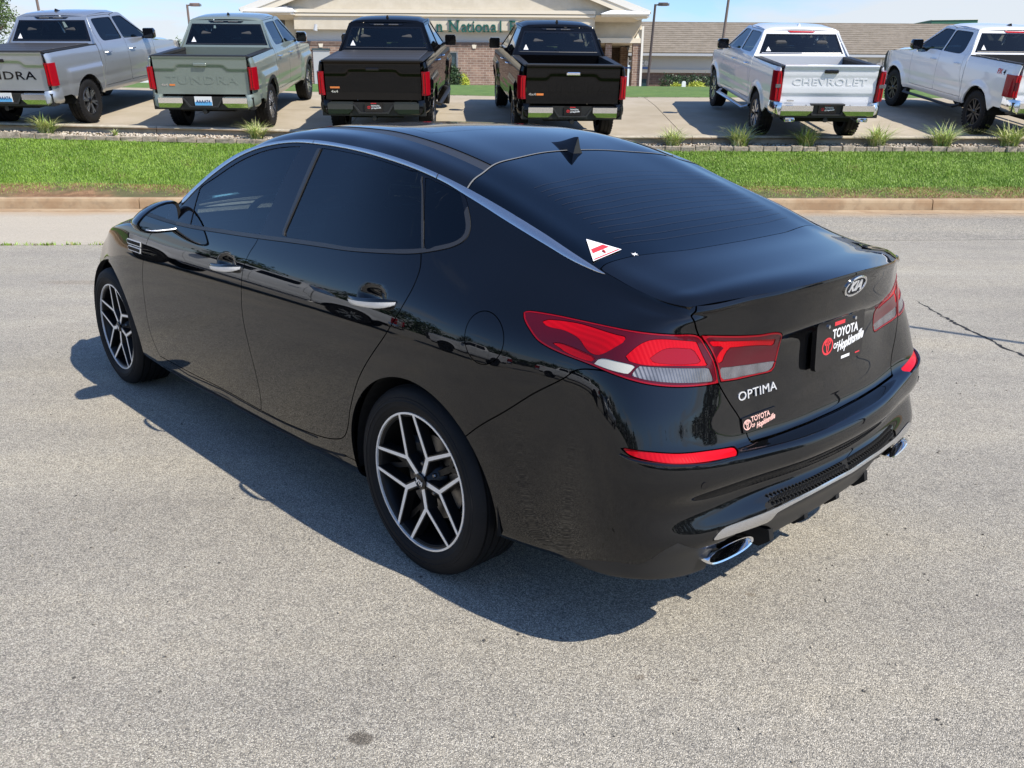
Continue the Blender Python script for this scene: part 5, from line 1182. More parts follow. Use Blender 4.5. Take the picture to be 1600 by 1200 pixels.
def truck_wheel(par, x, y, side, st, turn):
    w = empty('wheel', (x, y, .415), 0, par); w.rotation_euler = (0, 0, 0 if side > 0 else math.pi)
    R, rr = .415, .262; b = MB()
    b.lathe([(rr - .02, -.24), (rr + .06, -.262), (R - .03, -.258), (R, -.23), (R, -.17), (R - .012, -.168), (R - .012, -.155), (R, -.153), (R, -.10), (R - .012, -.098), (R - .012, -.085), (R, -.083), (R, -.03), (R - .03, -.002), (rr + .07, .006), (rr + .02, .002), (rr - .02, -.015)], 48)
    for k in range(40):
        a = 2 * math.pi * k / 40; e = Vector((math.cos(a), 0, math.sin(a))); q = Vector((-e.z, 0, e.x)); c = e * (R - .006) + Vector((0, -.016, 0))
        b.prism([c + q * .018 + e * .008, c - q * .014 + e * .008, c - q * .014 - e * .02, c + q * .018 - e * .02], (0, -.02, 0), (0, .012, 0))
    b.obj('tyre', M['tyre'], w, True, sharp=35)
    b = MB(); b.lathe([(rr, -.006), (rr - .008, .002), (rr - .018, .0), (rr - .03, -.05), (rr - .04, -.22)], 40); b.obj('barrel', st['lip'], w, True, sharp=40)
    b = MB(); b.lathe([(.0001, -.06), (rr - .03, -.075)], 28); b.obj('brake_disc', M['void'], w)
    n = st['spokes']
    for k in range(n):
        a = turn + 2 * math.pi * k / n; sp = MB()
        for s_ in (-1, 1):
            p = Vector((.05 * math.cos(a), -.012, .05 * math.sin(a))); e = Vector(((rr - .012) * math.cos(a + s_ * st['vee']), -.008, (rr - .012) * math.sin(a + s_ * st['vee']))); d = (e - p); q = Vector((-d.z, 0, d.x)).normalized()
            sp.add([p + q * .018, p - q * .018, e - q * .014, e + q * .014, p + q * .022 - Vector((0, .04, 0)), p - q * .022 - Vector((0, .04, 0)), e - q * .02 - Vector((0, .04, 0)), e + q * .02 - Vector((0, .04, 0))], [(0, 1, 2, 3), (0, 4, 5, 1), (1, 5, 6, 2), (2, 6, 7, 3), (3, 7, 4, 0)])
        sp.obj('spoke', st['alloy'], w)
    b = MB(); b.lathe([(.0001, .0), (.04, -.002), (.055, -.012), (.075, -.03)], 20); b.obj('centre_cap', st['cap'], w, True)
    return w
def mark3(par, o, r, u, n, w, h, m): b = MB(); o, r, u, n = map(Vector, (o, r, u, n)); b.prism([o + r * a * w / 2 + u * c * h / 2 for a, c in ((-1, -1), (1, -1), (1, 1), (-1, 1))], (0, 0, 0), n * .004); return b.obj('badge', m, par)
def pickup(pos, yaw, pitch, st, label):
    Pm = st['paint']; t = empty('pickup_truck', pos, 0); t.rotation_euler = (0, -pitch, yaw); tag(t, label, 'pickup truck', 'pickup trucks parked in a row on the upper lot')
    Sf = truck_side(st); P = Sf.piece(); wb = st['wb']; fx = wb + .92
    bt = st['bed']                       # bed rail height
    outline = [(-1.13, .62), (-.62, .62), (-.5, .52), (.5, .52), (.56, .50), (wb - .55, .50), (fx - .35, .50), (fx - .03, .62), (fx, .95), (fx - .06, 1.17), (3.6, 1.26), (st['cowl'], 1.315), (st['cowl'] - .12, 1.37), (2.28, 1.885), (2.1, 1.925), (.98, 1.925), (.90, 1.90), (.66, bt + .03), (.60, bt), (-1.13, bt - .01)]
    P = clip(P, phi_poly(Sf, P, outline, keep=30, m=.3))
    for cx in (0, wb):
        d = np.hypot(P['V'][:, 0] - cx, (P['V'][:, 2] - .43)); P = clip(P, .485 - d)
    P['V'][:, 1] = np.where(P['V'][:, 1] < .2, .2, P['V'][:, 1])
    glass = []; fr = []
    for poly in st['dlo']:
        a, P = split(Sf, P, poly, .004, keep=50, m=.1); g, f = split(Sf, a, [((x - np.mean([p[0] for p in poly])) * .965 + np.mean([p[0] for p in poly]), (z - np.mean([p[1] for p in poly])) * .93 + np.mean([p[1] for p in poly])) for x, z in poly], .001, keep=50, m=.1); glass.append(g); fr.append(f)
    rdoor, P = split(Sf, P, [(.80, 1.90), (.80, 1.05), (.74, .95), (.62, .62), (1.80, .62), (1.80, 1.90)], .010, keep=50, m=.1)
    fdoor, P = split(Sf, P, [(1.80, 1.90), (1.80, .62), (2.92, .62), (2.98, .9), (2.98, 1.34), (2.9, 1.42), (2.3, 1.90)], .010, keep=50, m=.1)
    bedp = clip(P, P['V'][:, 0] - .655); rest = clip(P, .66 - P['V'][:, 0])
    bedp = clip(bedp, np.maximum(bedp['V'][:, 0] - .64, bedp['V'][:, 2] - bt + .004))
    pair('bedside', bedp, Pm, t, 0, .03)
    pair('cab_side', rest, Pm, t, 0, .03)
    fd_ = pair('front_door', fdoor, Pm, t, 0, .03); rd_ = pair('rear_door', rdoor, Pm, t, 0, .03)
    for k, (g, f) in enumerate(zip(glass, fr)):
        ow = rd_ if k == 0 else fd_
        pair('window', g, M['cab_glass'], None, -.012, rim=False, parents=ow); pair('window_frame', f, M['gloss_black'], None, -.006, .01, parents=ow)
    for sd in (1, -1):
        j = 0 if sd > 0 else 1
        for par, hx, hz in ((rd_[j], .97, 1.235), (fd_[j], 1.98, 1.225)):
            b = MB(); y0 = Sf.at((hx, hz))[0][1]; b.tube([(hx - .10, sd * (y0 + .0), hz), (hx - .07, sd * (y0 + .035), hz), (hx + .09, sd * (y0 + .035), hz), (hx + .12, sd * y0, hz)], [.014, .018, .018, .014], 8, sq=.7); b.obj('handle', st['handle'], par, True)
        # mirror
        b = MB(); R_ = []
        for x_, s_ in ((2.56, .9), (2.555, 1.0), (2.62, 1.02), (2.70, .9), (2.745, .6)):
            R_.append([(x_, sd * (1.115 + .115 * s_ * a), 1.475 + .105 * s_ * c) for a, c in ((-1, -.8), (-.8, -1), (.8, -1), (1, -.75), (1, .6), (.75, 1), (-.8, 1), (-1, .8))])
        b.loft(R_); mo = b.obj('door_mirror', st['mirror'], fd_[j], True, sharp=50)
        b = MB(); b.prism([(2.553, p[1], p[2]) for p in R_[0]], (0, 0, 0), (-.003, 0, 0)); b.obj('mirror_glass', M['gloss_black'], mo)
        b = MB(); b.tube([(2.66, sd * 1.02, 1.41), (2.68, sd * .90, 1.38)], [.05, .055], 8, sq=.5); b.obj('mirror_arm', M['dark_plastic'], mo)
        # tail lamp
        lx0, lx1 = -1.155, st.get('lampx', -1.00); z0, z1 = st['lampz']; ya, yb = st['lampy']
        def lr(z): k = (z - z0) / (z1 - z0); yo = st['lampshape'](k) if 'lampshape' in st else 0; return [(lx0 + .0, sd * (ya + yo), z), (lx0 - .012, sd * (ya + .02 + yo), z), (lx0 - .008, sd * (yb - .05), z), (lx0 + .05, sd * (yb - .006), z), (lx1, sd * (yb + .008), z), (lx1, sd * (yb - .05), z), (lx0 + .05, sd * (ya + yo), z)]
        b = MB(); b.loft([lr(z0), lr(z0 + .02), lr((z0 * 3 + z1) / 4), lr((z0 + z1) / 2), lr((z0 + z1 * 3) / 4), lr(z1 - .02), lr(z1)]); lo = b.obj('tail_lamp', M['lens_mid'], t, True, sharp=45)
        for q in ((ya + .035, ya + .055), (yb - .055, yb - .04)):
            b = MB(); b.bbox((lx0 - .018, min(sd * q[0], sd * q[1]), z0 + .03), (lx0 + .02, max(sd * q[0], sd * q[1]), z1 - .03)); b.obj('light_bar', M['lens_red'], lo)
        if st['kind'] == 'c':
            b = MB(); b.bbox((lx0 - .02, min(sd * (ya + .03), sd * yb), (z0 + z1) / 2 - .025), (lx0 + .04, max(sd * (ya + .03), sd * (yb - .03)), (z0 + z1) / 2 + .035)); b.obj('reversing_lens', M['lens_clear'], lo)
        if st['kind'] == 'f':
            b = MB(); b.bbox((lx0 - .02, min(sd * (ya + .04), sd * (yb - .04)), z0 + .12), (lx0 + .02, max(sd * (ya + .04), sd * (yb - .04)), z1 - .12)); b.obj('dark_lens', M['lens_deep'], lo)
    for cx in (0, wb):
        for sd in (1, -1):
            truck_wheel(t, cx, sd * .965, sd, st, st['turn'] + cx)
            b = MB(); n = 18; rg_ = [[(cx + .49 * math.cos(math.pi * k / n), sd * yy, .43 + .49 * math.sin(math.pi * k / n)) for k in range(n + 1)] for yy in (.955, .60)]; b.loft(rg_, cap=False, close=False); b.add(rg_[1], [tuple(range(n + 1))]); b.obj('wheel_housing', M['void'], t)
            if st['archtrim']:
                b = MB(); ri, ro = .482, .545
                A = [(cx + ri * math.cos(a), sd * (Sf.at((cx + ri * math.cos(a), max(.47, .43 + ri * math.sin(a))))[0][1] + .012), .43 + ri * math.sin(a)) for a in np.linspace(-.02, math.pi + .02, 22)]
                B_ = [(cx + ro * math.cos(a), sd * (Sf.at((cx + ro * math.cos(a), max(.47, .43 + ro * math.sin(a))))[0][1] + .006), .43 + ro * math.sin(a)) for a in np.linspace(-.02, math.pi + .02, 22)]
                b.loft([A, B_], cap=False, close=False); b.obj('arch_trim', st['archtrim'], t, True)
    # chassis, floor, bed box
    b = MB(); b.bbox((-1.0, -.5, .42), (fx - .2, .5, .58)); b.bbox((.62, -.92, .50), (3.0, .92, .60)); b.tube([(0, -.8, .42), (0, .8, .42)], .07, 8); b.obj('chassis', M['void'], t)
    b = MB(); b.bbox((-1.06, -.80, .84), (.62, .80, .87)); b.obj('bed_floor', M['liner'], t)
    for sd in (1, -1):
        b = MB(); b.bbox((-1.06, min(sd * .80, sd * .83), .84), (.62, max(sd * .80, sd * .83), bt - .01)); b.obj('bed_wall', st['inner'], t)
        b = MB(); b.loft([[(x_, sd * .79, bt - .03), (x_, sd * .80, bt + .012), (x_, sd * (.945 if x_ > -1 else .90), bt + .014), (x_, sd * (.95 if x_ > -1 else .905), bt - .006)] for x_ in (-1.125, -1.02, .60)]); b.obj('bed_rail_cap', st['rail'], t)
    b = MB(); b.bbox((.60, -.83, .60), (.64, .83, bt + .02)); b.obj('bulkhead', Pm if st['kind'] != 'f' else M['liner'], t)
    # tailgate
    tg = MB(); zt, zb = bt + .01, .745; W_ = st['lampy'][0] - .012
    def tgx(z, y):
        if st['kind'] == 't':
            step = .020 * sm((z - (1.145 + .075 * sm((.50 - abs(y)) / .10))) / .045); return -1.118 - step - .012 * sm((z - bt + .05) / .04)
        return -1.125 + .018 * sm((.93 - z) / .04) - .02 * sm((z - bt + .06) / .05) + .008 * sm((z - 1.0) / .1) * sm((1.24 - z) / .06)
    zs = np.linspace(zb, zt, 30); ys = np.linspace(-W_, W_, 44)
    V = [(tgx(z, y), y, z) for z in zs for y in ys]; n = len(ys); F = [(j * n + i, (j + 1) * n + i, (j + 1) * n + i + 1, j * n + i + 1) for j in range(len(zs) - 1) for i in range(n - 1)]
    rim_ = list(range(n)) + [j * n + n - 1 for j in range(1, len(zs))] + [(len(zs) - 1) * n + i for i in range(n - 2, -1, -1)] + [j * n for j in range(len(zs) - 2, 0, -1)]
    k0 = len(V); V += [(-1.065, V[i][1], V[i][2]) for i in rim_]; L_ = len(rim_); F += [(rim_[i], rim_[(i + 1) % L_], k0 + (i + 1) % L_, k0 + i) for i in range(L_)] + [tuple(k0 + i for i in range(L_))]
    to = mesh_obj('tailgate', V, F, Pm, t, True, sharp=40)
    hz = st['handlez']; b = MB(); b.rbox((-1.142, st.get('handley', 0), hz), (.03, .25, .055), .012); b.obj('tailgate_handle', st['tghandle'], to)
    b = MB(); b.loft([[(-1.12, y, bt + .006), (-1.155, y, bt + .008), (-1.15, y, bt + .026), (-1.07, y, bt + .030), (-1.06, y, bt + .006)] for y in (-W_, W_)]); b.obj('tailgate_cap', st['tgcap'], to)
    R_, U_ = (0, -1, 0), (0, 0, 1)
    for (txt, size, m_, y_, z_, sx, ex) in st['text']:
        place_text('lettering', txt, size, m_, to, (tgx(z_, y_) - .001, y_, z_), R_, U_, ex, sx=sx, bold=.002, spacing=1.1)
    for (y_, z_, w_, h_, m_) in st['marks']: mark3(to, (-1.121, y_, z_), R_, U_, (-1, 0, 0), w_, h_, m_)
    # bumper
    bb = MB(); bz = st['bumpz']
    bb.bbox((-1.20, -.93, bz - .02), (-1.02, .93, bz + .20)); bo_ = bb.obj('rear_bumper', M['dark_plastic'], t)
    for sd in (1, -1):
        q = st['chromey']; c = []
        for y_ in (q[0], q[1]):
            c.append([(-1.205, sd * y_, bz + .0), (-1.240, sd * y_, bz + .02), (-1.258, sd * y_, bz + .10), (-1.256, sd * y_, bz + .195), (-1.14, sd * y_, bz + .215), (-1.14, sd * y_, bz + .0)])
        c.insert(0, [(p[0], sd * (q[0] - (.07 if p[2] > bz + .08 else -.02)), p[2]) for p in c[0]])
        b = MB(); b.loft(c); b.obj('bumper_face', st['bumper'], bo_, False)
        e = []
        for f_ in np.linspace(0, 1, 8):
            a = f_ * math.pi / 2; yy = q[1] + .004 + (.995 - q[1]) * math.sin(a); xx = .30 * (1 - math.cos(a))
            e.append([(-1.20 + xx, sd * (yy - .02), bz - .01 + .06 * f_), (-1.238 + xx, sd * yy, bz + .03 + .06 * f_), (-1.238 + xx, sd * yy, bz + .16), (-1.21 + xx, sd * (yy - .02), bz + .235 + .04 * f_), (-1.12 + xx * .8, sd * (yy - .06), bz + .24 + .04 * f_), (-1.12 + xx * .8, sd * (yy - .06), bz - .0)])
        b = MB(); b.loft(e); b.obj('bumper_corner', st['corner'], bo_, True, sharp=45)
    b = MB(); b.prism([(-1.235, y_, z_) for y_, z_ in ((-.40, bz + .21), (-.33, bz + .16), (-.24, bz + .045), (.24, bz + .045), (.33, bz + .16), (.40, bz + .21), (.40, bz + .185), (.35, bz + .145), (.265, bz + .022), (-.265, bz + .022), (-.35, bz + .145), (-.40, bz + .185))], (0, 0, 0), (.03, 0, 0)); b.obj('bumper_step', st['steptrim'], bo_)
    b = MB(); b.bbox((-1.222, -.16, bz + .055), (-1.212, .16, bz + .215)); pl = b.obj('number_plate', M['white'] if st['plate'] == 'state' else M['gloss_black'], bo_)
    if st['plate'] == 'state':
        b = MB(); b.bbox((-1.2245, -.155, bz + .06), (-1.2215, .155, bz + .12)); b.obj('plate_band', M['plate_blue'], pl); place_text('lettering', st['num'], .075, M['plate_ink'], pl, (-1.226, 0, bz + .125), R_, U_, .0005, sx=.95, bold=.002)
    else:
        b = MB(); roundel(b, Vector((-1.2235, .085, bz + .13)), Vector(R_), Vector(U_), Vector((-1, 0, 0)), .032, .007, .0); b.obj('dealer_emblem', M['red_print'], pl)
        place_text('lettering', 'TOYOTA', .038, M['white'], pl, (-1.2235, -.03, bz + .155), R_, U_, .0003, bold=.001); place_text('lettering', 'OF Hopkinsville', .034, M['white'], pl, (-1.2235, -.04, bz + .118), (0, -1, .08), U_, .0003, shear=.3, sx=.8, bold=.0012)
        mark3(pl, (-1.222, -.0, bz + .198), R_, U_, (-1, 0, 0), .10, .012, M['red_print'])
    # cab: roof, rear window, windscreen, bonnet, nose
    b = MB(); rs = []
    for x_, z_, w_ in ((.905, 1.893, .735), (.93, 1.935, .715), (1.02, 1.952, .70), (1.5, 1.972, .69), (2.0, 1.96, .68), (2.22, 1.925, .675), (2.29, 1.90, .67)):
        rs.append([(x_, w_ * a, z_ + .028 * (1 - a * a) - (.03 if abs(a) == 1 else 0)) for a in np.linspace(-1, 1, 13)])
    b.loft(rs, cap=False, close=False); ro = b.obj('roof', st.get('roofpaint', Pm), t, True)
    def bw(z, y): return (.66 + (z - bt - .02) * .46 + .02 * (y / .7)**2, y, z)
    def quad(name, z0, z1, y0, y1, m_, par, off=0, yk=None):
        b = MB(); n_ = 9; y0b, y1b = y0, y1
        rows = []
        for z_ in np.linspace(z0, z1, 5):
            k = (z_ - bt) / (1.9 - bt); w0 = y0 * (1 - .215 * k); w1 = y1 * (1 - .215 * k); rows.append([tuple(np.array(bw(z_, yy)) + np.array([-off, 0, 0])) for yy in np.linspace(w0, w1, n_)])
        b.loft(rows, cap=False, close=False); return b.obj(name, m_, par, True)
    wz0, wz1 = bt + .055, st['wtop']; bk = empty('back_panel', (0, 0, 0), 0, t)
    for nm, a0, a1, c0, c1 in (('panel', bt, wz0, -.93, .93), ('panel', wz1, 1.90, -.93, .93)): quad(nm, a0, a1, c0, c1, Pm, bk)
    for sd in (1, -1): quad('pillar', wz0, wz1, sd * .845, sd * .93, Pm, bk)
    quad('window_frame', wz0 + .0, wz0 + .03, -.842, .842, M['gloss_black'], bk, .004); quad('window_frame', wz1 - .03, wz1, -.842, .842, M['gloss_black'], bk, .004)
    for sd in (1, -1): quad('window_frame', wz0 + .03, wz1 - .03, sd * .80, sd * .842, M['gloss_black'], bk, .004)
    wn = quad('rear_window', wz0 + .03, wz1 - .03, -.80, .80, M['back_glass'], bk, .0)
    b = MB(); b.tube([bw(wz0 + .012, -.78), bw(wz0 + .012, 0), bw(wz0 + .012, .78)], .012, 6); b.obj('window_seal', M['satin_chrome'] if st['kind'] == 'c' else M['rubber_trim'], bk)
    p0 = Vector(bw(wz0 + .05, .70)); b = MB(); b.add([p0 + Vector((-.008, .0, 0)), p0 + Vector((-.008, -.10, 0)), p0 + Vector((.034, -.05, .095))], [(0, 1, 2)]); so_ = b.obj('dealer_sticker', M['white'], wn); b = MB(); b.add([p0 + Vector((.004, -.018, .026)), p0 + Vector((.004, -.082, .026)), p0 + Vector((.016, -.068, .054)), p0 + Vector((.016, -.032, .054))], [(0, 1, 2, 3)]); b.obj('sticker_band', M['red_print'], so_)
    hb = st['hi']; b = MB(); b.loft([[tuple(np.array(bw(z_, yy)) - np.array([.012, 0, 0])) for z_, yy in ((1.862, -hb[0]), (1.888, -hb[0] - .05), (1.895, hb[0] + .05), (1.862, hb[0]))], [tuple(np.array(bw(z_, yy)) + np.array([.02, 0, 0])) for z_, yy in ((1.862, -hb[0]), (1.888, -hb[0] - .05), (1.895, hb[0] + .05), (1.862, hb[0]))]]); hl_ = b.obj('high_brake_lamp', M['gloss_black'] if st['kind'] == 't' else M['lens_red'], bk)
    if st['kind'] == 't':
        for sd in (1, -1): b = MB(); b.bbox((bw(1.878, 0)[0] - .022, min(sd * .05, sd * .24), 1.868), (bw(1.878, 0)[0] - .0, max(sd * .05, sd * .24), 1.886)); b.obj('cargo_lamp', M['lens_clear'], hl_)
    b = MB(); fxx = 1.12; b.loft([[(fxx + .12 - a, w_ * c, 1.985 + h_) for c, h_ in ((-1, -.01), (-.3, h), (.3, h), (1, -.01))] for a, w_, h in ((0, .012, .005), (.1, .03, .035), (.16, .035, .05)) for h_ in [0]]); b.obj('roof_aerial', st['fin'], ro, False)
    cw = st['cowl']; b = MB(); b.loft([[(2.29, a * .67, 1.905 + .02 * (1 - a * a)) for a in np.linspace(-1, 1, 9)], [(cw - .06, a * .84, 1.36 + .03 * (1 - a * a)) for a in np.linspace(-1, 1, 9)]], cap=False, close=False); b.obj('windscreen', M['clear_glass'], t, True)
    b = MB(); b.loft([[(x_ + bow * (1 - a * a), a * w_, z_ + cr * (1 - a * a) + .02 * sm((abs(a) - .35) / .1) * sm((.8 - abs(a)) / .1)) for a in np.linspace(-1, 1, 15)] for x_, w_, z_, cr, bow in ((cw - .10, .90, 1.345, .05, .0), (3.5, .90, 1.285, .06, 0), (4.2, .86, 1.22, .05, .05), (fx - .05, .80, 1.15, .03, .06))], cap=False, close=False); b.obj('bonnet', Pm, t, True)
    b = MB(); b.loft([[(fx - .03, y_, .55), (fx + .05, y_, .8), (fx + .04, y_, 1.08), (fx - .05, y_, 1.17), (fx - .4, y_, 1.1), (fx - .4, y_, .55)] for y_ in (-.84, .84)]); b.obj('nose', M['dark_plastic'], t)
    # cabin
    for x_, y_, w_ in ((1.75, .38, .52), (1.75, -.38, .52), (1.02, .40, .62), (1.02, -.40, .62)):
        b = MB(); b.rbox((x_ + .12, y_, 1.0), (.5, w_, .15), .04); s1 = b.obj('truck_seat', M['seat'], t); b = MB(); b.loft([[(x_ - .12 - .14 * k, y_ + c * w_ / 2, 1.05 + .50 * k) for c in (-1, 1)] + [(x_ + .0 - .14 * k, y_ + c * w_ / 2, 1.05 + .50 * k) for c in (1, -1)] for k in (0, 1)]); b.obj('backrest', M['seat'], s1)
        b = MB(); b.rbox((x_ - .20, y_, 1.63), (.09, .27, .15), .04); b.obj('headrest', M['seat'], s1)
    b = MB(); b.bbox((2.45, -.8, .9), (2.95, .8, 1.36)); b.bbox((.7, -.85, .62), (2.9, .85, .70)); b.obj('dashboard', M['cabin'], t)
    if st['cover']:
        tc_ = empty('bed_cover', (0, 0, 0), 0, t)
        for k in range(4):
            x0 = -1.06 + k * .415; b = MB(); b.rbox((x0 + .205, 0, bt + .022), (.402, 1.64, .022), .008); b.obj('cover_panel', M['cover'], tc_)
    if st['step']:
        for sd in (1, -1): b = MB(); b.tube([(.62, sd * .93, .47), (.7, sd * 1.02, .42), (2.95, sd * 1.02, .42), (3.05, sd * .93, .47)], .05, 8, sq=.6); b.obj('running_board', st['step'], t, True)
    if st['kind'] == 'c':
        for sd in (1, -1): b = MB(); b.loft([[(x_, sd * .66 + a * s_, bz - .055 + c * s_ * .42) for a, c in ((-.085, -.085), (.085, -.085), (.10, 0), (.085, .085), (-.085, .085), (-.10, 0))] for x_, s_ in ((-.9, .9), (-1.23, 1), (-1.235, .85), (-1.1, .8))]); b.obj('exhaust_tip', M['chrome'], t)
        b = MB(); b.bbox((-1.252, -.30, bz + .20), (-1.13, .30, bz + .222)); b.obj('bumper_pad', M['dark_plastic'], bo_)
    if st['kind'] == 'f':
        sp = Sf.at((-.62, 1.235))[0]
        for sd in (1, -1):
            for k, (tx, mm) in enumerate((('FX', 'red_print'), ('4', 'gloss_black'))):
                place_text('lettering', tx, .13, M[mm], t, (-.80 + (.0 if k == 0 else (.155)) if sd > 0 else -.62 - (0 if k == 0 else .155), sd * (sp[1] + .006), 1.245), (1, 0, 0) if sd < 0 else (-1, 0, 0), (0, 0, 1), .0006, shear=.2, bold=.003) if sd < 0 else place_text('lettering', tx, .13, M[mm], t, (-.60 - (0 if k == 0 else .16), sd * (sp[1] + .006), 1.245), (-1, 0, 0), (0, 0, 1), .0006, shear=.2, bold=.003)
    b = MB(); b.tube([(-1.05, 0, bz - .06), (-1.21, 0, bz - .06)], .045, 6); b.obj('tow_hitch', M['dark_plastic'], t)
    k = st.get('cab', 1.0)
    if k != 1.0:                         # lower cab: everything above the bed rail is drawn down
        for o in t.children_recursive:
            if o.type == 'MESH' and not any(q.name.startswith('wheel') and not q.name.startswith('wheel_h') for q in (o, o.parent)):
                n_ = len(o.data.vertices); co = np.empty(n_ * 3, np.float32); o.data.vertices.foreach_get('co', co); co = co.reshape(-1, 3); up = co[:, 2] > 1.42; co[up, 2] = 1.42 + (co[up, 2] - 1.42) * k; o.data.vertices.foreach_set('co', co.ravel()); o.data.update()
    return t
TD = [[(.99, 1.455), (.96, 1.52), (.985, 1.82), (1.03, 1.85), (1.76, 1.85), (1.76, 1.435), (1.06, 1.44)], [(1.83, 1.435), (1.83, 1.85), (2.22, 1.85), (2.30, 1.81), (2.86, 1.42), (2.84, 1.405)]]
FD = [[(1.02, 1.43), (.97, 1.50), (1.05, 1.83), (1.1, 1.85), (1.76, 1.85), (1.76, 1.41), (1.1, 1.41)], [(1.80, 1.41), (1.80, 1.85), (2.22, 1.85), (2.30, 1.81), (2.86, 1.40), (2.86, 1.30), (2.42, 1.33), (2.30, 1.40)]]
BASE = dict(kind='t', wb=3.70, flare=True, bed=1.40, cowl=3.05, dlo=TD, handle=M['chrome'], mirror=M['gloss_black'], lampz=(.83, 1.225), lampy=(.865, 1.0), archtrim=None, inner=M['liner'], rail=M['dark_plastic'], handlez=1.265, tghandle=M['gloss_black'], tgcap=M['dark_plastic'], text=[], marks=[], bumpz=.50, chromey=(.44, .82), bumper=M['truck_chrome'], steptrim=M['rubber_trim'], plate='dealer', wtop=1.835, hi=(.30,), fin=M['gloss_black'], cover=False, step=None, spokes=6, vee=.24, alloy=M['bright_alloy'], lip=M['rim_black'], cap=M['gloss_black'], turn=.3, lampshape=lambda k: .012 * math.sin(k * 3))
def stl(**kw): d = dict(BASE); d.update(kw); d.setdefault('corner', d['paint']); d['corner'] = kw.get('corner', d['paint']); return d
T1 = stl(paint=PT['silver'], handle=M['satin_chrome'], text=[('TUNDRA', .20, M['gloss_black'], 0, 1.00, 1.5, .002)], plate='state', num='AAAA7A', cover=True, alloy=M['bright_alloy'], lip=M['rim_black'], vee=.15, roofpaint=PT['silver'], tgcap=M['liner'])
T2 = stl(paint=PT['sage'], handle=M['chrome'], mirror=M['chrome'], text=[('TUNDRA', .20, PT['sage'], 0, .985, 1.5, .0022), ('4x4', .055, M['satin_chrome'], .70, .905, 1.3, .002)], marks=[(.56, .905, .10, .03, M['orange_print'])], plate='state', num='AAAA74', tghandle=PT['sage'], alloy=M['bright_alloy'], archtrim=M['dark_plastic'])
T3 = stl(paint=PT['black'], mirror=M['gloss_black'], text=[('4x4', .055, M['lens_white'], .70, .885, 1.4, .002)], marks=[(.69, .955, .17, .03, M['orange_print'])], bumper=M['grey_bumper'], cover=True, step=M['dark_plastic'], alloy=M['bright_alloy'])
T4 = stl(paint=PT['black'], text=[('4x4', .06, M['satin_chrome'], .74, .905, 1.4, .002), ('TUNDRA', .20, PT['black'], 0, .985, 1.5, .0022)], marks=[(.60, .905, .13, .035, M['orange_print'])], tghandle=M['chrome'], alloy=M['rim_black'])
T5 = stl(kind='c', cab=.88, paint=PT['white'], flare=False, wb=3.745, bed=1.38, handle=M['chrome'], mirror=M['gloss_black'], lampz=(.80, 1.31), lampy=(.85, 1.0), lampshape=lambda k: .10 * max(0, k - .55) * (1 if k > .5 else 0) - .0, text=[('CHEVROLET', .17, PT['white'], 0, 1.115, 1.32, .003)], marks=[(.66, .80, .13, .02, M['satin_chrome'])], tghandle=M['gloss_black'], handlez=1.30, tgcap=PT['white'], bumpz=.54, chromey=(.34, .84), corner=M['truck_chrome'], wtop=1.83, hi=(.22,), fin=PT['white'], step=M['satin_chrome'], alloy=M['bright_alloy'], vee=.16, inner=M['liner'], handle_=1)
T6 = stl(kind='f', cab=.93, paint=PT['white'], flare=False, wb=3.695, bed=1.42, dlo=FD, handle=PT['white'], lampz=(.84, 1.23), lampy=(.86, 1.0), lampx=-.90, bumpz=.56, corner=M['truck_chrome'], tgcap=M['dark_plastic'], inner=PT['white'], tghandle=M['dark_plastic'], wtop=1.85, hi=(.18,), fin=M['gloss_black'], step=M['dark_plastic'], alloy=M['charcoal_alloy'], lip=M['charcoal_alloy'], spokes=6, vee=.20, marks=[], text=[])
R8 = math.radians
for (x, y, yaw, st, lab) in ((-9.33, 17.71, 85.6, T1, 'silver pickup with a black bed cover at the left edge of the row'),
                             (-5.81, 17.82, 91.2, T2, 'sage green pickup with an open bed and chrome mirrors on the upper lot'),
                             (-2.51, 17.21, 89.6, T3, 'black pickup with a ribbed bed cover and dark bumper on the upper lot'),
                             (.93, 17.50, 96.3, T4, 'black pickup with an open bed and chrome bumper ends on the upper lot'),
                             (5.64, 17.28, 90.2, T5, 'white pickup with big raised letters across its tailgate on the upper lot'),
                             (10.16, 17.86, 92.2, T6, 'white pickup with black wheels cut off by the right edge of the photo')):
    pickup((x, y, up_z(x, y) + .004), R8(yaw), R8(8.2), st, lab)
# ---------------------------------------------------------------- bank building, long shingled building, lamps, shrubs, trees
M['stucco'] = two_tone('cream_stucco', (.56, .50, .39), (.61, .55, .44), 1.5, bump=(60, .1, .01)); M['trim_white'] = mat('white_trim', (.72, .70, .64), .5); M['cream_trim'] = mat('cream_trim', (.70, .63, .50), .5)
M['grey_panel'] = mat('grey_panel', (.40, .42, .42), .6); M['band_grey'] = mat('pale_grey_band', (.52, .52, .49), .6); M['gutter'] = mat('gutter_metal', (.42, .44, .46), .4); M['teal_sign'] = mat('teal_letters', (.006, .085, .065), .5)
M['window_glass'] = mat('dark_window_glass', (.03, .06, .07), .06, 0, 0, .6); M['green_roof'] = mat('green_metal', (.03, .12, .075), .5); M['pole'] = mat('bronze_pole', (.06, .045, .04), .5); M['pole_red'] = mat('brown_pole', (.17, .12, .10), .5)
M['mortar'] = mat('mortar', (.40, .34, .28), .9)
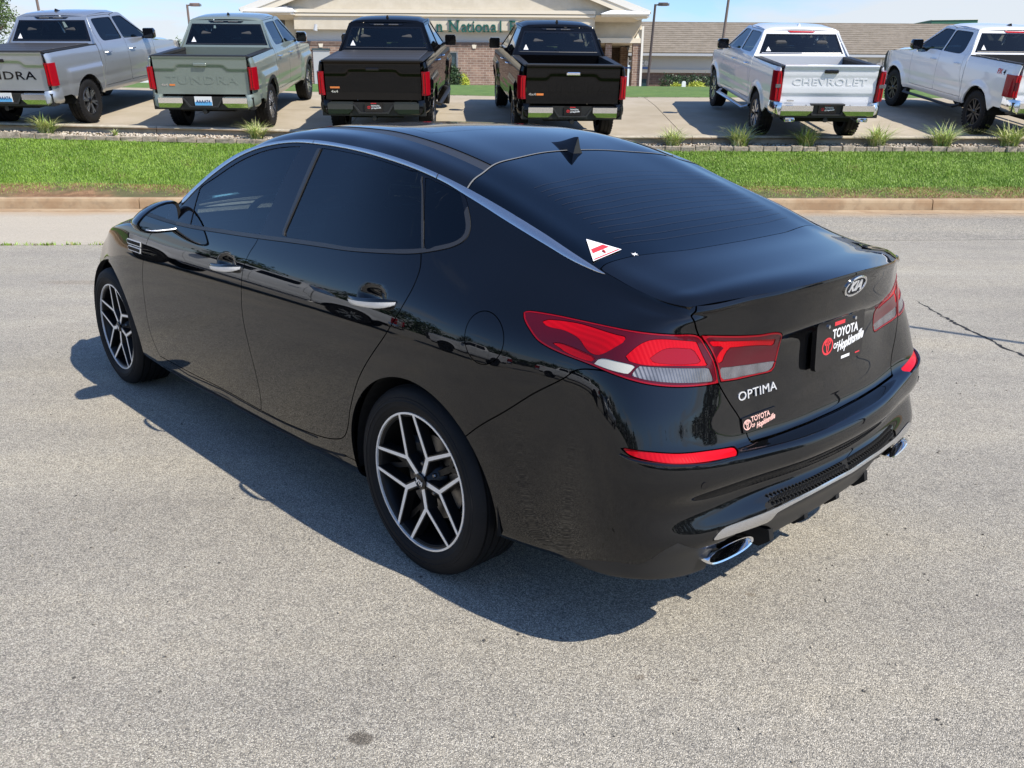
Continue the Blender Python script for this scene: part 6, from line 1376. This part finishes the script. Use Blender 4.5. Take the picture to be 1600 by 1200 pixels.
def brick_mat(name, cols):
    m = mat(name, cols[0], .85); t, b = nodes(m); oi = t.nodes.new('ShaderNodeObjectInfo'); co = t.nodes.new('ShaderNodeTexCoord')
    n = tnode(t, 'ShaderNodeTexNoise', Scale=3.2, Detail=2.0); t.links.new(co.outputs['Object'], n.inputs['Vector'])
    wn = t.nodes.new('ShaderNodeTexBrick'); wn.inputs['Scale'].default_value = 1; wn.inputs['Brick Width'].default_value = .42; wn.inputs['Row Height'].default_value = .15; wn.inputs['Mortar Size'].default_value = .014
    wn.inputs['Color1'].default_value = (*cols[0], 1); wn.inputs['Color2'].default_value = (*cols[1], 1); wn.inputs['Mortar'].default_value = (*cols[2], 1); wn.inputs['Bias'].default_value = -.1
    sp = t.nodes.new('ShaderNodeSeparateXYZ'); t.links.new(co.outputs['Object'], sp.inputs[0]); cb = t.nodes.new('ShaderNodeCombineXYZ'); t.links.new(mth(t, 'ADD', sp.outputs[0], sp.outputs[1]), cb.inputs[0]); t.links.new(sp.outputs[2], cb.inputs[1]); t.links.new(cb.outputs[0], wn.inputs['Vector'])
    c = mixcol(t, .6, wn.outputs['Color'], ramp_(t, n.outputs['Fac'], [(.3, .7), (.7, 1.2)]), 'MULTIPLY'); t.links.new(c, b.inputs['Base Color']); return m
M['brick'] = brick_mat('blended_brick', ((.30, .20, .145), (.20, .125, .095), (.40, .34, .28))); M['dark_brick'] = brick_mat('dark_brick', ((.16, .105, .08), (.11, .075, .06), (.20, .16, .13)))
def shingle_mat(name, a, b_, s):
    m = two_tone(name, a, b_, 1.2, third=(9, tuple(.72 * c for c in a), .48, .7, .6)); return m
M['shingle'] = two_tone('brown_shingle', (.19, .16, .12), (.25, .212, .165), 1.6, third=(5, (.17, .14, .105), .5, .7, .7), bump=(20, .5, .02))
M['metal_white'] = mat('white_metal_roof', (.70, .71, .72), .4)
def bbx(nm, lo, hi, m, par): b = MB(); b.bbox(lo, hi); return b.obj(nm, m, par)
BY = 60.0
bank = empty('bank_building', (0, 0, 0)); tag(bank, 'cream gabled bank with brick base and dark green letters behind the pickups', 'building')
ZB = 2.70
def zat(v, Y, u=800): return 1.5474 + Y * math.tan(math.radians(18.3705) * -1 + math.atan((600 - v) / 1316.0))
def xat(u, Y): return (u - 803) * Y / 1316.0 * .932
xL, xR = xat(462, BY), xat(927, BY); xE = xat(999, BY + 1.4)
z_base, z_br, z_f0, z_sg = zat(134, BY), zat(66, BY), zat(48, BY), zat(20, BY)
# brick base with window openings: built as bands around the opening
wx0, wx1, wz0, wz1 = xat(699, BY), xat(714, BY), z_base + .3, zat(80, BY)
wl0, wl1 = xat(487, BY), xat(513, BY)
for lo, hi in (((xL, 1.9), (wl0, z_br)), ((wl1, 1.9), (wx0, z_br)), ((wx1, 1.9), (xR, z_br)), ((wx0, 1.9), (wx1, wz0)), ((wx0, wz1), (wx1, z_br)), ((wl0, zat(79, BY)), (wl1, z_br))):
    bbx('brick_wall', (lo[0], BY + .25, lo[1]), (hi[0], BY + .6, hi[1]), M['brick'], bank)
bbx('soldier_course', (xL, BY + .22, zat(73, BY)), (xR, BY + .30, zat(66.5, BY)), M['dark_brick'], bank)
for u0 in (500, 740, 812):
    w = xat(u0, BY); b = MB(); b.prism([(w - .10, BY + .20, zat(76, BY)), (w + .10, BY + .20, zat(76, BY)), (w + .16, BY + .20, zat(70, BY)), (w - .16, BY + .20, zat(70, BY))], (0, 0, 0), (0, .1, 0)); b.obj('keystone', M['cream_trim'], bank)
def window(x0, x1, z0, z1, Y, par, m=None):
    f = MB(); t_ = .09
    for lo, hi in (((x0, z0), (x0 + t_, z1)), ((x1 - t_, z0), (x1, z1)), ((x0 + t_, z0), (x1 - t_, z0 + t_)), ((x0 + t_, z1 - t_), (x1 - t_, z1))): f.bbox((lo[0], Y, lo[1]), (hi[0], Y + .12, hi[1]))
    w = f.obj('window', M['trim_white'], par); bbx('pane', (x0 + t_, Y + .06, z0 + t_), (x1 - t_, Y + .08, z1 - t_), M['window_glass'], w); return w
window(wx0, wx1, wz0, wz1, BY + .36, bank)
bbx('drive_up_panel', (wl0, BY + .18, z_base - .3), (wl1, BY + .5, zat(79, BY)), M['grey_panel'], bank); bbx('panel_cap', (wl0 - .05, BY + .12, zat(80, BY)), (wl1 + .05, BY + .4, zat(77.5, BY)), M['window_glass'], bank)
# recessed band over the brick, then the lettered front wall and its mouldings
bbx('recessed_band', (xL, BY + .45, z_br), (xR, BY + .8, z_f0 + .15), M['band_grey'], bank)
bbx('front_wall', (xL, BY - .05, z_f0), (xR, BY + .5, z_sg), M['stucco'], bank)
for v0, v1, pr in ((16.5, 22.2, .16), (23.5, 27.2, .12)): bbx('moulding', (xL - .0, BY - .05 - pr, zat(v1, BY)), (xR + .0, BY - .05, zat(v0, BY)), M['cream_trim'], bank)
bbx('moulding', (xat(700, BY) * 0 + xL, BY - .13, z_f0 - .0), (xR, BY - .05, zat(46, BY)), M['cream_trim'], bank) if False else None
xa = (xat(382, BY) + xat(1011, BY)) / 2; zb_ = zat(17, BY); sl_ = .352; hw = (xat(1011, BY) - xat(382, BY)) / 2
gw = [(xL - 2.0, BY, z_sg - .3), (xR + 2.0, BY, z_sg - .3), (xR + 2.0, BY, zb_ + (hw - (xR + 2 - xa)) * sl_ - .5), (xa, BY, zb_ + hw * sl_ - .5), (xL - 2.0, BY, zb_ + (hw - (xa - xL + 2)) * sl_ - .5)]
b = MB(); b.prism(gw, (0, 0, 0), (0, .4, 0)); b.obj('gable_wall', M['stucco'], bank)
# roof slabs with deep rake overhang and white rake boards
for sd in (-1, 1):
    ex = xa + sd * hw; P = [(xa, zb_ + hw * sl_), (ex, zb_), (ex, zb_ - .16), (xa, zb_ + hw * sl_ - .16)]
    b = MB(); b.prism([(x, BY - .55, z) for x, z in P], (0, 0, 0), (0, 21, 0)); b.obj('roof', M['shingle'], bank)
    for k, (d0, d1, yy, m_) in enumerate(((.0, .34, BY - .62, 'trim_white'), (.34, .55, BY - .56, 'cream_trim'))):
        Q = [(xa, zb_ + hw * sl_ - d0), (ex, zb_ - d0), (ex - sd * (.2 + .6 * k), zb_ - d1), (xa, zb_ + hw * sl_ - d1)]; b = MB(); b.prism([(x, yy, z) for x, z in Q], (0, 0, 0), (0, .12, 0)); b.obj('rake_board', M[m_], bank)
    # boxed eave return with a small sloped roof
    u0, u1 = (382, 459) if sd < 0 else (938, 1012); x0, x1 = xat(u0, BY - 1.2), xat(u1, BY - 1.2); zz = zat(19.5, BY - 1.2)
    bbx('eave_return', (x0, BY - .75, zat(24, BY - 1.2)), (x1, BY + .5, zz), M['trim_white'], bank)
    b = MB(); b.loft([[(x0 - .08, BY - .82, zz), (x1 + .08, BY - .82, zz), (x1 + .08, BY + .6, zz), (x0 - .08, BY + .6, zz)], [(x0 + (1.7 if sd > 0 else 2.2), BY - .1, zz + .62), (x1 - (2.2 if sd > 0 else 1.7), BY - .1, zz + .62), (x1 - .5, BY + .5, zz + .62), (x0 + .5, BY + .5, zz + .62)]]); b.obj('return_roof', M['metal_white'], bank)
    b = MB(); c0 = xR if sd > 0 else xL; c1 = x1 if sd > 0 else x0; b.loft([[(c0, BY - .9, zat(25, BY)), (c1 - sd * .1, BY - .9, zat(25, BY)), (c1 - sd * .1, BY + .8, zat(25, BY)), (c0, BY + .8, zat(25, BY))], [(c0, BY + .2, zat(32, BY)), (c1 - sd * .75, BY + .2, zat(32, BY)), (c1 - sd * .75, BY + .8, zat(32, BY)), (c0, BY + .8, zat(32, BY))]]); b.obj('soffit_box', M['stucco'], bank)
# right wing wall set back under the eave, porch beam, brick columns, downspout
RY = BY + 1.3
bbx('wing_wall', (xR - .1, RY, zat(60, RY)), (xE, RY + .4, zat(18, RY)), M['stucco'], bank)
bbx('wing_wall', (xat(440, BY), RY, z_base - .5), (xL + .2, RY + .4, zat(14, RY)), M['stucco'], bank)
bbx('porch_beam', (xR - 1.5, RY - .35, zat(66.5, RY)), (xE + .12, RY + .45, zat(59, RY)), M['cream_trim'], bank)
bbx('porch_ceiling', (xR - 1.5, RY + .4, zat(62, RY)), (xE, RY + 9, zat(60, RY)), M['cream_trim'], bank)
for u0, u1, Y, m_ in ((988, 1000.5, RY - .25, 'brick'), (945, 955, RY - .1, 'brick'), (969, 981, RY + 5.5, 'brick')):
    bbx('column', (xat(u0, Y), Y, 1.9), (xat(u1, Y), Y + .6, zat(67 if Y < RY + 2 else 72, Y)), M[m_], bank)
b = MB(); xd = xat(1001.8, RY - .3); b.bbox((xd - .07, RY - .38, 2.0), (xd + .07, RY - .25, zat(40, RY))); b.obj('downspout', M['trim_white'], bank)
b = MB(); b.loft([[(xat(990, RY), RY - .3, zat(59, RY)), (xat(1002, RY), RY - .3, zat(59, RY)), (xat(1002, RY), RY + .3, zat(59, RY)), (xat(990, RY), RY + .3, zat(59, RY))], [(xat(998.7, RY), RY - .1, zat(40, RY)), (xat(1000, RY), RY - .1, zat(40, RY)), (xat(1000, RY), RY + .3, zat(40, RY)), (xat(998.7, RY), RY + .3, zat(40, RY))]]); b.obj('column_bracket', M['cream_trim'], bank)
bbx('porch_wall', (xR - 1.6, RY + 7.5, 2.0), (xE - .2, RY + 7.9, zat(62, RY)), M['dark_brick'], bank)
bbx('back_wall', (xL, BY + 6, 2.0), (xR - .2, BY + 20, zb_ + 1), M['stucco'], bank)
bbx('rear_wall', (xR - 2, BY + 14, 2.0), (xE, BY + 14.4, zat(60, RY)), M['dark_brick'], bank)
# wall lamp and lettering
b = MB(); wlx = xat(497, BY); b.tube([(wlx, BY - .05, zat(45, BY)), (wlx, BY - .3, zat(43, BY))], .05, 6); b.tube([(wlx, BY - .3, zat(43, BY) + .08), (wlx - .06, BY - .34, zat(51, BY))], [.10, .14], 8); b.obj('wall_lamp', M['gutter'], bank)
sg = empty('sign_lettering', (0, 0, 0), 0, bank)
zl = zat(43.2, BY - .1)
for ch, u0 in (('n', 686.5), ('N', 709), ('a', 724.8), ('t', 732.5), ('i', 739.3), ('o', 747.5), ('n', 759), ('a', 770.7), ('l', 781.5), ('F', 799.5)):
    # serif letters built from the stock outline with slab feet added
    V_, F_ = text_mesh(ch, 1.02, .05, bold=.006, align='CENTER'); xs_ = [v[0] for v in V_]
    V2 = [(xat(u0, BY - .1) + v[0] * .92, BY - .12 - v[2], zat(52, BY - .1) + .36 + v[1]) for v in V_]
    lo = mesh_obj('letter', V2, F_, M['teal_sign'], sg, smooth=False)
    z0 = min(v[2] for v in V2); z1 = max(v[2] for v in V2); xa0, xa1 = min(v[0] for v in V2), max(v[0] for v in V2)
    sr = MB()
    if ch in 'nNilF':
        for xx in ({'n': (xa0 + .045, xa1 - .045), 'N': (xa0 + .05,), 'i': ((xa0 + xa1) / 2,), 'l': ((xa0 + xa1) / 2,), 'F': (xa0 + .05,)}[ch]): sr.bbox((xx - .13, BY - .17, z0), (xx + .13, BY - .072, z0 + .05))
    if ch in 'NF': sr.bbox((xa0 - .08, BY - .17, z1 - .05), (xa0 + .16, BY - .072, z1))
    if ch == 'N': sr.bbox((xa1 - .17, BY - .17, z1 - .05), (xa1 + .08, BY - .072, z1))
    if sr.V: sr.obj('serif', M['teal_sign'], sg)
# ---- long building with the big shingled roof
LY = 66.0; lb = empty('office_building', (0, 0, 0)); tag(lb, 'long low office building with a brown shingled roof to the right of the bank', 'building')
x0, x1 = xat(985, LY), xat(1660, LY); ze, zr = zat(81, LY - .8), None
bbx('brick_wall', (x0, LY, 1.9), (x1, LY + .4, zat(112, LY)), M['dark_brick'], lb); bbx('band_wall', (x0, LY - .05, zat(107, LY)), (x1, LY + .4, zat(84, LY)), M['band_grey'], lb)
bbx('trim_band', (x0, LY - .14, zat(112, LY)), (x1, LY + .3, zat(107, LY)), M['cream_trim'], lb); bbx('gutter', (x0 - .3, LY - .95, zat(85.5, LY - .9)), (x1, LY - .75, zat(81.5, LY - .9)), M['gutter'], lb)
bbx('soffit', (x0, LY - .75, zat(85, LY - .8)), (x1, LY + .3, zat(84, LY - .8)), M['grey_panel'], lb)
RYr = LY + 8.5; zr = zat(33.5, RYr)
rows_n = 15
rf_ = empty('roof', (0, 0, 0), 0, lb)
for k in range(rows_n):                 # shingle courses, each lapping the one below
    t0_, t1_ = k / rows_n, (k + 1.06) / rows_n; ya, yb = LY - .9 + (RYr - LY + .9) * t0_, LY - .9 + (RYr - LY + .9) * t1_; za, zb2 = ze + (zr - ze) * t0_, ze + (zr - ze) * t1_
    b = MB(); b.prism([(x0 - .3, ya, za + .06), (x1, ya, za + .06), (x1, yb, zb2 + .01), (x0 - .3, yb, zb2 + .01)], (0, 0, 0), (0, 0, -.05)); b.obj('shingle_course', M['shingle'], rf_)
b = MB(); b.prism([(x0, RYr, zr), (x1, RYr, zr), (x1, RYr + 8, ze), (x0, RYr + 8, ze)], (0, 0, 0), (0, 0, -.1)); b.obj('roof_back', M['shingle'], lb)
bbx('ridge_cap', (x0 - .3, RYr - .12, zr - .02), (x1, RYr + .12, zr + .05), M['shingle'], lb)
bbx('door', (xat(1000, LY), LY - .06, 2.0), (xat(1013, LY), LY + .02, zat(122, LY)), M['window_glass'], lb)
for (tx, u0, v0, v1, mm) in (('H', 985, 89, 101, 'white'), ('ce', 1006.5, 91, 101, 'white')):
    V_, F_ = text_mesh(tx, (zat(v0, LY) - zat(v1, LY)) / .7, .03, bold=.02); V2 = [(xat(u0, LY) + v[0], LY - .12 - v[2], (zat(v0, LY) + zat(v1, LY)) / 2 + v[1]) for v in V_]; mesh_obj('lettering', V2, F_, M[mm], lb, smooth=False)
M['sign_blue'] = mat('sign_blue', (.05, .13, .40), .5); bbx('sign_board', (xat(975, LY), LY - .10, zat(106, LY)), (xat(1014, LY), LY - .06, zat(103.5, LY)), M['sign_blue'], lb)
V_, F_ = text_mesh('Podiat', 1.02, .03, bold=.018); V2 = [(xat(1372, LY) + v[0], LY - .12 - v[2], zat(98, LY) + v[1]) for v in V_]; mesh_obj('lettering', V2, F_, M['white'], lb, smooth=False)
GY = 110.0; gr = empty('green_roofed_building', (0, 0, 0)); tag(gr, 'dark green flat roof edge rising beyond the brown shingled roof', 'building')
b = MB(); b.prism([(xat(1447, GY), GY, zat(34, GY)), (xat(1518, GY), GY, zat(34, GY)), (xat(1518, GY), GY, zat(25.6, GY)), (xat(1447, GY), GY, zat(27, GY))], (0, 0, 0), (0, 6, 0)); b.obj('fascia', M['green_roof'], gr)
b = MB(); b.prism([(xat(1446, GY), GY - .1, zat(27, GY)), (xat(1518.5, GY), GY - .1, zat(25.6, GY)), (xat(1518.5, GY), GY - .1, zat(24.9, GY)), (xat(1446, GY), GY - .1, zat(26.3, GY))], (0, 0, 0), (0, 6, 0)); b.obj('roof_edge', M['trim_white'], gr)
bbx('wall', (xat(1449, GY), GY + .3, 2.5), (xat(1516, GY), GY + 5.8, zat(33, GY)), M['stucco'], gr)
# ---- lamp posts and poles
def lamp_post(u_base, u_top, v_top, Y, label, arm=1, r=.09, m='pole', head=True, vb=135):
    xb_, xt = xat(u_base, Y), xat(u_top, Y); zt = zat(v_top, Y); zb2 = 2.05 if Y > 31 else lawn_z(max(-12, min(12, xb_)), Y)
    t = empty('lamp_post' if head else 'pole', (xb_, Y, zb2)); tag(t, label, 'lamp post' if head else 'pole', 'posts and poles beyond the upper lot')
    b = MB(); b.tube([(0, 0, -.3), (xt - xb_, 0, zt - zb2)], [r, r * .8], 10); b.obj('pole', M[m], t, True)
    if head:
        s_ = Y / 60; b = MB(); b.tube([(xt - xb_, 0, zt - zb2 - .05 * s_), (xt - xb_ + arm * .25 * s_, 0, zt - zb2 - .02)], .05 * s_, 6); b.obj('arm', M[m], t); b = MB(); b.loft([[(xt - xb_ + arm * a * s_, c * w_ * s_, zt - zb2 + d * s_) for c, d in ((-1, -.09), (1, -.09), (1, .03), (.5, .10), (-.5, .10), (-1, .03))] for a, w_ in ((.2, .12), (.45, .2), (.8, .16))]); h_ = b.obj('lamp_head', M[m], t)
        b = MB(); b.bbox((xt - xb_ + arm * (.78 if arm > 0 else .9) * s_, -.12 * s_, zt - zb2 - .08 * s_), (xt - xb_ + arm * (.78 if arm > 0 else .9) * s_ + .12 * s_, .12 * s_, zt - zb2 + .05 * s_)); b.obj('lens', M['lens_clear'], h_)
    return t
lamp_post(1012.3, 1019, 5, 54, 'tall dark lamp post between the bank and the long shingled roof', r=.085)
lamp_post(300.2, 299, 11, 70, 'short lamp post seen above the sage green pickup roof', r=.10, m='pole_red')
lamp_post(1121, 1133, -40, 27, 'bare pole rising behind the mirror of the lettered white pickup', r=.045, m='pole_red', head=False)
lamp_post(75, 66, -60, 34, 'bare brown pole rising behind the silver pickup roof', r=.055, m='pole_red', head=False)
# ---- foliage: many leaf faces spread through crown volumes
M['leaf'] = two_tone('tree_leaf', (.045, .085, .018), (.10, .16, .04), 1.3, rough=.55, third=(12, (.16, .22, .07), .5, .75, .7)); M['leaf_dark'] = two_tone('evergreen_leaf', (.018, .045, .014), (.035, .075, .022), 3, rough=.5); M['leaf_yellow'] = two_tone('golden_leaf', (.30, .38, .03), (.46, .50, .06), 3, rough=.5); M['bark'] = two_tone('bark', (.07, .05, .035), (.12, .09, .065), 8)
def leaf_cloud(name, blobs, n, size, m, par, shell=.55):
    """blobs: (x, y, z, rx, ry, rz)"""
    w = np.array([b[3] * b[4] + b[4] * b[5] + b[3] * b[5] for b in blobs]); k = nrg.choice(len(blobs), n, p=w / w.sum()); Bq = np.array(blobs)[k]
    d = nrg.normal(size=(n, 3)); d /= np.linalg.norm(d, axis=1, keepdims=True); r = (shell + (1 - shell) * nrg.uniform(0, 1, n))[:, None] * (1 + .12 * nrg.normal(size=(n, 1)))
    C = Bq[:, :3] + d * r * Bq[:, 3:]; a = nrg.normal(size=(n, 3)); a /= np.linalg.norm(a, axis=1, keepdims=True); nn = d * .7 + nrg.normal(size=(n, 3)) * .6; e1 = np.cross(nn, a); e1 /= np.linalg.norm(e1, axis=1, keepdims=True) + 1e-9; e2 = np.cross(nn, e1); e2 /= np.linalg.norm(e2, axis=1, keepdims=True) + 1e-9
    s = nrg.uniform(.6, 1.2, (n, 1)) * size; V = np.stack([C - e1 * s, C + e2 * s * .5, C + e1 * s, C - e2 * s * .5], 1).reshape(-1, 3); F = np.arange(4 * n).reshape(-1, 4)
    return fast_mesh(name, V, F, m, parent=par)
def tree(x, y, z, h, label, blobs, n, size, m='leaf', cat='tree', group=None):
    t = empty('tree', (x, y, z)); tag(t, label, cat, group); b = MB(); b.tube([(0, 0, -.2), (.05, 0, h * .25), (-.05, .05, h * .5), (.1, 0, h * .8)], [.20, .16, .12, .05], 8)
    for (bx, by, bz, *_r) in blobs: b.tube([(0, 0, h * .28), (bx * .5, by * .5, (h * .28 + bz) / 2 + .2), (bx, by, bz)], [.09, .06, .02], 6)
    b.obj('trunk', M['bark'], t, True); leaf_cloud('crown', blobs, n, size, M[m], t); return t
rb = random.Random(3)
tx, ty = xat(-12, 44), 44
tree(tx, ty, 2.2, 6.5, 'leafy tree at the left edge beside the silver pickup cab', [(rb.uniform(-1.6, 1.1), rb.uniform(-1.2, 1.2), rb.uniform(.9, 6.2), *(rb.uniform(.4, .85) for _ in range(3))) for _ in range(19)], 9000, .075)
def shrub(name, u, v0, v1, Y, w_px, label, m, n=2600, size=.05, group=None, ry=None, cat='shrub'):
    z0, z1 = min(zat(v1, Y), 2.1), zat(v0, Y); x = xat(u, Y); w = w_px * Y / 1316; h = z1 - z0; t = empty(name, (x, Y, z0)); tag(t, label, cat, group)
    b = MB()
    for k in range(5): a = k * 1.257; b.tube([(.05 * math.cos(a), .05 * math.sin(a), -.3), (w * .22 * math.cos(a), w * .2 * math.sin(a), h * .55)], [.03, .015], 5)
    b.obj('stem', M['bark'], t); Bl = [(rb.uniform(-.22, .22) * w, rb.uniform(-.2, .2) * w, h * rb.uniform(.35, .62), w * .32, (ry or w * .32), h * .38) for _ in range(6)] + [(0, 0, h * .45, w * .40, ry or w * .4, h * .45)]
    leaf_cloud('leaves', Bl, n, size, M[m], t, .62); return t
shrub('shrub', 706, 96, 134, 56, 30, 'dark green rounded shrub against the brick beside the bank window', 'leaf_dark', 3200, .07)
shrub('shrub', 725, 113, 134, 58, 22, 'yellow green shrub at the foot of the bank brick wall', 'leaf_yellow', 2600, .055)
shrub('shrub', 1061, 125, 137, 58, 24, 'yellow shrub left of the small white marker', 'leaf_yellow', 2400, .05)
shrub('shrub', 1094, 124, 137, 57.5, 34, 'yellow shrub right of the small white marker', 'leaf_yellow', 2800, .055)
shrub('shrub', 1357, 140, 150, 52, 12, 'yellow green shrub glimpsed between the two white pickups', 'leaf_yellow', 900, .06)
shrub('shrub', 279, 57, 76, 46, 12, 'small upright green shrub between the silver and sage green pickups', 'leaf', 1400, .05)
t = empty('hedge', (xat(1093, 62), 62, 2.1)); tag(t, 'dark clipped hedge along the long office building', 'hedge')
hh_ = (zat(114, 62) - 2.1) / 2
leaf_cloud('leaves', [(k * .8 - 2.0, 0, hh_, .7, .7, hh_) for k in range(8)], 7000, .075, M['leaf_dark'], t, .7)
b = MB(); [b.tube([(k * .8 - 2.0, 0, -.3), (k * .8 - 2.0, 0, .5)], .03, 5) for k in range(8)]; b.obj('stem', M['bark'], t)
t = empty('marker', (xat(1071, 30), 30, lawn_z(5.7, 30))); tag(t, 'small white rounded marker standing between two yellow shrubs', 'marker'); hz_ = zat(124.5, 30) - lawn_z(5.7, 30); w_ = .065
b = MB(); b.prism([(-w_, 0, -.2), (w_, 0, -.2), (w_, 0, hz_ * .75), (w_ * .7, 0, hz_ * .93), (0, 0, hz_), (-w_ * .7, 0, hz_ * .93), (-w_, 0, hz_ * .75)], (0, 0, 0), (0, .06, 0)); b.obj('board', M['white'], t)
# ---------------------------------------------------------------- the rest of the lot, seen mirrored in the sedan's paint
def copy_tree(o, parent=None):
    c = o.copy(); COL.objects.link(c)
    if parent is not None: c.parent = parent
    for ch in o.children: copy_tree(ch, c)
    return c
trucks = [o for o in COL.objects if o.get('category') == 'pickup truck']
for src, (x, y, yaw), lab in ((trucks[4], (-13.0, 5.3, 91), 'white pickup mirrored in the front door of the black sedan'), (trucks[5], (-13.4, -1.5, 90), 'white pickup mirrored in the rear door of the black sedan'),
                              (trucks[0], (-13.6, -8.4, 89), 'silver pickup mirrored in the rear quarter panel of the black sedan')):
    o = copy_tree(src); o.location = (x, y, .0); o.rotation_euler = (0, 0, R8(yaw)); o['label'] = lab; o['group'] = 'pickups of the lower lot mirrored in the sedan'
n = 46; blobs = []
for k in range(n):
    a = R8(158 + k * 4.4); d = rb.uniform(62, 80); h = rb.uniform(3.0, 6.0); blobs.append((d * math.cos(a), d * math.sin(a), h * .8, 3.6, 3.6, h))
o = leaf_cloud('woods', blobs, 60000, .42, M['leaf_dark'], None, .7); tag(o, kind='stuff')
t = empty('pole', (5.95, 3.85, 0)); tag(t, 'thin pole whose shadow falls across the asphalt right of the sedan', 'pole')
b = MB(); b.tube([(0, 0, -.1), (0, 0, 5.5)], .028, 10); b.obj('shaft', M['pole'], t, True); b = MB(); b.lathe([(.0001, .0), (.11, 0), (.11, .02), (.03, .05)], 16, axis='Z'); b.obj('base_plate', M['pole'], t)
def grp_():
    d = rng.uniform(1.5, 9) ** 1.0; x = rng.uniform(-.66, .66) * d; return (x, d, .0015)
M['grit'] = two_tone('loose_grit', (.06, .055, .05), (.42, .38, .31), 60, lo=.45, hi=.55)
tag(scatter_rocks(900, grp_, (.0025, .007), 'grit', M['grit']), kind='stuff')
